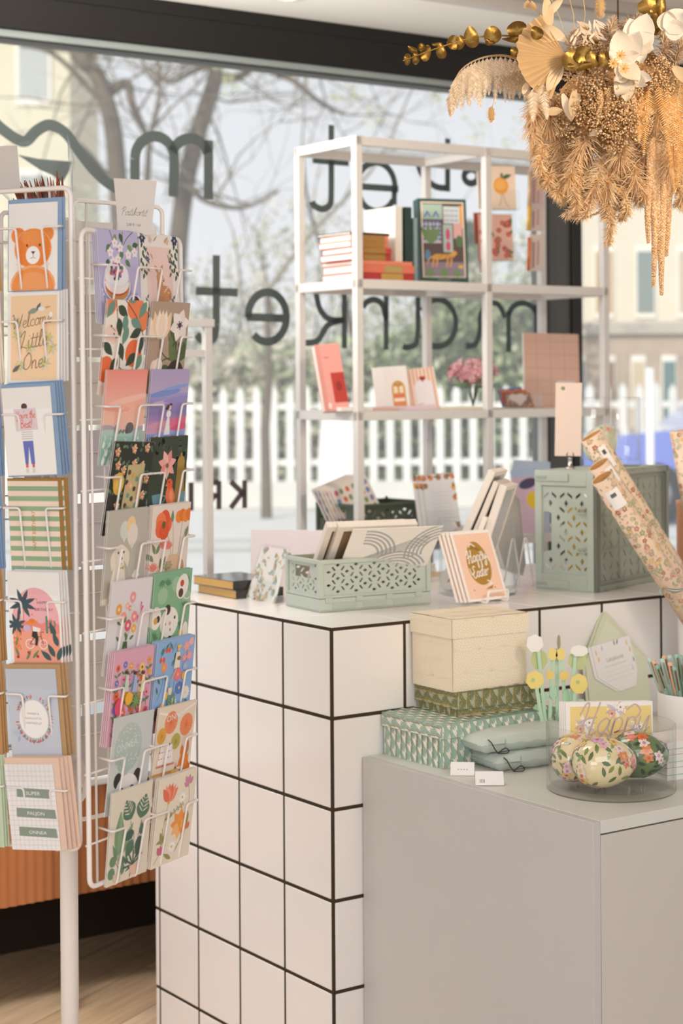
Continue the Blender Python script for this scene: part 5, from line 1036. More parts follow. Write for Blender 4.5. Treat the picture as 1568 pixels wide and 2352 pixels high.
# small crate -------------------------------------------------------
CX_, CY_, CZ_ = .308, .168, .122
Mc = SM(.122, .226, HC, -5)
t = thing('folding_crate', 'small sage green folding crate holding wrapped prints', 'crate', Mc)
def crate_body(t, L, D, Hh, col, mid=.032, cell=.031):
    mb = MB(); th = .0022
    mb.box(0, L, 0, D, .001, .0045, col); mb.build('base', 'plastic', t)
    for nm, M, w in (('long_side', Matrix(), L), ('long_side', T(L, D, 0) @ R(180, 'Z'), L), ('short_side', T(0, D, 0) @ R(-90, 'Z'), D), ('short_side', T(L, 0, 0) @ R(90, 'Z'), D)):
        mb = MB(); mb.M = M; short = nm == 'short_side'
        hz = Hh - mid - .012; holes = diamonds(w - .036, hz - .012, cell, True)
        if short: holes = [q_ for q_ in holes if not (.2 * w - .018 < sum(p[0] for p in q_) / 4 < .8 * w - .018 and sum(p[1] for p in q_) / 4 > hz - .052)] + [[(w * .25 - .018, hz - .046), (w * .72 - .018, hz - .046), (w * .72 - .018, hz - .018), (w * .25 - .018, hz - .018)]]
        panel(mb, M @ T(0, .005, 0) @ T(.006, 0, mid + .0), w - .012, hz + .008, th, holes, col, .012)
        mb.box(.001, w - .001, 0, .006, .002, mid - .001, col, .0012)                      # solid lower band
        mb.box(0, w, -.0015, .008, Hh - .010, Hh, col, .0012)                              # rim
        for x in (0, w - .012): mb.box(x, x + .012, -.001, .007, mid, Hh - .004, col, .0012)
        mb.box(.012, w - .012, .0005, .0055, mid, mid + .006, col, .001)
        n = 3 if not short else 1
        if not short:
            for i in range(n + 1):
                x = .022 + (w - .06) * i / n; mb.box(x - .006, x + .012, -.0035, .001, mid - .011, mid + .001, col, .0012); mb.box(x - .002, x + .008, -.0042, -.002, mid - .006, mid - .003, col, .0006)
            for i in range(n): x = .03 + (w - .06) * i / n; mb.box(x + .006, x + (w - .06) / n - .012, -.0012, .0, .006, mid - .011, '#b2baac', .0006)
        mb.build(nm, 'plastic', t)
    for x in (.004, L - .012):
        mb = MB(); mb.box(x, x + .008, D - .008, D - .002, Hh, Hh + .006, col, .001); mb.build('stacking_lug', 'plastic', t)
crate_body(t, CX_, CY_, CZ_, SAGE)
def print_frame(label, M, w, h, dep, art=None, wrap=True, wood='#eadfd3', inner='#b08f6d'):
    t = thing('picture_frame', label, 'framed print', M); b = .016; mb = MB()
    for x0, x1, z0, z1 in ((0, b, 0, h), (w - b, w, 0, h), (b, w - b, 0, b), (b, w - b, h - b, h)): mb.box(x0, x1, 0, dep, z0, z1, wood, .001)
    mb.build('wood_frame', 'card_board', t)
    mb = MB(); mb.box(b, w - b, dep * .75, dep * .9, b, h - b, inner); mb.build('backing', 'card_board', t)
    if art: art(t, w, h)
    if wrap:
        mb = MB(); e = .004; mb.add([(-e, -.004, -e), (w + e, -.004, -e), (w + e, -.004, h + e), (-e, -.004, h + e), (-e, dep + .003, h + e), (w + e, dep + .003, h + e), (w + e, dep + .003, -e)], [(0, 1, 2, 3), (3, 2, 5, 4), (1, 6, 5, 2)], '#ffffff'); mb.build('clear_wrap', 'cellophane', t)
    return t
def arcs(t, w, h):
    a = Art(w * 1.02, h * .98, paper='#fbf5ec', th=.0015)
    for cx, cy, g0, g1 in ((.18, a.k - .42, 5, 100), (1.06, a.k - .36, 95, 200), (.62, a.k - .75, 30, 150)):
        for i in range(5): r = .2 + .045 * i; a.s([(cx + r * cos(radians(g)), cy + r * sin(radians(g))) for g in range(g0, g1 + 1, 8)], .022, '#b3b4b2', False)
    for i in range(5): a.s([(.12 - i * .03, a.k - .5 - i * .03), (.62 - i * .02, a.k - .24 - i * .035), (.9, a.k - .12 - i * .036)], .013, '#a9aaa8')
    a.obj('print_sheet', parent=t, M=T(-.004 + .014, -.0035, .006))
for k, (x, y, lab, ar) in enumerate(((.036, .152, 'wrapped pale wood frame at the back of the small crate', None), (.058, .136, 'wrapped pale wood frame in the middle of the small crate', None), (.074, .122, 'wrapped print with grey arcs in front in the small crate', arcs))):
    if ar is None: print_frame(lab, Mc @ T(x, y, .006) @ R(-8, 'Z') @ R(42, 'X'), .2, .262, .018)
    else:
        t2 = thing('picture_frame', lab, 'framed print', Mc @ T(x, y, .006) @ R(-8, 'Z') @ R(43, 'X')); arcs(t2, .225, .262)
        mb = MB(); mb.add([(0, -.006, 0), (.236, -.006, 0), (.25, -.006, .276), (.012, -.006, .276)], [(0, 1, 2, 3)], '#ffffff'); mb.build('clear_wrap', 'cellophane', t2)
# black notebooks with gilt edges -------------------------------------
for k, (a, b, z, r_, lab) in enumerate(((.108, .575, 0, 0, 'lower black notebook with gilt edges at the left end of the counter'), (.104, .582, .0225, 1.5, 'upper black notebook with gilt edges at the left end of the counter'))):
    t = thing('notebook', lab, 'notebook', SM(a, b, HC + z, r_), None)
    mb = MB(); mb.box(.0006, .138, .0015, .186, .0018, .0202, '#c79a55'); mb.build('gilt_pages', 'satin', t)
    mb = MB(); mb.box(0, .14, 0, .188, 0, .0018, '#2d2a28', .0006); mb.box(0, .14, 0, .188, .0202, .022, '#4b4a49', .0006); mb.box(.0, .14, -.0006, .0016, 0, .022, '#2b2725', .0006); mb.build('cover', 'gloss', t)
# white board -----------------------------------------------------------
p = onz(575, 1349, HC); mb = MB(); mb.box(0, .25, 0, .004, 0, .152, '#e6dde2', .0008)
mb.build('display_board', 'paper', M=frame(p, (1, .12, 0)) @ R(-3, 'X') @ R(1.5, 'Y'), label='blank pale lilac board standing behind the small crate', cat='board')
def floral(a, seed, bg=None, n=40, pal=('#e9b48c', '#a9b9cf', '#9fb397', '#f1cf9a', '#c98f7c')):
    q = random.Random(seed)
    for _ in range(n):
        x, y, r = q.random(), q.uniform(0, a.k), q.uniform(.04, .075)
        a.l(x, y, r * 2.2, r * .8, q.uniform(0, 360), q.choice(('#9fb397', '#86a08a'))); a.l(x, y, r * 2.2, r * .8, q.uniform(0, 360), '#a9b996')
        a.f(x, y, r, 5, q.choice(pal), '#f0d28a', .8, q.uniform(0, 70))
for k, (px, py, tl) in enumerate(((634, 1387, 22), (652, 1390, 17))):
    p = onz(px, py, HC); t = thing('greeting_card', ('floral card in a clear sleeve leaning at the far left of the small crate', 'floral card in a clear sleeve leaning against the small crate')[k], 'greeting card', frame(p + W * .14, -W) @ R(-tl, 'X'))
    a = Art(.10, .135, paper='#f3ede4'); floral(a, 3 + k, n=34); a.obj('card', parent=t)
    mb = MB(); mb.box(-.005, .115, -.004, -.0035, -.001, .142, '#ffffff'); mb.build('clear_sleeve', 'cellophane', t)
# glass cylinder with frames ---------------------------------------------
vc = at(1097, 1365, 4.55); vc.z = HC
def glass_pot(name, label, M, r, h, wall=.004, foot=.012, cat='vase', n=56):
    mb = MB(); mb.lathe([(0, 0), (r - .003, 0), (r, .003), (r, h - .002), (r - wall / 2, h), (r - wall, h - .002), (r - wall, foot + .004), (r - wall - .004, foot), (0, foot)], '#ffffff', n)
    return mb.build(name, 'clear_glass', M=M, label=label, cat=cat)
glass_pot('glass_vase', 'clear glass cylinder holding pale wood frames on the counter', T(*vc), .098, .19)
for k, (px0, py0, px1, py1, w, hh, col, lab) in enumerate((
    (1032, 1330, 1150, 1080, .13, .018, '#e9dfd4', 'leftmost pale frame leaning in the glass cylinder'), (1052, 1340, 1158, 1105, .12, .014, '#e4d8cc', 'middle pale frame leaning in the glass cylinder'), (1090, 1345, 1172, 1112, .12, .02, '#e9dfd6', 'right frame with a shiny grey back in the glass cylinder'), (1060, 1352, 1128, 1185, .10, .012, '#eee6dc', 'shortest pale frame low in the glass cylinder'))):
    a_, b_ = at(px0, py0, 4.53 - .01 * k), at(px1, py1, 4.53 - .01 * k); d = b_ - a_; L = d.length; a_.z = max(a_.z, HC + .016)
    M = frame(a_, Vector((.35, 1, 0)), d); M = M @ T(-w * .4, 0, 0)
    t = thing('picture_frame', lab, 'framed print', M); mb = MB(); b = .012
    for x0, x1, z0, z1 in ((0, b, 0, L), (w - b, w, 0, L), (b, w - b, 0, b), (b, w - b, L - b, L)): mb.box(x0, x1, -hh / 2, hh / 2, z0, z1, col, .001)
    mb.build('wood_frame', 'card_board', t); mb = MB(); mb.box(b, w - b, -hh * .4, -hh * .3, b, L - b, '#9c958e'); mb.build('backing', 'gloss', t)
# Easter cards on a wire stand ------------------------------------------
p = onz(1079, 1390, HC); ex = Vector((.747, .665, 0)); Me = frame(p, ex)
EW, EH = .138, .176
def easter(a):
    a.r(.055, .045, .955, a.k - .05, '#f6cdb5'); c = '#b0873a'
    cx, cy = .5, .68; pts = []
    for i in range(36): g = 2 * pi * i / 36; pts.append((cx + (.285 - .035 * sin(g)) * cos(g), cy + .40 * sin(g)))
    a.p(pts, c); a.p([(.36, .96), (.52, .92), (.62, .86), (.6, .94), (.5, 1.02)], '#9a7434'); a.p([(.56, .88), (.66, .9), (.7, .8)], '#d9cbbd'); a.s([(.36, .98), (.42, 1.04), (.52, .98)], .024, '#f4ebe0')
    a.sc(.5, .72, .105, 'Happy', '#f6eee4', .2, 6, .15, .95); a.sc(.5, .44, .1, 'Easter', '#f6eee4', .2, 6, .15, .92)
    a.s([(.24, .6), (.27, .48), (.32, .52)], .022, '#f4ebe0'); a.s([(.7, .8), (.76, .78), (.78, .7)], .022, '#f4ebe0'); a.s([(.6, .36), (.68, .32), (.62, .26), (.72, .3)], .022, '#f4ebe0')
    a.p([(.5, .2), (.72, .27), (.68, .2)], c); a.d([(.22, .2), (.75, .22), (.78, .16), (.68, .16)], .016, c)
t0 = None
for k in range(4):
    M = Me @ T(.0 - .008 * k, .006 * k + .004, .006) @ R(-21 , 'X')
    lab = ('front Happy Easter card with a golden egg on the wire stand', 'spare Easter card directly behind the front one', 'third Easter card in the stack on the wire stand', 'rearmost Easter card in the stack on the wire stand')[k]
    if k == 0: a = Art(EW, EH, paper='#f6f0ea', th=.0014); easter(a); t0 = a.obj('greeting_card', M=M, label=lab, cat='greeting card', group='Easter cards on the wire stand')
    else: dup(t0, M, lab)
t = thing('wire_card_stand', 'white wire stand holding the Happy Easter cards', 'stand', Me); wr = MB()
wr.tube(bend([(.045, .034, .003), (.045, -.016, .003), (.045, -.018, .03), (.115, -.018, .03), (.115, -.016, .003), (.115, .034, .003)], .008), .0028, '#f3ece7', 8); wr.build('front_lip', 'white_paint', t)
wr = MB(); wr.tube(bend([(.045, .034, .003), (.045, .098, .003), (.06, .06, .12), (.1, .06, .12), (.115, .098, .003), (.115, .034, .003)], .008), .0028, '#f3ece7', 8); wr.build('back_loop', 'white_paint', t)
# grey gift cards on a zigzag wire stand behind
p = onz(1172, 1352, HC); Mg = frame(p, (.9, .43, 0))
t = thing('wire_card_stand', 'white zigzag wire stand between the glass cylinder and tall crate', 'stand', Mg); wr = MB()
for x in (.0, .038): wr.tube(bend([(x - .004, .03, .003), (x + .006, .0, .128), (x + .012, .0, .128), (x + .028, -.006, .004)], .006), .0024, '#f0e9e2', 8)
wr.tube([(-.004, .03, .003), (.034, .03, .003)], .0022, '#f0e9e2', 6); wr.build('zigzag_wire', 'white_paint', t)
for k in range(3):
    mb = MB(); mb.prism([(.0, .02), (.05, .0), (.062, .03), (.062, .2), (.045, .215), (.016, .2), (-.022, .12)], 0, .002, ('#b3aca5', '#e9e2db', '#d8cfc6')[k])
    mb.build('gift_card', 'satin', M=Mg @ T(.0 - .005 * k, .02 + .005 * k, .03) @ R(-10, 'X'), label=('grey angular card in front on the zigzag stand', 'white angular card behind the grey one on the zigzag stand', 'beige angular card at the back of the zigzag stand')[k], cat='card')
# tall crate standing on its end --------------------------------------------
BX, BY, BZ = .41, .181, .308; Mb = SM(.905, .127, HC, 19)
t = thing('folding_crate', 'large sage green folding crate standing on its end on the counter', 'crate', Mb)
GS = '#b6beb1'; GD = '#979b8b'
mb = MB(); Ml = T(0, BY, 0) @ R(-90, 'Z')         # patterned end with the grip hole
holes = [q_ for q_ in diamonds(BY - .05, BZ - .085, .046) if not (sum(p_[0] for p_ in q_) / 4 < .034 and .045 < sum(p_[1] for p_ in q_) / 4 < .165)]
panel(mb, Ml @ T(.012, .006, .03), BY - .024, BZ - .06, .003, [[(x, z) for x, z in q_] for q_ in holes] + [[(.0, .055), (.022, .06), (.022, .155), (.015, .16), (.0, .16)]], GS, .012)
mb.M = Ml
for x0, x1, z0, z1 in ((0, .02, 0, BZ), (BY - .03, BY, 0, BZ), (.02, BY - .03, 0, .042), (.02, BY - .03, BZ - .04, BZ)): mb.box(x0, x1, 0, .012, z0, z1, GS, .0015)
for z0 in (.006, BZ - .028): mb.box(.004, BY * .55, -.003, .001, z0, z0 + .02, GS, .001); mb.box(.006, .036, -.0045, 0, z0 + .006, z0 + .014, '#a3ab9c', .0008)
for z0 in (.10, .20): mb.tube(bend([(BY - .03, -.001, z0), (BY - .056, -.001, z0), (BY - .056, -.001, z0 + .012), (BY - .03, -.001, z0 + .012)], .005), .002, GS, 6)
mb.build('end_panel', 'plastic', t)
mb = MB(); hs = []                                   # ribbed bottom facing right
for j in range(9):
    for i in range(9):
        x, z = .05 + i * .037, .034 + j * .028; s_ = 1 if (i + j // 2) % 2 else -1; hs.append([(x - s_ * .006 - .0026, z - .0085), (x - s_ * .006 + .0026, z - .0085), (x + s_ * .006 + .0026, z + .0085), (x + s_ * .006 - .0026, z + .0085)])
panel(mb, T(0, .008, 0), BX, BZ, .003, hs, GD, 0)
for x0, x1, z0, z1 in ((0, BX, 0, .016), (0, BX, BZ - .016, BZ), (0, .014, 0, BZ), (BX - .014, BX, 0, BZ)): mb.box(x0, x1, 0, .012, z0, z1, GD, .0015)
for x0, x1, z0, z1 in ((.022, BX - .022, .022, .0255), (.022, BX - .022, BZ - .026, BZ - .0225), (.022, .0255, .022, BZ - .022), (BX - .026, BX - .0225, .022, BZ - .022)): mb.box(x0, x1, .002, .008, z0, z1, GD, .0008)
for x in (.13, .24, .34): mb.box(x, x + .002, .004, .008, .026, BZ - .026, GD)
for z in (.105, .19): mb.box(.026, BX - .026, .004, .008, z, z + .002, GD)
for x in (.04, .1, .19, .25, .34):
    for z in (0, BZ - .004): mb.box(x, x + .02, -.003, .003, z, z + .004, GD, .001)
mb.build('base_panel', 'plastic', t)
mb = MB(); mb.box(.004, BX - .002, .004, BY - .004, BZ - .006, BZ, GS, .0015); mb.build('long_side', 'plastic', t)
mb = MB(); mb.box(.004, BX - .002, .004, BY - .004, 0.001, .006, GS, .0015); mb.build('long_side', 'plastic', t)
mb = MB(); panel(mb, T(BX, 0, 0) @ R(90, 'Z') @ T(0, .002, 0), BY, BZ, .003, [[(x, z) for x, z in q_] for q_ in diamonds(BY - .04, BZ - .06, .046)], GS, .02); mb.build('end_panel', 'plastic', t)
for k, (x, y, c, lab) in enumerate(((.12, .05, '#e2b84c', 'yellow'), (.17, .07, '#b9bcd0', 'lilac grey'), (.24, .06, '#e8d8cc', 'cream'))):
    mb = MB(); mb.box(0, .002, 0, .1, 0, .2, c); mb.build('card_pack', 'paper', M=Mb @ T(x, y, .007), label=lab + ' card pack standing inside the tall crate', cat='card pack')
ZT = HC + BZ
# clip with a blank tag
p = at(1309, 1076, 4.70); p.z = ZT; t = thing('tag_holder', 'chrome clip holding a blank blush tag on the tall crate', 'tag holder', frame(p, (1, .1, 0)))
mb = MB(); mb.lathe([(.014, 0), (.014, .003), (.006, .006), (.005, .026), (.0065, .028), (.0, .03)], '#c9c4bd', 20); mb.build('base', 'chrome', t)
mb = MB()
for sg in (-1, 1): mb.tube([(0, 0, .026), (sg * .007, 0, .03), (sg * .009, 0, .037), (sg * .006, 0, .044)], [.0022, .0022, .002, .0012], '#4a4038', 6)
mb.build('jaw', 'gloss', t)
mb = MB(); a = Art(.07, .192, paper='#e8d2c5', th=.0012); a.r(.18, 2.5, .21, 2.57, '#c9b458'); a.r(.22, 2.47, .25, 2.6, '#5f6a2c'); a.r(.26, 2.46, .32, 2.6, '#7c7a2a'); a.r(.33, 2.48, .35, 2.59, '#4a4a22'); a.obj('tag', parent=t, M=T(-.041, -.001, .034) @ R(1.2, 'Y'))
# jar with a painted egg on the crate
pj = at(1402, 1068, 4.86); pj.z = ZT; glass_pot('glass_jar', 'wide clear glass jar on top of the tall crate', T(*pj), .082, .185, .004, .016, 'jar')
def egg(name, label, M, r, L, base, pal, leaf, seed, nf=16, nl=34, centre='#e9c24a'):
    """egg along local x with painted flowers and leaves lying on the shell"""
    q = random.Random(seed); mb = MB(); n, m = 40, 26
    def sh(u, v, k=1.0):                             # u 0..1 along, v angle
        t = pi * u; x = -cos(t); rr = sin(t) * (1 - .13 * x); return Vector((x * L * k, cos(v) * rr * r * k, sin(v) * rr * r * k))
    vs = [sh(i / m, 2 * pi * j / n) for i in range(m + 1) for j in range(n)]
    mb.add(vs, [(i * n + j, i * n + (j + 1) % n, (i + 1) * n + (j + 1) % n, (i + 1) * n + j) for i in range(m) for j in range(n)], base, True)
    def decal(u, v, pts, col, k):
        rr = max(.25, sin(pi * u)); n_ = len(pts); mb.add([sh(min(.99, max(.01, u + a / (pi * L))), v + b / (r * rr), k) for a, b in pts + [(sum(p_[0] for p_ in pts) / n_, sum(p_[1] for p_ in pts) / n_)]], [(i_, (i_ + 1) % n_, n_) for i_ in range(n_)], col, True)
    def leafp(g, a, w): 
        c, s_ = cos(g), sin(g); return [(x * c - y * s_, x * s_ + y * c) for x, y in [(0, 0), (a * .3, w * .8), (a * .65, w * .8), (a, 0), (a * .65, -w * .8), (a * .3, -w * .8)]]
    for i in range(nl): decal(.08 + .84 * ((i * .7549) % 1), 2.4 * i + q.uniform(-.3, .3), leafp(q.uniform(0, 6.28), q.uniform(.016, .023), .0048), q.choice(leaf), 1.014)
    for i in range(nf):
        u, v = .1 + .8 * ((i * .7549 + .3) % 1), 2.4 * i + 1.1; s_ = q.uniform(.010, .0155); c = q.choice(pal); np_ = q.choice((5, 6))
        for j in range(np_): decal(u, v, leafp(2 * pi * j / np_ + i, s_, s_ * .36), c, 1.02)
        decal(u, v, [(s_ * .3 * cos(g), s_ * .3 * sin(g)) for g in [k * 1.047 for k in range(6)]], q.choice((centre, '#d9603c', '#c98fae')), 1.026)
    return mb.build(name, 'lacquer', M=M, label=label, cat='egg')
egg('painted_egg', 'pale painted egg inside the jar on the tall crate', T(pj.x - .028, pj.y - .02, ZT + .062) @ R(-62, 'Y'), .044, .055, '#cfd0b0', ('#e9cfa8', '#d9a98a', '#e7ddc4'), ('#8f9f80', '#a9b392'), 5, 12, 26)
# wrapping-paper rolls --------------------------------------------------------
def roll(label, p0, p1, r, tag_at=None, seed=1, sheets=.0012, ground='#e9ccb2'):
    d = p1 - p0; L = d.length; x = Vector((0, 1, 0)).cross(d).normalized(); M = frame(p0, x, d)
    t = thing('wrapping_paper_roll', label, 'wrapping paper', M); mb = MB(); n = 36
    mb.lathe([(r, 0), (r, L), (r - sheets, L), (r - sheets, 0)], ground, n)
    q = random.Random(seed); cols = ('#c9907c', '#dfb3a3', '#b5b08c', '#e6bb7c', '#b97462', '#c5bd9a', '#a9a985')
    def put(g0, z0, pts, c, k): mb.add([((r + k) * cos(g0 + a / r), (r + k) * sin(g0 + a / r), min(L, max(0, z0 + b))) for a, b in pts], [list(range(len(pts)))], c, True)
    def lf(g, a, w): c, s_ = cos(g), sin(g); return [(x_ * c - y_ * s_, x_ * s_ + y_ * c) for x_, y_ in [(0, 0), (a * .35, w), (a * .7, w * .8), (a, 0), (a * .7, -w * .8), (a * .35, -w)]]
    A = 3.4; N = int(L / .0115 * A * r / .0115)
    for i in range(N):
        g = -pi / 2 + q.uniform(-A / 2, A / 2); z = q.uniform(.004, L - .004); c = q.choice(cols)
        if i % 3 == 0:
            s_ = q.uniform(.0055, .0095)
            for j in range(5): put(g, z, lf(j * 1.257 + i, s_, s_ * .42), c, .0002)
            put(g, z, [(s_ * .2 * cos(k), s_ * .2 * sin(k)) for k in (0, 1.05, 2.1, 3.14, 4.2, 5.2)], '#f1dfb0', .0004)
        else: put(g, z, lf(q.uniform(0, 6.28), q.uniform(.008, .012), .0026), q.choice(('#b5b08c', '#c5bd9a', '#a9a985', '#d9b5a2')), .0003)
    mb.build('printed_paper', 'print', t)
    mb = MB(); mb.lathe([(r - sheets - .0005, .001), (r - sheets - .0005, L - .001), (r - sheets - .002, L - .001), (r - sheets - .002, .001)], '#b98a55', 28); mb.build('kraft_core', 'card_board', t)
    if tag_at:
        g0, z0, w, h = tag_at; z0 = L - z0; mb = MB(); vs = []; fs = []; k = 6
        for i in range(k + 1):
            g = g0 + (i / k - .5) * w / r
            for zz in (z0 - h / 2, z0 + h / 2): vs.append(((r + .0012) * cos(g), (r + .0012) * sin(g), zz))
        for i in range(k): fs.append((2 * i, 2 * i + 2, 2 * i + 3, 2 * i + 1))
        mb.add(vs, fs, '#f5f0ec', True)
        for i in range(8): g = g0 - .2 * w / r + .05 * w / r * i; mb.add([((r + .0016) * cos(g + u * .0006 / r), (r + .0016) * sin(g + u * .0006 / r), z) for u, z in ((-1 - i % 2, z0 + h * .12), (1, z0 + h * .12), (1, z0 + h * .32), (-1 - i % 2, z0 + h * .32))], [(0, 1, 2, 3)], '#5a5450')
        mb.build('price_label', 'paper', t)
    return t
roll('floral wrapping roll at the back leaning over the tall crate', at(1652, 1480, 4.47), at(1357, 1000, 4.42), .029, (-1.45, .06, .02, .06), 3)
roll('middle floral wrapping roll with a white label at its mouth', at(1668, 1500, 4.42), at(1374, 1066, 4.32), .0265, (-1.1, .035, .024, .045), 5)
tr = roll('front floral wrapping roll with a barcode label', at(1640, 1500, 4.37), at(1382, 1096, 4.26), .0275, (-1.65, .055, .034, .05), 9)
pw_ = at(1640, 1600, 4.42); pw_.z = HK; mb = MB(); mb.lathe([(0, 0), (.085, 0), (.087, .003), (.087, .265), (.084, .268), (.081, .265), (.081, .004), (0, .004)], '#efe9e6', 40); mb.build('tall_white_holder', 'satin', M=T(*pw_), label='tall white holder of wrapping rolls at the right edge', cat='holder')
roll('upright floral wrapping roll at the right edge of the photo', at(1608, 1262, 4.75), at(1563, 988, 4.75), .03, None, 12)
mb = MB(); p = at(1548, 1362, 4.28)
for k in range(3): mb.tube(cat_rom([p + Vector((-.03, -.002, .012)), p + Vector((0, -.016, .004 + .003 * k)), p + Vector((.03, -.004, .012)), p + Vector((.05, .0, .018))], 6), .0012, ('#4f6f68', '#f0ece6', '#4f6f68')[k], 5)
mb.tube(cat_rom([p + Vector((-.03, -.002, .012)), p + Vector((-.036, -.006, .004)), p + Vector((-.03, -.008, -.006))], 6), .0012, '#a9c0b4', 5); mb.build('baker_twine', 'cloth', M=T(0, 0, 0), label='green and white twine tied round the wrapping rolls', cat='string')
# ribbed terracotta pot, cut by the edge
pt = at(1603, 1255, 5.05); pt.z = HC; mb = MB(); n = 120; vs = []; prof = [(.0, 0), (.055, 0), (.058, .01), (.058, .185), (.062, .19), (.062, .2), (.05, .2), (.05, .19)]
for i, (r_, z) in enumerate(prof):
    for j in range(n): g = 2 * pi * j / n; k = r_ * (1 + (.035 * abs(sin(15 * g)) if 1 < i < 4 else 0)); vs.append((k * cos(g), k * sin(g), z))
mb.add(vs, [(i * n + j, i * n + (j + 1) % n, (i + 1) * n + (j + 1) % n, (i + 1) * n + j) for i in range(len(prof) - 1) for j in range(n)], '#cf8f68', True)
mb.build('ribbed_pot', 'satin', M=T(*pt), label='ribbed terracotta pot at the right edge behind the crate', cat='pot')
# pads lying behind the cylinder
for k in range(4):
    mb = MB(); mb.box(0, .17, 0, .12, 0, .011, ('#efe9e2', '#e2cfae', '#f1ece6', '#e9e2dc')[k], .001); mb.build('notepad', 'paper', M=SM(.60 + .006 * (k % 2), .60, HC + .0112 * k, 3 * k), label=('lowest', 'cream second', 'white third', 'topmost')[k] + ' pad in the stack behind the glass cylinder', cat='notepad')
# ================================================================== things on the grey cabinet
def leafpat(a, bg, leaf, stem, dots, pitch, size, rot=False):
    """columns of feathery leaves along a stem"""
    n = int(1 / pitch) + 1; m = int(a.k / size) + 2
    if rot: n, m = int(a.k / pitch) + 1, int(1 / size) + 2
    def P(x, y): return (y, x) if rot else (x, y)
    for i in range(n + 1):
        x = (i + .2) * pitch; pts = [P(x + pitch * .06 * sin(j * 1.6), j * size * .5 - size) for j in range(2 * m + 2)]; a.s(pts, pitch * .07, stem, False)
        for j in range(m + 1):
            y = j * size - (i % 2) * size * .5
            for k, (g, L) in enumerate(((128, 1.0), (112, .95), (146, .8), (100, .7))):
                x0, y0 = P(x - pitch * .02, y + k * size * .13); a.l(x0, y0, size * .62 * L, pitch * .22, (90 - g) if rot else g, leaf, 4)
            if dots: a.d([P(x + pitch * (.2 + .12 * (k % 2)), y + size * (.15 + .2 * k)) for k in range(4)], pitch * .05, dots)
            for k in range(2): x0, y0 = P(x + pitch * .05, y + size * (.2 + .4 * k)); a.s([(x0, y0), (x0 + pitch * .2, y0 + size * .1)] if not rot else [(x0, y0), (x0 + size * .1, y0 + pitch * .2)], pitch * .035, stem, False)
def swirl(a, c, seed):
    q = random.Random(seed); R_ = .3
    for j in range(int(a.k / .25) + 2):
        for i in range(4):
            cx, cy = (i + .5 * (j % 2)) * .34, j * .25 - .04; a.e(cx, cy, R_, R_, a.bg, n=20)
            for k in range(1, 10):
                r = R_ * k / 10; n = max(8, int(6.28 * r / .022))
                for h in range(n):
                    if h % 2: continue
                    g0, g1 = 2 * pi * h / n, 2 * pi * (h + 1.1) / n; a.n -= 1; a.s([(cx + r * cos(g0), cy + r * sin(g0)), (cx + r * cos(g1), cy + r * sin(g1))], .009, c, False)
                a.n += 1
def gift_box(label, M, L, D, H_, lid, pat, bg, over=.004, patlid=None):
    t = thing('gift_box', label, 'box', M)
    for nm, z0, z1, o in (('base', 0, H_ - lid * .5, 0), ('lid', H_ - lid, H_, over)):
        mb = MB(); mb.box(-o, L + o, -o, D + o, z0, z1, bg, .0012)
        for k, (Mf, w, h) in enumerate(((T(-o, -o - .0001, z0), L + 2 * o, z1 - z0), (T(-o - .0001, D + o, z0) @ R(-90, 'Z'), D + 2 * o, z1 - z0), (T(-o, -o, z1 + .0001) @ R(-90, 'X'), L + 2 * o, D + 2 * o))):
            if k == 2 and nm == 'base': continue
            mb.M = Mf; a = Art(w - .0016, h - .0016, mb=mb, bg=bg); mb.M = Mf @ T(.0008, 0, .0008); a.bg = bg; pat(a, nm, k); mb.M = Matrix()
        mb.build(nm, 'print', t)
    return t
pg = onz(1016, 1767, HK); ag, bg_ = ab(pg); rg = 2.0
def dirs(rot): m = Matrix.Rotation(AL + radians(rot), 3, 'Z'); return m @ Vector((1, 0, 0)), m @ Vector((0, 1, 0))
ux, uy = dirs(rg); Lg, Dg = run(pg + UP * .09, ux, 1280), min(run(pg + UP * .09, uy, 871), -bg_ - .009)
def pat_green(a, nm, k): s_ = 1 / a.w; leafpat(a, '#a5c4b4', '#f8f2e2', '#b4733a', '#8a8050', .0185 * s_, .034 * s_, rot=(nm == 'lid' and k == 1))
gift_box('large flat gift box with white feather leaves on mint green', SM(ag, bg_, HK, rg), Lg, Dg, .094, .03, pat_green, '#a5c1b2')
z1 = HK + .094; po = onz(1051, 1649, z1 + .0002); ao, bo = ab(po); ro = -3; ux, uy = dirs(ro); Lo, Do = run(po + UP * .05, ux, 1233), min(run(po + UP * .05, uy, 921), -bo - .007)
def pat_olive(a, nm, k): s_ = 1 / a.w; leafpat(a, '#858a62', '#b5b39c', '#d2a548', '#e8a98c', .021 * s_, .036 * s_, rot=((nm == 'lid') == (k == 1)))
gift_box('olive green gift box with grey leaves and golden stems', SM(ao, bo, z1, ro), Lo, Do, .055, .037, pat_olive, '#7d8159')
z2 = z1 + .055; pc_ = onz(1040, 1591, z2 + .0002); ac, bc = ab(pc_); rc = -1.5; ux, uy = dirs(rc); Lc, Dc = run(pc_ + UP * .14, ux, 1208), min(run(pc_ + UP * .14, uy, 920), -bc - .007)
def pat_cream(a, nm, k): swirl(a, '#f7efe0', 4 + k)
gift_box('tall cream gift box with dashed swirls on top of the stack', SM(ac, bc, z2, rc), Lc, Dc, .160, .043, pat_cream, '#efdfc3')
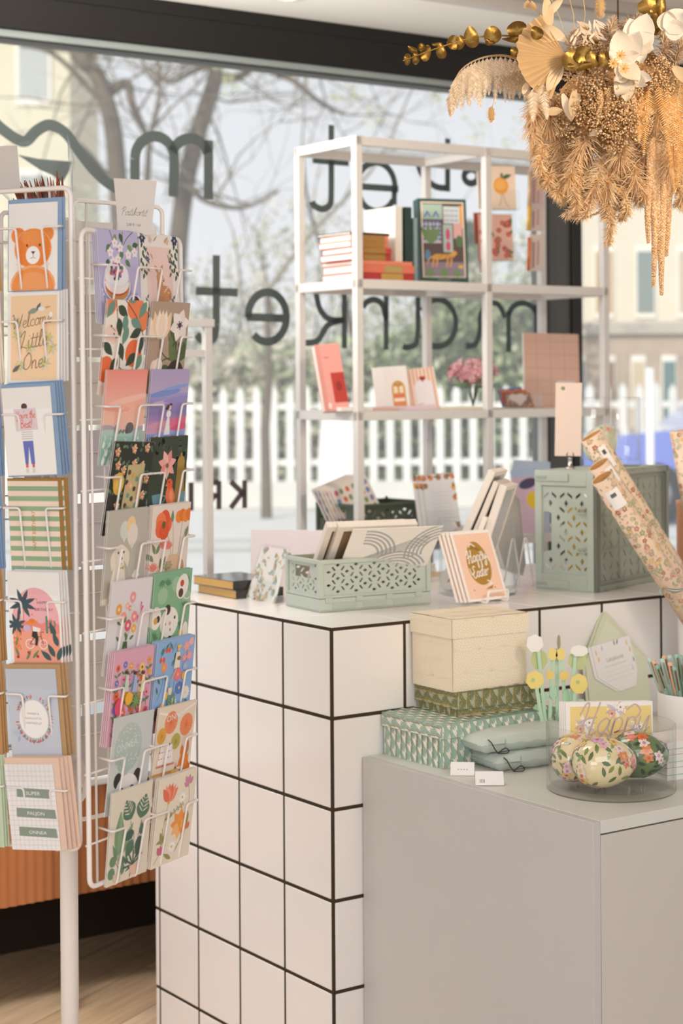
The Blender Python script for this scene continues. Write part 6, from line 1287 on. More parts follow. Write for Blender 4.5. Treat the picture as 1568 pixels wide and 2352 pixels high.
# fabric pouches with cords and paper tags
def pouch(label, M):
    t = thing('fabric_pouch', label, 'pouch', M); n, m = 30, 20; L, D, H_ = .27, .15, .036; vs = []; fs = []; mb = MB(); C = '#ccd6cb'
    for s_ in (1, -1):
        b = len(vs)
        for i in range(n + 1):
            for j in range(m + 1):
                x, y = i / n, j / m; e = min(1, min(x * 9 + .1, (1 - x) * 9, y * 9 + .12, (1 - y) * 6)); h = sqrt(max(0, 1 - (1 - e) ** 2)) if e < 1 else 1
                if x < .25 and s_ > 0: h *= .62 + 1.52 * x
                if i in (0, n) or j in (0, m): h = 0
                vs.append((x * L, y * D, H_ / 2 + s_ * (H_ / 2) * h + .0015 * sin(i * 1.3 + j * 2)))
        fs += [(b + i * (m + 1) + j, b + (i + 1) * (m + 1) + j, b + (i + 1) * (m + 1) + j + 1, b + i * (m + 1) + j + 1) if s_ > 0 else (b + i * (m + 1) + j + 1, b + (i + 1) * (m + 1) + j + 1, b + (i + 1) * (m + 1) + j, b + i * (m + 1) + j) for i in range(n) for j in range(m)]
    mb.add(vs, fs, C, True); mb.build('body', 'cloth', t)
    mb = MB(); mb.tube([(.055, -.001, H_ * .5), (.02, .0, H_ * .52), (.0, .02, H_ * .5), (.0, .12, H_ * .5)], .0014, '#a9b9ad', 6); mb.tube([(.06, -.0005, .006), (.06, -.001, H_ - .008)], .0013, '#a9b9ad', 6); mb.build('seam', 'cloth', t)
    mb = MB(); mb.tube(cat_rom([(.022, .012, H_ * .8), (.02, -.006, H_ * .7), (.024, -.014, .012), (.03, -.018, .003)], 6), .0013, '#332c28', 6); mb.tube(cat_rom([(.03, -.016, .003), (.05, -.014, .012), (.058, -.016, .006), (.05, -.02, .002), (.03, -.017, .003)], 6), .0012, '#332c28', 6); mb.build('cord', 'cloth', t)
    return t
pp = onz(1125, 1779, HK); ap, bp = ab(pp)
pouch('lower sage green fabric pouch on the cabinet', SM(ap + .02, bp + .0, HK + .001, -6)); pouch('upper sage green fabric pouch on the cabinet', SM(ap - .004, bp + .022, HK + .038, -6))
for k, (px, py, w, rot) in enumerate(((1034, 1782, .05, -40), (1092, 1806, .058, -36))):
    p = onz(px, py, HK); a = Art(w, .036, paper='#f4efec', th=.0006)
    for i in range(4): a.r(.16 + .05 * i, .1, .18 + .05 * i, .26, '#6a6460') if k else a.r(.3 + .12 * i, .3, .36 + .12 * i, .34, '#8a8480')
    a.obj('paper_tag', M=SM(*ab(p), HK + .0012 + .0012 * k, rot) @ R(-52, 'X'), label=('white paper tag half hidden under the other tag', 'white paper tag with a barcode at the front edge of the cabinet')[k], cat='tag')
# pop-up paper flowers
pf = at(1283, 1655, 3.98); pf.z = HK; Mf = frame(pf, (1, .15, 0)); t = thing('popup_flower_card', 'pop-up card of yellow and white paper flowers behind the boxes', 'paper flowers', Mf)
def LP(px, py, dy=0): v = at(px, py, 3.98 + dy); w = Mf.inverted() @ v; return w
def paper(pts2, dy, col, name):
    P = [LP(x, y, dy) for x, y in pts2]; mb = MB(); k = len(P); n_ = Vector((0, .0012, 0)); mb.add([v for v in P] + [v + n_ for v in P], [list(range(k)), list(range(k, 2 * k))[::-1]] + [(i, i + k, (i + 1) % k + k, (i + 1) % k) for i in range(k)], col); return mb.build(name, 'paper', t)
def stem(a, b, w, dy, col): paper([(a[0] - w, a[1]), (a[0] + w, a[1]), (b[0] + w, b[1]), (b[0] - w, b[1])], dy, col, 'stem')
for a, b, dy in (((1236, 1490), (1252, 1660), 0), ((1268, 1515), (1262, 1660), .01), ((1290, 1515), (1300, 1660), .01), ((1322, 1498), (1306, 1660), 0), ((1278, 1490), (1280, 1660), .02), ((1320, 1590), (1315, 1660), -.01), ((1232, 1580), (1245, 1660), -.01)): stem(a, b, 4, dy, '#bfdcbd')
def blob(cx, cy, rx, ry, n=22, w=.06, k=7): return [(cx + rx * (1 + w * sin(k * g)) * cos(g), cy + ry * (1 + w * sin(k * g)) * sin(g)) for g in [2 * pi * i / n for i in range(n)]]
for cx, cy, rx, ry, c, dy in ((1228, 1478, 19, 20, '#f4efe6', -.004), (1330, 1495, 20, 13, '#f4efe6', -.004), (1238, 1515, 19, 23, '#c2c890', .004), (1326, 1518, 22, 21, '#c6cb95', .004), (1269, 1503, 11, 14, '#f0d886', 0), (1287, 1503, 11, 14, '#f0d886', 0), (1263, 1551, 9, 11, '#edd07a', .004), (1296, 1552, 11, 11, '#edd07a', .004), (1228, 1562, 20, 21, '#f1da84', -.008), (1329, 1571, 20, 23, '#f1da84', -.012), (1283, 1475, 4, 17, '#a59a80', .012)): paper(blob(cx, cy, rx, ry), dy, c, 'paper_flower')
for cx, cy, dy in ((1224, 1562, -.0095), (1327, 1567, -.0135)): paper(blob(cx, cy, 4, 4.5, 12, .1), dy, '#b9c98c', 'flower_centre')
for cx, cy, rx, ry in ((1246, 1600, 14, 9), (1270, 1590, 9, 16), (1300, 1600, 9, 18), (1330, 1612, 14, 7), (1240, 1625, 16, 8), (1290, 1640, 10, 14), (1318, 1640, 12, 9)): paper(blob(cx, cy, rx, ry, 16, .1, 5), .006, '#b5d6b4', 'paper_leaf')
mb = MB(); mb.box(-.05, .05, -.02, .03, 0, .002, '#dfe8d8'); mb.build('card_base', 'paper', t)
# gift voucher on its open envelope, leaning against the tiles
pe = onz(1352, 1640, HK); ae, be = ab(pe); Mv = SM(ab(onb(1350, 1600, -.03))[0], -.045, HK, 0) @ R(-9, 'X')
EWd = .2
for k in range(2):
    t = thing('envelope', ('open sage envelope with a pointed flap behind the gift voucher', 'second sage envelope just behind the first')[k], 'envelope', Mv @ T(-.008 * k, .003 * k, 0)); mb = MB(); mb.box(0, EWd, 0, .0012, 0, .15, '#dcdec6'); mb.build('pocket', 'paper', t)
    mb = MB(); mb.prism([(0, .15), (EWd, .15), (EWd * .47, .262), (EWd * .42, .268), (EWd * .37, .262)], .0002, .0012, '#d6d9be'); mb.build('flap', 'paper', t)
    mb = MB(); mb.prism([(.012, .152), (EWd - .012, .152), (EWd * .42, .248)], -.0002, .0002, '#dee0c9'); mb.build('flap_lining', 'paper', t)
for k in range(2):
    a = Art(.14, .128, paper='#f1ecea', th=.0008, bg='#efeae9'); a.mb = MB()
    # octagon-shaped card face
    sh = [(.06, .3), (.52, .0), (.92, .04), (1.0, .3), (.93, .92), (.0, .84)]
    a.mb.prism([(x * a.w, z * a.w) for x, z in sh], 0, .0008, '#f1ecea'); a.n = 1
    if k == 0:
        a.t(.52, .55, .1, 'Lahjakortti', '#9a938c', 4, .95); a.t(.52, .46, .04, 'TÄLLÄ LAHJAKORTILLA SAAT', '#bdb6b0', 4)
        for i in range(3): a.s([(.25, .2 + .08 * i), (.92, .26 + .08 * i)], .004, '#cfc9c6', False)
        for x, y, c in ((.84, .8, '#edb75e'), (.9, .68, '#edb75e'), (.1, .72, '#edb75e'), (.14, .6, '#edb75e'), (.95, .5, '#8f97ae'), (.55, .84, '#8d8a82'), (.6, .85, '#77746c'), (.25, .78, '#b9c2cc'), (.9, .36, '#c9d0d6')): a.l(x, y - .05, .11, .03, 95 if x != .6 else 70, c)
    a.obj('gift_voucher', M=Mv @ T(.026 - .009 * k, -.004 + .0015 * k, .07 - .001 * k) @ R(-3, 'Y'), label=('white gift voucher card leaning on the sage envelope', 'second white voucher peeking out behind the first')[k], cat='gift card')
# cup of pens
pu = at(1596, 1700, 3.99); pu.z = HK; t = thing('pen_cup', 'white cup full of pens at the right edge of the cabinet', 'cup', T(*pu)); rc_ = .082
mb = MB(); mb.lathe([(0, 0), (rc_ - .004, 0), (rc_, .004), (rc_, .134), (rc_ - .0015, .136), (rc_ - .004, .134), (rc_ - .004, .006), (0, .006)], '#efe9e4', 48); mb.build('cup', 'satin', t)
PENC = ('#8fb3a0', '#eeb898', '#bfdccb', '#a5c9b5'); q = random.Random(2)
for k, (px, py, c, dy) in enumerate(((1490, 1512, 2, .02), (1500, 1516, 1, .0), (1507, 1527, 0, -.03), (1519, 1512, 2, -.01), (1524, 1505, 1, .03), (1537, 1520, 1, -.035), (1536, 1504, 2, .02), (1547, 1530, 0, -.045), (1553, 1502, 3, .01), (1562, 1504, 0, .0), (1575, 1535, 1, -.04), (1583, 1510, 2, 0), (1600, 1506, 0, .02))):
    tip = at(px, py, 3.99 + dy); foot = Vector((pu.x + (tip.x - pu.x) * .28, pu.y + dy * .5, HK + .009)); d = tip - foot; L = d.length; r_ = .0058
    M = frame(foot, Vector((0, 1, 0)).cross(d), d); t = thing('pen', ('mint', 'peach', 'pale mint', 'light green')[(0, 1, 2, 3).index(c) if c < 4 else 0] + ' pen ' + ('leaning far left in the cup', 'second from the left in the cup', 'in front third from the left', 'with a copper clip left of centre', 'behind the left group in the cup', 'upright with a dark clip in front', 'standing at the back of the cup', 'nearest the front of the cup', 'with a cap at the back of the cup', 'at the very edge of the photo', 'leaning right in the front', 'leaning right at the back', 'furthest right at the back')[k], 'pen', M, 'pens in the white cup')
    mb = MB(); mb.lathe([(.0015, 0), (r_ * .8, .012), (r_, .02), (r_, L - .008), (r_ * .92, L - .002), (.0, L)], PENC[c], 14); mb.build('barrel', 'gloss', t)
    mb = MB(); mb.box(-.0018, .0018, -r_ - .003, -r_ - .0015, L - .058, L - .008, '#9a6a42' if k % 3 else '#b9b4ae', .0006); mb.ball((0, -r_ - .0015, L - .056), .0022, '#d9cdbb', 8, 6); mb.build('clip', 'chrome', t)
# glass bowl with eggs and a pack of cards
pb_ = onz(1403, 1846, HK); cb = pb_ + Vector((.0, .131, 0)); cb = Vector((at(1403, 1800, cb.y).x, cb.y, HK))
BR = .1305; glass_pot('glass_bowl', 'low wide clear glass bowl holding painted eggs', T(*cb), BR, .135, .0045, .014, 'bowl', 72)
EG = ('#e9b9c6', '#efd3dc', '#e9c25a', '#e58a6a', '#d9a8cf', '#f2dcd0'); LF = ('#6d8245', '#87974f', '#55703f')
def egg_at(label, px, py, dy, yaw, base, pal, lf, seed, r=.047, L=.066, pitch=0):
    v = at(px, py, cb.y + dy); z = HK + .0145 + r
    return egg('painted_egg', label, T(v.x, v.y, z) @ R(yaw, 'Z') @ R(pitch, 'Y'), r, L, base, pal, lf, seed, 30, 84)
egg_at('cream painted egg at the back left of the glass bowl', 1328, 1745, .012, 38, '#efdcae', EG, LF, 3, .048, .062)
egg_at('cream painted egg in front in the glass bowl', 1388, 1765, -.052, 14, '#eddaab', EG, LF, 8, .05, .0665)
egg_at('dark green painted egg at the right of the glass bowl', 1468, 1752, .035, -20, '#6b8455', ('#f0dcd2', '#ea8a42', '#e9703c', '#f2e3d8', '#9fc0c8'), ('#3f5238', '#344a33'), 6, .047, .06)
def happy(a):
    a.r(.0, .0, 1, 1, '#f6f1ec'); a.r(.05, .04, .985, a.k - .05, '#f2d68b')
    C = '#cdb6aa'
    for cx, cy, s_ in ((.22, .55, 1), (.58, .72, 1), (.8, .5, .8), (.26, .36, .8)):
        for i in range(8): a.l(cx, cy, .13 * s_, .04 * s_, 45 * i + 15, ('#b9b6c0', '#e2b9a4', '#f3ece4', '#cfc4d6')[i % 4])
        a.f(cx + .05, cy + .03, .055 * s_, 6, '#f6efe8', '#b5715c', .8); a.f(cx - .05, cy - .04, .05 * s_, 6, '#e8b3a0', '#8a5a4c', .8); a.d([(cx + .1 * cos(k), cy + .09 * sin(k)) for k in range(8)], .011, '#fbf6ee')
    a.sc(.53, .46, .17, 'Happy', C, .1, 3, .35, 1.0); a.s([(.7, .72), (.8, .78), (.86, .7), (.78, .6)], .018, C); a.sc(.62, .16, .15, 'Easter', C, .13, 3, .3)
t = None
for k in range(4):
    M = frame(Vector((cb.x - .082, cb.y + .068 + .0036 * k, HK + .0145)), (1, .06, 0)) @ T(-.004 * k, 0, 0) @ R(-2, 'X')
    lab = ('yellow floral Happy card in front of the pack in the glass bowl', 'second card of the pack in the glass bowl', 'third card of the pack in the glass bowl', 'rearmost card of the pack in the glass bowl')[k]
    if k == 0: a = Art(.182, .148, paper='#f6f1ec', th=.0018); happy(a); t = a.obj('greeting_card', M=M, label=lab, cat='greeting card', group='card pack in the glass bowl')
    else: dup(t, M, lab)
for k in range(3):
    p = onz(1532, 1795 , HK); mb = MB(); mb.box(0, .16, 0, .1, 0, .026, '#f0eae2', .001); mb.box(-.0006, .1605, -.0006, .1, .011, .0128, '#a9c9ae', .0003)
    mb.build('boxed_card_set', 'paper', M=SM(*ab(p), HK + .0265 * k, -8 + 2 * k), label=('lowest', 'middle', 'topmost')[k] + ' white card box with a green line right of the bowl', cat='box')
# ================================================================== things on the white shelf unit and behind the counter
def sp(px, bb, k): p = onb(px, 900, SB + bb); p.z = zl[k] + .0005; return p
Z1, Z2, Z4 = zl[1] + .0005, zl[2] + .0005, zl[3] + .0005
def book(label, M, w, d, h, cover, pages='#efe6da', spine=None, band=None, group=None, nm='book'):
    """lying book: spine along local x at y=0"""
    t = thing(nm, label, 'book', M, group); e = .002
    mb = MB(); mb.box(.003, w - .003, .0015, d - .004, e, h - e, pages); mb.build('pages', 'paper', t)
    mb = MB(); mb.box(0, w, 0, d, 0, e, cover, .0006); mb.box(0, w, 0, d, h - e, h, cover, .0006); mb.box(0, w, -.0008, .002, 0, h, spine or cover, .0006)
    if band: mb.box(w * band[0], w * band[1], -.0012, 0, .001, h - .001, band[2])
    mb.build('cover', 'satin', t); return t
a_b, b_b = SA + .108, SB + .03
z = Z1
for k, (dw, w, h, c, bd, lab) in enumerate((
    (0, .205, .022, '#b83a35', (.4, .8, '#c29a55'), 'dark red book at the bottom of the coral stack'), (.0, .205, .024, '#e0775c', (.45, .78, '#b99a5c'), 'coral book second from the bottom of the stack'), (-.0, .2, .012, '#e58a6c', None, 'thin coral book third from the bottom of the stack'),
    (-.04, .145, .02, '#b8403a', (.3, .85, '#a8803f'), 'red notebook fourth from the bottom of the stack'), (-.045, .145, .018, '#c0483c', (.3, .85, '#a8803f'), 'red notebook in the middle of the stack'), (-.05, .14, .018, '#e58063', (.3, .9, '#a8803f'), 'coral notebook third from the top of the stack'), (-.05, .14, .018, '#e88c6e', (.3, .9, '#a8803f'), 'coral notebook second from the top of the stack'), (-.05, .15, .008, '#3f372c', None, 'thin dark book on top of the coral stack'))):
    book(lab, SM(a_b - .075 + dw * .6, b_b + .004, z, (0, -1, 0, 1, -2, 1, 0, 3)[k]), w, .2 if k < 3 else .17, h, c, band=bd); z += h + .0004
for px, w, c, lab in ((909, .028, '#efe6da', 'cream hardback standing upright beside the book stack'), (932, .026, '#2c423d', 'dark green hardback standing upright left of the picture box'), (953, .012, '#8fa6a8', 'thin blue grey book standing beside the dark green one')):
    book(lab, frame(sp(px, .075, 1), U) @ T(w, 0, 0) @ R(-90, 'Y'), .232 if w > .02 else .2, .16, w, c, '#f2ebe0')
# picture box with a leopard room scene
p = sp(967, .11, 1); Mp = frame(p, (1, .30, 0)) @ R(-5, 'X'); t = thing('puzzle_box', 'dark green framed picture box with a leopard room scene', 'box', Mp)
mb = MB(); mb.box(0, .162, 0, .045, 0, .27, '#2f4a44', .001); mb.build('carton', 'satin', t)
a = Art(.158, .266, mb=MB(), bg='#33504a'); k_ = a.k
a.r(.045, .11, .955, k_ - .05, '#e8d2bc'); a.r(.075, .13, .925, k_ - .08, '#5b4a48')
a.r(.075, 1.28, .5, k_ - .1, '#a9bfae'); a.r(.52, 1.2, .86, k_ - .14, '#c9d6d4'); a.r(.86, 1.1, .925, k_ - .12, '#e8a35c')
for x in (.18, .36): a.p([(x - .08, 1.32), (x, 1.46), (x + .08, 1.32)], '#56719a'); a.p([(x - .05, 1.32), (x, 1.4), (x + .05, 1.32)], '#9fb3c8')
for y in (1.26, 1.36, 1.46): a.d([(.55 + .05 * i, y) for i in range(6)], .02, ['#d08a9a', '#6f93c0'])
a.r(.075, .8, .46, 1.24, '#c4bccb')
for i in range(5):
    for j in range(5): a.p([(.11 + .08 * i, .84 + .085 * j), (.15 + .08 * i, .88 + .085 * j), (.11 + .08 * i, .92 + .085 * j), (.07 + .08 * i, .88 + .085 * j)], '#5d6a9c')
for g in (60, 80, 100, 120): a.l(.24, .78, .42, .12, g, '#6f8a5c')
a.r(.5, .62, .7, 1.18, '#aac0b4'); a.e(.6, .98, .05, .12, '#c8577f'); a.e(.6, .74, .05, .1, '#c8577f'); a.r(.72, .9, .9, 1.2, '#d9a9a4'); a.e(.84, .84, .08, .12, '#55704f')
a.r(.075, .13, .925, .42, '#8b7b8a'); a.e(.16, .56, .06, .11, '#5f86a8')
L_ = '#d29a52'; a.p([(.24, .5), (.3, .58), (.62, .58), (.7, .63), (.76, .6), (.72, .52), (.62, .5), (.34, .46)], L_); a.e(.72, .6, .06, .05, L_)
for x in (.28, .36, .58, .66): a.s([(x, .5), (x - .01, .4), (x - .03, .32)], .035, L_)
a.s([(.26, .54), (.18, .46), (.14, .36)], .025, L_); a.d(spread(22, .3, .68, .5, .57, 3), .01, '#8a5a2c'); a.r(.8, .3, .9, .36, '#d9b23a'); a.r(.8, .24, .9, .3, '#8a7fb0')
for x in (.2, .5, .78):
    for g in range(8): a.l(x, .2, .12, .04, g * 45, '#6f8a5c')
[a.r(.36 + .035 * i, .05, .38 + .035 * i, .08, '#7d958c') for i in range(8)]
a.obj('front_picture', parent=t, M=T(.002, -.0003, .002))
# clear rotating stand with notebooks and pen pouches
ps = sp(1160, .06, 1); Ms = frame(Vector((ps.x, ps.y + .09, Z1)), (1, .35, 0)); t = thing('acrylic_display_stand', 'clear acrylic display stand with notebooks on the upper shelf', 'display stand', Ms)
mb = MB(); mb.box(-.035, .035, -.035, .035, .004, .335, '#ffffff'); mb.build('core', 'clear_acrylic', t); mb = MB(); mb.lathe([(0, 0), (.085, 0), (.085, .004), (0, .004)], '#ffffff', 32); mb.build('foot', 'clear_acrylic', t)
def nb(label, M, w, h, draw, bg, edge, th=.014, cat='notebook'):
    a = Art(w, h, paper=bg, th=th, edge=edge, bg=bg); draw(a); return a.obj('notebook', M=M, label=label, cat=cat)
def birdorange(a): a.e(.42, .86, .3, .32, '#eda046'); a.e(.4, .9, .2, .2, '#efb060'); a.l(.45, 1.16, .2, .1, 80, '#4a5a3a'); a.l(.48, 1.15, .4, .16, 18, '#4f6240'); a.s([(.44, .56), (.4, .3), (.32, .12)], .02, '#8a6a3a'); a.s([(.5, .56), (.55, .3), (.66, .12), (.72, .12)], .02, '#8a6a3a')
def roses(a):
    for x, y in spread(26, .05, .95, .08, a.k - .08, 4): a.e(x, y, .075, .075, '#cf5a4a'); a.l(x + .05, y, .14, .07, x * 900, '#5c7a4a'); a.e(x, y, .03, .03, '#e88a76')
    [a.r(.3 + .07 * i, .62, .34 + .07 * i, .66, '#b5846c') for i in range(5)]
for k, (px, py, w, h, dr, bgc, ed, lab) in enumerate(((1128, 480, .088, .14, birdorange, '#eed3ba', '#c8a064', 'notebook with an orange bird in the upper pocket of the stand'), (1102, 598, .118, .15, roses, '#efbfae', '#d9603c', 'notebook with red roses in the lower pocket of the stand'))):
    p = at(px, py, ps.y + .03); M = frame(p, (1, .3, 0)) @ R(-4, 'X') @ R(-1, 'Y'); nb(lab, M, w, h, dr, bgc, ed)
    mb = MB(); q = M.to_translation(); mb.box(-.004, w + .004, -.022, -.02, -.003, .06, '#ffffff'); mb.box(-.004, w + .004, -.022, .012, -.004, -.003, '#ffffff'); mb.build('pocket', 'clear_acrylic', t, Ms.inverted() @ M)
for k, (p0, p1, col, pen, lab) in enumerate((((1215, 480), (1240, 398), '#d6b9b4', '#c0a07c', 'pink patterned pouch in a clear sleeve at the top of the stand'), ((1214, 530), (1246, 478), '#dcc7be', '#d9ab2a', 'clear pouch with a yellow pen on the stand'), ((1214, 622), (1246, 550), '#e0cfc4', '#cf6a34', 'clear pouch with an orange pen on the stand'))):
    A_, B_ = at(p0[0], p0[1], ps.y + .06), at(p1[0], p1[1], ps.y + .08); M = frame(A_, (1, .5, 0), (.12, 0, 1)); t3 = thing('pen_pouch', lab, 'pouch', M); h = (B_ - A_).z
    mb = MB(); mb.box(0, .055, .0, .006, 0, h + .015, col, .002); mb.box(.012, .02, -.002, .0, .01, h - .01, '#b58a80'); mb.box(.03, .036, -.002, .0, .02, h - .005, '#c79a8a'); mb.build('contents', 'cloth', t3)
    mb = MB(); mb.box(-.002, .058, -.004, -.003, -.002, h + .02, '#ffffff'); mb.build('clear_front', 'cellophane', t3); mb = MB(); mb.tube([(-.006, -.006, 0), (-.004, -.006, h + .004)], .006, pen, 8); mb.build('pen', 'gloss', t3)
for k, (px, py, h) in enumerate(((1098, 480, .12), (1100, 628, .12), (1090, 560, .1))):
    A_ = at(px, py, ps.y + .06); mb = MB(); mb.box(0, .004, 0, .06, 0, h, ('#e2d6cc', '#d9c9bf', '#cf7a68')[k], .001); mb.build('card_pack', 'paper', M=frame(A_, (.8, -.6, 0), (-.16, 0, 1)), label=('greyish pack in the upper left side pocket of the stand', 'pale pack in the lower left side pocket of the stand', 'thin red edged pack in the middle left pocket')[k], cat='card pack')
# second shelf
pk = sp(746, .06, 2); Mk = frame(pk, (1, .35, 0)) @ R(-16, 'X') @ R(-4, 'Y'); t = thing('book', 'pink book with a red square leaning on the middle shelf', 'book', Mk)
mb = MB(); mb.box(.002, .076, .002, .022, .002, .206, '#f1e6da'); mb.build('pages', 'paper', t); mb = MB(); mb.box(0, .078, -.002, .002, 0, .208, '#dc9a90', .001); mb.box(0, .078, .022, .025, 0, .208, '#e8b7ad', .001); mb.build('cover', 'satin', t)
a = Art(.078, .208, mb=MB(), bg='#dc9a90'); a.r(.46, .3, 1.0, 1.5, '#b0392f'); a.e(.72, .95, .12, .2, '#8c2a25'); a.r(.3, 2.1, .5, 2.14, '#b5615a'); a.r(.05, .1, .3, .3, '#efd8cf'); a.r(0, 0, .18, a.k, '#d28e85'); a.obj('cover_print', parent=t, M=T(0, -.0022, 0))
t0 = None
for k in range(4):
    p = sp(888 - 6 * k, .14, 2); M = frame(p, (1, .4, 0)) @ R(-9, 'X') @ R(-3, 'Y'); lab = ('card with an ochre arch in front of the middle shelf stack', 'second white card behind the ochre arch card', 'third white card behind the ochre arch card', 'rearmost white card behind the ochre arch card')[k]
    if k == 0:
        a = Art(.082, .136, paper='#eee7e2', th=.003); a.r(.3, .06, .86, .8, '#cf9a52'); a.e(.58, .8, .28, .3, '#cf9a52'); a.r(.38, .62, .54, .88, '#f0dfbe'); a.r(.62, .62, .78, .88, '#f0dfbe'); a.r(.36, .44, .8, .58, '#dd7a5c'); a.r(.36, .3, .8, .42, '#f1e2cf'); a.r(.36, .14, .8, .28, '#e0895f'); a.s([(.44, 1.0), (.58, .88), (.72, 1.0)], .03, '#8a6a3a'); t0 = a.obj('greeting_card', M=M, label=lab, cat='greeting card')
    else: dup(t0, M @ T(0, .006 * k, 0), lab)
for k in range(2):
    p = sp(950 - 6 * k, .13, 2); M = frame(p, (1, .4, 0)) @ R(-11, 'X') @ R(-5, 'Y') @ T(0, .005 * k, 0); a = Art(.092, .13, paper='#ece2e0', th=.004, bg='#f0dcd0')
    for i in range(7): a.r(i / 7, 0, (i + .5) / 7, a.k, '#e2ab8a')
    a.r(.16, .1, .86, .8, '#ece4e6'); a.e(.51, .8, .35, .2, '#ece4e6')
    a.e(.45, 1.06, .065, .06, '#a8352e'); a.e(.55, 1.06, .065, .06, '#a8352e'); a.p([(.385, 1.05), (.615, 1.05), (.5, .92)], '#a8352e'); a.r(.2, .14, .4, .17, '#a9a3a0')
    a.obj('letter_pad', M=M, label=('striped letter pad with a red heart on the middle shelf', 'second striped letter pad just behind the heart one')[k], cat='letter pad')
for k, (px0, px1, c, h, lab) in enumerate(((783, 856, '#efe7e2', .012, 'white pad lying flat at the front of the middle shelf'), (856, 930, '#d9b8a8', .01, 'brownish pink pad lying beside the white one'), (915, 1010, '#e7cfd8', .012, 'lilac pink pad lying under the letter pads'), (1000, 1112, '#e9dcc4', .008, 'cream sheet pad lying in front of the pink flowers'))):
    p = sp(px0, .026, 2); L = run(p, U, px1); mb = MB(); mb.box(0, L, 0, .09, 0, h, c, .0008); mb.build('notepad', 'paper', M=SM(*ab(p), Z2 + .0006 * 0, 0), label=lab, cat='notepad')
pv = sp(1086, .2, 2); t = thing('flower_vase', 'small glass vase of pink hydrangea on the middle shelf', 'flowers', T(pv.x, pv.y, Z2) @ Matrix.Scale(1.32, 4)); q = random.Random(5)
mb = MB(); mb.lathe([(0, 0), (.022, 0), (.028, .02), (.022, .05), (.024, .06), (.022, .06), (.0, .004)], '#ffffff', 24); mb.build('vase', 'clear_glass', t)
mb = MB()
for i in range(8): mb.tube([(0, 0, .005), (.012 * cos(i), .012 * sin(i), .05), (.035 * cos(i), .03 * sin(i), .085)], .0015, '#5d6b4a', 5)
for i in range(6): mb.add([(0, 0, .05), (.03 * cos(i), .03 * sin(i) - .01, .065), (.055 * cos(i), .04 * sin(i), .055), (.03 * cos(i + .4), .03 * sin(i + .4), .05)], [(0, 1, 2, 3)], '#6f8a66')
mb.build('stems', 'foliage', t); mb = MB()
for i in range(150):
    d = Vector((q.gauss(0, 1), q.gauss(0, 1), q.gauss(0, .8))).normalized(); c = Vector((d.x * .052, d.y * .04, .09 + d.z * .032)); c += Vector((.012 * sin(i), 0, .006 * cos(i * 2))); x = d.orthogonal().normalized(); y = d.cross(x); s_ = .011
    for j in range(4): g = j * pi / 2 + i; u = x * cos(g) + y * sin(g); v = d.cross(u); mb.add([c, c + u * s_ * .6 + v * s_ * .45, c + u * s_ + d * .001, c + u * s_ * .6 - v * s_ * .45], [(0, 1, 2, 3)], q.choice(('#e5a9ab', '#e9b7b6', '#dd979b', '#f0c8c4')))
mb.build('blossom', 'petal', t)
ph = sp(1168, .1, 2); Mh = frame(ph, (1, .4, 0)); t = thing('card_holder', 'clear acrylic holder with heart cards on the middle shelf', 'card holder', Mh)
mb = MB(); mb.box(0, .125, -.002, 0, 0, .045, '#ffffff'); mb.box(0, .125, .0, .05, 0, .002, '#ffffff'); mb.box(0, .002, -.002, .05, 0, .045, '#ffffff'); mb.box(.123, .125, -.002, .05, 0, .045, '#ffffff'); mb.build('tray', 'clear_acrylic', t)
for k in range(3):
    a = Art(.094, .06, paper='#8a6a52', th=.0012, bg=('#7d5f4c', '#b9603c', '#6a7aa0')[k]); q = random.Random(k)
    for _ in range(40): a.l(q.random(), q.uniform(0, a.k), .12, .05, q.uniform(0, 360), q.choice(('#c0653f', '#d98a3e', '#6a7a4a', '#8a4a4a', '#e0a878')))
    if k == 0: a.e(.34, .4, .2, .17, '#c9b8b0'); a.e(.62, .42, .2, .17, '#c9b8b0'); a.p([(.15, .38), (.81, .38), (.5, .06)], '#c9b8b0')
    a.obj('heart_card', M=Mh @ T(.006 - .006 * k, .012 + .011 * k, .003) @ R(-38 + 8 * k, 'X') @ R(-4 * k, 'Y'), label=('dark floral card with a pale heart in the holder', 'orange floral card behind the heart card', 'blue edged card behind the heart card')[k], cat='card')
pl2 = sp(1203, .2, 2); Mq = frame(Vector((pl2.x, pl2.y, Z2)), (1, .25, 0)) @ R(-7, 'X') @ R(1.5, 'Y'); t = thing('desk_planner', 'large blush checked planner standing on the middle shelf', 'planner', Mq)
a = Art(.2, .252, paper='#d5b09c', th=.006, edge='#e9dfda', bg='#d3ad99')
for i in range(1, 5): a.r(.245 * i - .004, 0, .245 * i + .004, a.k, '#bb8f79')
for j in range(1, 6): a.r(0, .225 * j - .004, 1, .225 * j + .004, '#bb8f79')
a.r(-.0, 0, .02, a.k, '#e9dfda'); a.r(.6, .0, .92, .46, '#d3ccc6'); [a.r(.63, .1 + .05 * i, .88, .11 + .05 * i, '#c2bab4') for i in range(6)]
a.obj('cover', parent=t)
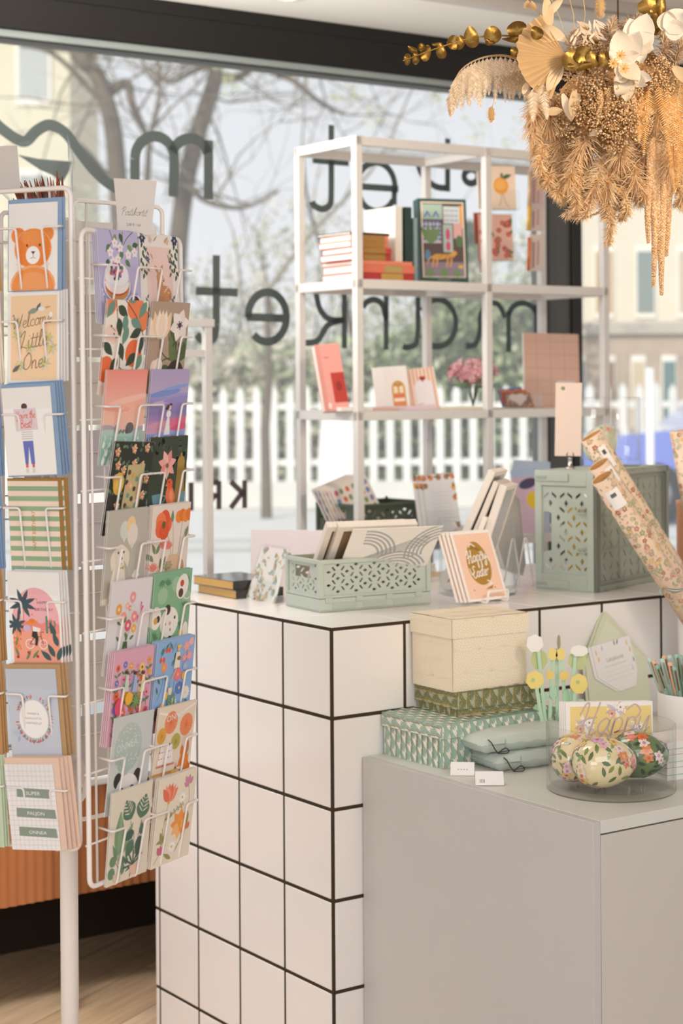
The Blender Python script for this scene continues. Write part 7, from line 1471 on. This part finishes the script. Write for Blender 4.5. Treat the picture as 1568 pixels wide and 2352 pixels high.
# things on the lower shelf, seen over the counter goods
p = onz(742, 1226, Z4); a_g, b_g = ab(p); Mz = SM(SA + .03, SB + .05, Z4, 4); t = thing('folding_crate', 'dark green folding crate of sticker sheets on the lower shelf', 'crate', Mz); crate_body(t, .29, .2, .118, '#4c5540', .03, .044)
def stick(a, seed):
    q = random.Random(seed)
    for j in range(6):
        for i in range(6): a.e(.1 + .16 * i + q.uniform(-.02, .02), .1 + .17 * j, .05, .06, q.choice(('#d9713f', '#e8b04a', '#7f93bd', '#c96a7a', '#8a9a6a', '#efd9b4')))
for k in range(6):
    a = Art(.16, .17, paper='#ece0d6', th=.0012, edge='#5f7398' if k > 2 else '#ece0d6'); stick(a, k)
    a.obj('sticker_sheet', M=Mz @ T(.028 - .005 * k + .0, .05 + .012 * k, .006) @ R(-20, 'X') @ R(-16, 'Y'), label=('front', 'second', 'third', 'fourth', 'fifth', 'rearmost')[k] + ' sticker sheet leaning in the dark green crate', cat='sticker sheet')
pn = at(985, 1236, 5.42); pn.z = Z4; Mn = frame(pn, (1, .35, 0)); t = thing('acrylic_display_stand', 'clear stand with floral notepads behind the counter goods', 'display stand', Mn)
mb = MB(); mb.box(-.01, .13, -.008, -.006, 0, .10, '#ffffff'); mb.box(-.01, .13, -.008, .07, 0, .003, '#ffffff'); mb.build('tray', 'clear_acrylic', t)
for k in range(3):
    a = Art(.105, .2, paper='#e6e3e1', th=.003); q = random.Random(k + 3)
    for x, y in [(x, a.k - .08) for x in (.06, .25, .5, .75, .94)] + [(.94, 1.5), (.95, 1.2), (.06, 1.6), (.1, .2), (.3, .1), (.8, .15), (.95, .4)]: a.f(x, y, .1, 6, q.choice(('#d9713f', '#e2a03e', '#9a5a44')), '#e8c26a'); a.l(x, y, .16, .06, q.uniform(0, 360), '#5f6f4a')
    for j in range(9): a.r(.2, .5 + .11 * j, .82, .508 + .11 * j, '#c9c5c2')
    a.obj('notepad', M=Mn @ T(.008 - .012 * k, .008 + .01 * k, .004) @ R(-9, 'X') @ R(-4, 'Y'), label=('front', 'middle', 'rear')[k] + ' floral bordered notepad in the clear stand', cat='notepad')
for k in range(3):
    a = Art(.12, .09, paper=('#b9664a', '#8f9db5', '#d8cfc8')[k], th=.002); q = random.Random(k)
    for _ in range(14): a.l(q.random(), q.uniform(0, a.k), .2, .08, q.uniform(0, 360), q.choice(('#d9713f', '#e2cdb4', '#5f6f4a', '#c9d2de')))
    a.obj('card_pack', M=Mn @ T(.05 + .02 * k, -.03 - .012 * k, .001 + .0025 * k) @ R(-62 , 'X'), label=('rust coloured', 'blue grey', 'pale')[k] + ' card pack lying before the floral notepads', cat='card pack')
pu2 = at(1192, 1245, 5.72); pu2.z = Z4; a = Art(.09, .205, paper='#cdb2c2', th=.004); a.e(.6, 1.75, .36, .18, '#4a4560', 12); a.r(0, 2.0, 1, a.k, '#a9bcd4'); a.e(.72, 1.15, .25, .3, '#e2c02e'); a.obj('greeting_card', M=frame(pu2, (1, .3, 0)) @ R(-8, 'X') @ R(-5, 'Y'), label='lilac card with a yellow disc left of the tall crate', cat='greeting card')
pu3 = at(1178, 1250, 5.82); pu3.z = Z4; mb = MB(); mb.box(0, .13, 0, .003, 0, .235, '#b9c6da', .001); mb.build('folder', 'satin', M=frame(pu3, (1, .3, 0)) @ R(-8, 'X') @ R(4, 'Y'), label='pale blue folder behind the lilac card', cat='folder')
# white tube stand between the spinner and the window
pst = at(475, 745, 4.95); A_s, B_s = ab(pst); t = thing('white_metal_stand', 'white square-tube stand behind the postcards with its post reaching down behind the counter', 'stand', SM(A_s, B_s, FZ)); t['label'] = 'white square-tube stand behind the postcards at the window'
zs_ = -FZ + EYE + (888 - 731) / F * 4.95
mb = MB(); mb.box(-.011, .011, -.011, .011, 0, zs_ - .022, WP, .001); mb.build('post', 'white_paint', t); mb = MB(); mb.box(-.431, -.409, -.011, .011, 0, zs_ - .022, WP, .001); mb.build('post', 'white_paint', t)
mb = MB(); mb.box(-.45, .018, -.012, .012, zs_ - .022, zs_, WP, .001); mb.build('top_bar', 'white_paint', t); mb = MB(); mb.box(-.41, -.011, -.008, .008, zs_ - .105, zs_ - .085, WP, .001); mb.build('cross_bar', 'white_paint', t)
# ================================================================== hanging dried-flower bouquet
YB = 3.70; OB = at(1420, 240, YB); t = thing('hanging_dried_bouquet', 'large hanging cloud of dried beige flowers with gold leaves', 'bouquet', T(*OB)); KB = F / YB
def B(px, py, dy=0.0): return at(px, py, YB + dy) - OB
q = random.Random(21)
def bpart(mb, name, mat='dried', **k): return mb.build(name, mat, t, **k)
mb = MB(); mb.tube([(0, 0, .05), (0, 0, Z_CEIL + .05 - OB.z)], .002, '#5a4a3a', 6); bpart(mb, 'hanging_cord')
mb = MB()
for c, r in ((B(1400, 230, .02), (.10, .08, .075)), (B(1480, 220, .02), (.085, .08, .085)), (B(1340, 240, .02), (.055, .07, .06)), (B(1430, 160, .02), (.08, .07, .055)), (B(1430, 300, .02), (.10, .07, .05))): mb.ball(c, r, '#b98d5c', 16, 10)
bpart(mb, 'foam_core', 'matte')
TAN = ('#f0d2a8', '#e6bf8e', '#f6e0bd', '#dcb17e', '#f2d8b2')
def strand(mb, p, d, L, w, c):
    s_ = d.orthogonal().normalized() * w; m = p + d * L * .55 + Vector((0, 0, -L * .05)); e = p + d * L + Vector((0, 0, -L * .22)); mb.add([p - s_, p + s_, m + s_ * .7, m - s_ * .7, e], [(0, 1, 2, 3), (3, 2, 4)], c)
def plume(pts, wid, n, cols, name='pampas_plume', sw=.0011, env=lambda u: sin(pi * min(1, u * .9 + .1)) ** .6, along=.7):
    P = cat_rom(pts, 8); k = len(P); mb = MB(); mb.tube(P, .0012, cols[0], 4)
    for _ in range(n):
        u = q.random(); i = min(k - 2, int(u * (k - 1))); p = P[i].lerp(P[i + 1], u * (k - 1) - i); tg = (P[i + 1] - P[i]).normalized()
        d = (tg * along + Vector((q.gauss(0, 1), q.gauss(0, 1), q.gauss(0, .8))).normalized() * .8).normalized(); strand(mb, p, d, wid * env(u) * q.uniform(.5, 1.15), sw, q.choice(cols))
    return bpart(mb, name)
# fluffy plumes falling below the cloud and curling grass tips
for x0, y0, x1, y1, x2, y2, w in ((1260, 250, 1235, 330, 1255, 400, .034), (1280, 270, 1255, 370, 1245, 430, .03), (1300, 290, 1290, 390, 1275, 440, .036), (1330, 300, 1310, 400, 1290, 470, .032), (1350, 310, 1340, 420, 1345, 480, .036), (1385, 310, 1370, 420, 1330, 480, .036), (1410, 320, 1400, 430, 1390, 500, .034), (1440, 320, 1430, 430, 1425, 480, .038), (1460, 310, 1460, 410, 1470, 470, .036), (1490, 300, 1480, 400, 1500, 460, .036), (1520, 290, 1540, 380, 1530, 420, .036), (1550, 270, 1575, 360, 1560, 420, .036), (1240, 220, 1220, 290, 1240, 350, .03), (1390, 250, 1340, 330, 1320, 380, .04), (1450, 260, 1420, 340, 1400, 390, .042), (1500, 260, 1480, 330, 1470, 380, .04), (1330, 250, 1290, 320, 1270, 350, .036), (1560, 330, 1580, 420, 1570, 480, .03), (1360, 290, 1350, 340, 1340, 390, .042), (1420, 290, 1425, 350, 1415, 410, .044), (1480, 290, 1485, 350, 1470, 420, .042), (1300, 300, 1285, 350, 1275, 390, .038), (1250, 200, 1225, 250, 1232, 300, .034), (1530, 240, 1550, 300, 1540, 360, .04), (1390, 180, 1360, 230, 1350, 290, .04), (1450, 190, 1440, 250, 1430, 310, .042), (1500, 190, 1510, 250, 1500, 310, .042), (1290, 220, 1265, 260, 1260, 310, .036), (1400, 350, 1395, 420, 1380, 455, .042), (1350, 360, 1330, 410, 1320, 440, .04), (1460, 350, 1455, 410, 1445, 445, .042), (1520, 340, 1535, 400, 1520, 440, .04)):
    plume([B(x0, y0, -.05 + .05 * q.random()), B(x1, y1, -.12 + .1 * q.random()), B(x2, y2, -.08 + .05 * q.random())], w * 1.15, 620, TAN)
for x0, y0, x1, y1, x2, y2 in ((1340, 420, 1350, 480, 1302, 492), (1300, 400, 1305, 440, 1280, 432), (1255, 370, 1240, 420, 1256, 402), (1400, 440, 1410, 500, 1398, 545), (1455, 410, 1470, 450, 1490, 440), (1380, 430, 1385, 480, 1340, 500)):
    plume([B(x0, y0, -.08), B(x1, y1, -.09), B(x2, y2, -.07)], .011, 240, ('#e2c4a0', '#d5b08a', '#ecd7ba'), 'curled_grass_tip', .0014, lambda u: 1 - .4 * u, .3)
# greyish plumes at the top and right
for x0, y0, x1, y1, x2, y2 in ((1410, 170, 1400, 110, 1385, 70), (1430, 160, 1440, 100, 1420, 55), (1460, 160, 1480, 90, 1455, 50), (1500, 170, 1530, 120, 1540, 90), (1520, 190, 1545, 140, 1560, 120), (1440, 130, 1430, 90, 1470, 30)):
    plume([B(x0, y0, -.03), B(x1, y1, -.05), B(x2, y2, -.03)], .034, 420, ('#c9ae94', '#d9c0a6', '#bb9f86', '#cfb398'))
for x0, y0, x1, y1, x2, y2 in ((1250, 330, 1238, 380, 1252, 404), (1310, 430, 1325, 470, 1300, 492), (1290, 420, 1278, 446, 1290, 430), (1360, 440, 1345, 490, 1322, 498), (1395, 470, 1402, 520, 1396, 560), (1425, 430, 1440, 480, 1425, 500), (1470, 420, 1480, 450, 1470, 462), (1550, 420, 1565, 450, 1555, 470), (1335, 400, 1318, 450, 1330, 470), (1265, 400, 1258, 420, 1276, 440)):
    plume([B(x0, y0, -.1), B(x1, y1, -.11), B(x2, y2, -.09)], .023, 380, TAN, 'drooping_tip', .0013, lambda u: 1 - .3 * u, .35)
for x0, y0, x1, y1, x2, y2 in ((1340, 150, 1310, 110, 1320, 70), (1380, 140, 1370, 95, 1390, 60), (1410, 120, 1400, 80, 1412, 40), (1450, 120, 1450, 70, 1440, 40), (1480, 110, 1475, 60, 1490, 45), (1350, 130, 1345, 90, 1335, 60), (1520, 150, 1525, 100, 1520, 80), (1545, 150, 1560, 110, 1575, 90), (1230, 180, 1215, 160, 1205, 190), (1270, 150, 1240, 150, 1225, 165)):
    plume([B(x0, y0, -.06), B(x1, y1, -.09), B(x2, y2, -.07)], .032, 380, ('#d2b699', '#dfc6aa', '#c4a88c', '#ead6bc'))
# baby's breath clusters
for k, (x, y, r, dy) in enumerate(((1350, 210, 34, -.13), (1400, 200, 34, -.14), (1380, 240, 36, -.15), (1430, 230, 36, -.15), (1330, 240, 30, -.12), (1460, 250, 32, -.14), (1410, 270, 36, -.15), (1360, 280, 32, -.13), (1300, 230, 28, -.1), (1290, 285, 30, -.09), (1320, 310, 30, -.1), (1470, 285, 30, -.13), (1510, 150, 28, -.11), (1535, 170, 26, -.1), (1340, 90, 30, -.1), (1240, 235, 24, -.06), (1410, 330, 26, -.12), (1480, 190, 28, -.13), (1350, 175, 28, -.12), (1380, 160, 28, -.13), (1445, 215, 32, -.15), (1390, 290, 32, -.15), (1440, 300, 32, -.145), (1345, 260, 34, -.14), (1370, 215, 34, -.145), (1420, 250, 34, -.155), (1330, 120, 26, -.12), (1365, 110, 26, -.12), (1400, 135, 26, -.13), (1450, 140, 26, -.12), (1310, 170, 26, -.11), (1520, 200, 28, -.12), (1550, 200, 28, -.1))):
    mb = MB(); c0 = B(x, y, dy); R_ = r / KB; cs = ('#e2b37a', '#efc896', '#d6a064', '#f4d9ae') if k < 9 else ('#ebc89a', '#f4dab4', '#deb584')
    for _ in range(110):
        d = Vector((q.gauss(0, 1), q.gauss(0, .8), q.gauss(0, 1))).normalized() * R_ * q.random() ** .4; p = c0 + d; s_ = q.uniform(.0017, .0032); c = q.choice(cs)
        mb.add([p + Vector(v) * s_ for v in ((1, 0, 0), (-1, 0, 0), (0, 1, 0), (0, -1, 0), (0, 0, 1), (0, 0, -1))], [(0, 2, 4), (2, 1, 4), (1, 3, 4), (3, 0, 4), (2, 0, 5), (1, 2, 5), (3, 1, 5), (0, 3, 5)], c, True)
        if _ % 4 == 0: mb.tube([p, c0 + Vector((0, .03, .02))], .0005, '#b08a5c', 3, caps=False)
    bpart(mb, 'gypsophila_cluster')
# fern: an arching stem with hanging fronds
def frond(p, d, L, wid, c, name='fern_frond', n=30):
    P = [p]; D = d.normalized()
    for i in range(n): D = (D + Vector((0, 0, -.02))).normalized(); P.append(P[-1] + D * L / n)
    mb = MB(); mb.tube(P, [.0009 * (1 - .7 * i / n) for i in range(n + 1)], c[0], 4)
    for i in range(2, n + 1):
        w = wid * (1 - i / n) ** .6 * min(1, i / n * 7) + .001
        for sg in (-1, 1):
            v = Vector((sg * .8, q.uniform(-.3, .3), 0)); e = P[i] + (v + D * .55).normalized() * w; s_ = D * .0016; mb.add([P[i] - s_, P[i] + s_, e + s_ * .3], [(0, 1, 2)], q.choice(c))
    return bpart(mb, name)
FC = ('#e6cfb2', '#dac0a0', '#efdec6'); FO = ('#e0ab6e', '#d69c5c', '#eac08c')
A_ = cat_rom([B(1222, 150, -.03), B(1160, 128, -.07), B(1100, 135, -.09), B(1055, 165, -.1), B(1036, 215, -.1)], 6); mb = MB(); mb.tube(A_, [.003 * (1 - .7 * i / (len(A_) - 1)) for i in range(len(A_))], '#c9aa84', 6); bpart(mb, 'fern_stem')
for i in range(1, len(A_)):
    L = (.10 - .002 * abs(i - 10)) * q.uniform(.75, 1.05) * (1.0 if i < 19 else .7); frond(A_[i], Vector((-.12 + .1 * q.random(), q.uniform(-.25, .1), -1)), L, .015, FC, n=34)
for i in range(8): mbv = B(1215 - 9 * i, 150 + 3 * i, -.1); plume([mbv, B(1205 - 9 * i, 190 + 8 * (i % 3), -.1)], .014, 110, FC, 'fern_frond', .001)
for x, y, L in ((1490, 200, .14), (1510, 190, .16), (1530, 200, .17), (1552, 215, .15), (1566, 250, .16), (1545, 330, .10), (1580, 330, .14), (1475, 215, .1), (1240, 185, .08), (1225, 200, .07)):
    frond(B(x, y, -.14), Vector((q.uniform(-.15, .25), -.15, -1)), L, .02, FO if x > 1300 else FC, n=34)
# amaranth tails
for x, y0, y1, r in ((1490, 330, 560, .0075), (1500, 320, 660, .0075), (1511, 330, 600, .007), (1521, 330, 680, .0078), (1532, 330, 590, .007), (1376, 210, 285, .006), (1395, 205, 275, .006), (1330, 320, 400, .0055), (1440, 195, 270, .007), (1455, 200, 262, .006)):
    mb = MB(); n = int((y1 - y0) / 3.2); dy = -.10 if y0 > 300 else -.15
    for i in range(n):
        u = i / n; c = B(x + 3 * sin(u * 5 + x), y0 + (y1 - y0) * u, dy); rr = r * (1 - .55 * u ** 3)
        for j in range(5): g = j * 1.257 + i * .7; mb.ball(c + Vector((cos(g) * rr * .7, sin(g) * rr * .7, q.uniform(-.001, .001))), rr * q.uniform(.38, .55), q.choice(('#efc798', '#e6ba88', '#f4d4ac')), 5, 4)
    bpart(mb, 'amaranth_tail')
# folded palm fan
mb = MB(); c0 = B(1300, 132, -.13); n = 30; vs = [tuple(c0)]; fs = []
for i in range(n + 1):
    u = i / n; g = radians(118 + 132 * u); r = (118 - 26 * abs(u - .35)) / KB * (1 if i % 2 else .965); vs.append((c0.x + cos(g) * r, c0.y - (.010 if i % 2 else -.002) - .02 * sin(pi * u), c0.z + sin(g) * r))
for i in range(n): fs.append((0, i + 1, i + 2))
mb.add(vs, fs, '#e2c293'); mb.M = Matrix()
for i in range(0, n + 1, 2): mb.tube([c0, Vector(vs[i + 1])], .0007, '#cda36a', 4)
bpart(mb, 'palm_fan', 'petal')
def petal(p, d, up, L, w, c, cup=.25, n=6, name=None, mb=None, twist=0):
    d = d.normalized(); s_ = d.cross(up).normalized(); nrm = s_.cross(d); vs = []; fs = []
    for i in range(n + 1):
        u = i / n; ww = w * sin(pi * min(1, .08 + u * .92)) ** .75; m = p + d * L * u + nrm * (cup * L * u * u)
        for j in (-1, -.5, 0, .5, 1): vs.append(m + s_ * ww * .5 * j + nrm * (cup * ww * .6 * j * j) + nrm * twist * L * u * j * .2)
    for i in range(n):
        for j in range(4): fs.append((i * 5 + j, i * 5 + j + 1, (i + 1) * 5 + j + 1, (i + 1) * 5 + j))
    mb.add(vs, fs, c, True)
V3 = Vector; FR = V3((0, -1, 0))
WHT = ('#efe3d2', '#e6d8c2', '#f3e9da')
for k, (x, y, pet) in enumerate(((1428, 140, ((60, 74, 54), (100, 70, 50), (150, 40, 34), (-60, 66, 46), (-100, 50, 30), (20, 40, 30))), (1462, 105, ((75, 72, 56), (110, 64, 52), (30, 44, 40), (-20, 40, 36), (-75, 46, 30))), (1440, 172, ((-115, 62, 40), (-95, 70, 34), (-150, 40, 26), (-15, 56, 30), (-35, 50, 28))), (1528, 70, ((40, 62, 58), (85, 44, 44), (-5, 44, 46)))) ):
    mb = MB(); c0 = B(x, y, -.155)
    for g, L, w in pet: petal(c0 + V3((0, q.uniform(-.006, .006), 0)), V3((cos(radians(g)), -.25, sin(radians(g)))), FR, L / KB, w / KB, q.choice(WHT), .22, 7, mb=mb, twist=q.uniform(-1, 1))
    bpart(mb, 'white_flower', 'petal')
for x, y in ((1408, 146), (1432, 158), (1424, 128)):
    mb = MB(); c0 = B(x, y, -.19)
    for i in range(10): g = i * .63; petal(c0, V3((cos(g), -.3, sin(g))), FR, .0125, .0042, ('#dcae74', '#e6c08a')[i % 2], .1, 4, mb=mb)
    mb.ball(c0, .0028, '#c79254', 8, 6); bpart(mb, 'star_flower')
for x, y, g, L, w in ((1262, 62, 98, 70, 26), (1250, 40, 45, 60, 18), (1298, 92, 150, 62, 24), (1285, 80, 200, 50, 18), (1290, 150, 238, 72, 30), (1262, 178, 215, 40, 14), (1320, 205, 262, 76, 22), (1292, 215, 285, 66, 18), (1330, 215, 250, 50, 16), (1252, 258, 5, 40, 20), (1380, 295, 215, 34, 14), (1545, 155, 320, 60, 26), (1210, 190, 250, 30, 14)):
    mb = MB(); petal(B(x, y, -.13), V3((cos(radians(g)), -.12, sin(radians(g)))), FR, L / KB, w / KB, q.choice(('#e8d2b0', '#efe0c6', '#dfc49c')), .12, 8, mb=mb, twist=q.uniform(-1.5, 1.5)); bpart(mb, 'cream_leaf', 'petal')
# golden eucalyptus branch and gold leaves
ST = cat_rom([B(1225, 92, -.08), B(1160, 82, -.1), B(1080, 88, -.11), B(1000, 112, -.12), B(925, 140, -.12)], 6); mb = MB(); mb.tube(ST, [.0022 * (1 - .5 * i / (len(ST) - 1)) for i in range(len(ST))], '#a5803c', 6)
br = bpart(mb, 'golden_branch', 'gold_leaf')
def gold(x, y, r, ry, dy, par=None, tilt=0):
    mb = MB(); c0 = B(x, y, dy); n = 18; vs = [c0 + V3((0, -.002, 0))]; tl = radians(tilt)
    for i in range(n): g = 2 * pi * i / n; k = 1 - .13 * max(0, cos(g * 1 - 2.2)) ** 6; a_, b_ = r * k * cos(g), ry * k * sin(g); vs.append(c0 + V3(((a_ * cos(tl) - b_ * sin(tl)) / KB, .006 * sin(2 * g + x), (a_ * sin(tl) + b_ * cos(tl)) / KB)))
    mb.add(vs, [(0, i + 1, (i + 1) % n + 1) for i in range(n)], '#80602a', True); return mb.build('gold_leaf', 'gold_leaf', par if par is not None else t)
for x, y, r, ry, tl in ((1186, 67, 23, 20, 10), (1178, 91, 26, 7, -5), (1131, 80, 20, 21, 0), (1124, 96, 10, 8, 0), (1082, 86, 17, 25, 15), (1056, 98, 11, 17, -10), (1040, 98, 15, 17, 20), (1013, 118, 12, 18, 15), (1003, 102, 12, 5, 0), (977, 122, 12, 19, -10), (968, 108, 9, 9, 0), (955, 133, 9, 15, 0), (947, 113, 12, 7, -30), (935, 135, 8, 14, 0)): gold(x, y, r, ry, -.115, br, tl)
for x, y, r, ry, tl in ((1313, 138, 22, 24, 0), (1336, 126, 20, 20, 30), (1358, 137, 17, 19, 0), (1388, 136, 14, 20, 0), (1330, 150, 28, 10, 0), (1490, 14, 26, 20, 0), (1516, 14, 14, 22, 0), (1512, 36, 24, 14, -40), (1505, 55, 18, 26, 0), (1496, 68, 20, 14, 20), (1180, 118, 9, 12, 0), (1232, 75, 14, 16, 40)): gold(x, y, r, ry, -.165 if x < 1450 else -.12, None, tl)
# oats, grasses and bunny tails
mb = MB()
for i in range(26):
    p = B(1352 + q.uniform(-38, 34), 62 + q.uniform(-18, 22), -.15); g = radians(q.uniform(215, 335)); petal(p, V3((cos(g), -.2, sin(g))), FR, .022, .005, q.choice(('#ecdcc6', '#e2ccae')), .1, 4, mb=mb)
bpart(mb, 'oat_ears', 'petal')
for k, (x0, y0, x1, y1) in enumerate(((1300, 90, 1262, -10), (1320, 80, 1305, -14), (1340, 70, 1338, -14), (1300, 100, 1232, 20), (1310, 95, 1222, 18), (1360, 62, 1388, -8))):
    mb = MB(); mb.tube([B(x0, y0, -.08), B((x0 + x1) / 2 + 4, (y0 + y1) / 2, -.1), B(x1, y1, -.1)], .0008, '#d9bd8e', 4)
    if k in (3, 4, 0):
        for j in range(5): petal(B(x1, y1, -.1), V3((cos(2.2 + .22 * j), -.1, sin(2.2 + .22 * j))), FR, .02, .006, '#dfb98a', .1, 4, mb=mb)
    bpart(mb, 'grass_stem')
for x, y, r in ((1128, 262, 7), (1378, 16, 10)):
    mb = MB(); c = B(x, y, -.1); mb.ball(c, (r / KB, r / KB, 2.4 * r / KB), '#cfa873', 12, 9)
    for _ in range(160): d = V3((q.gauss(0, 1), q.gauss(0, 1), q.gauss(0, 1))).normalized(); strand(mb, c + V3((d.x * r / KB, d.y * r / KB, d.z * 2.3 * r / KB)), (d + V3((0, 0, -.4))).normalized(), .005, .0004, q.choice(TAN))
    if x < 1200: mb.tube([c, B(1140, 190, -.1)], .0005, '#b9966a', 3)
    bpart(mb, 'bunny_tail')
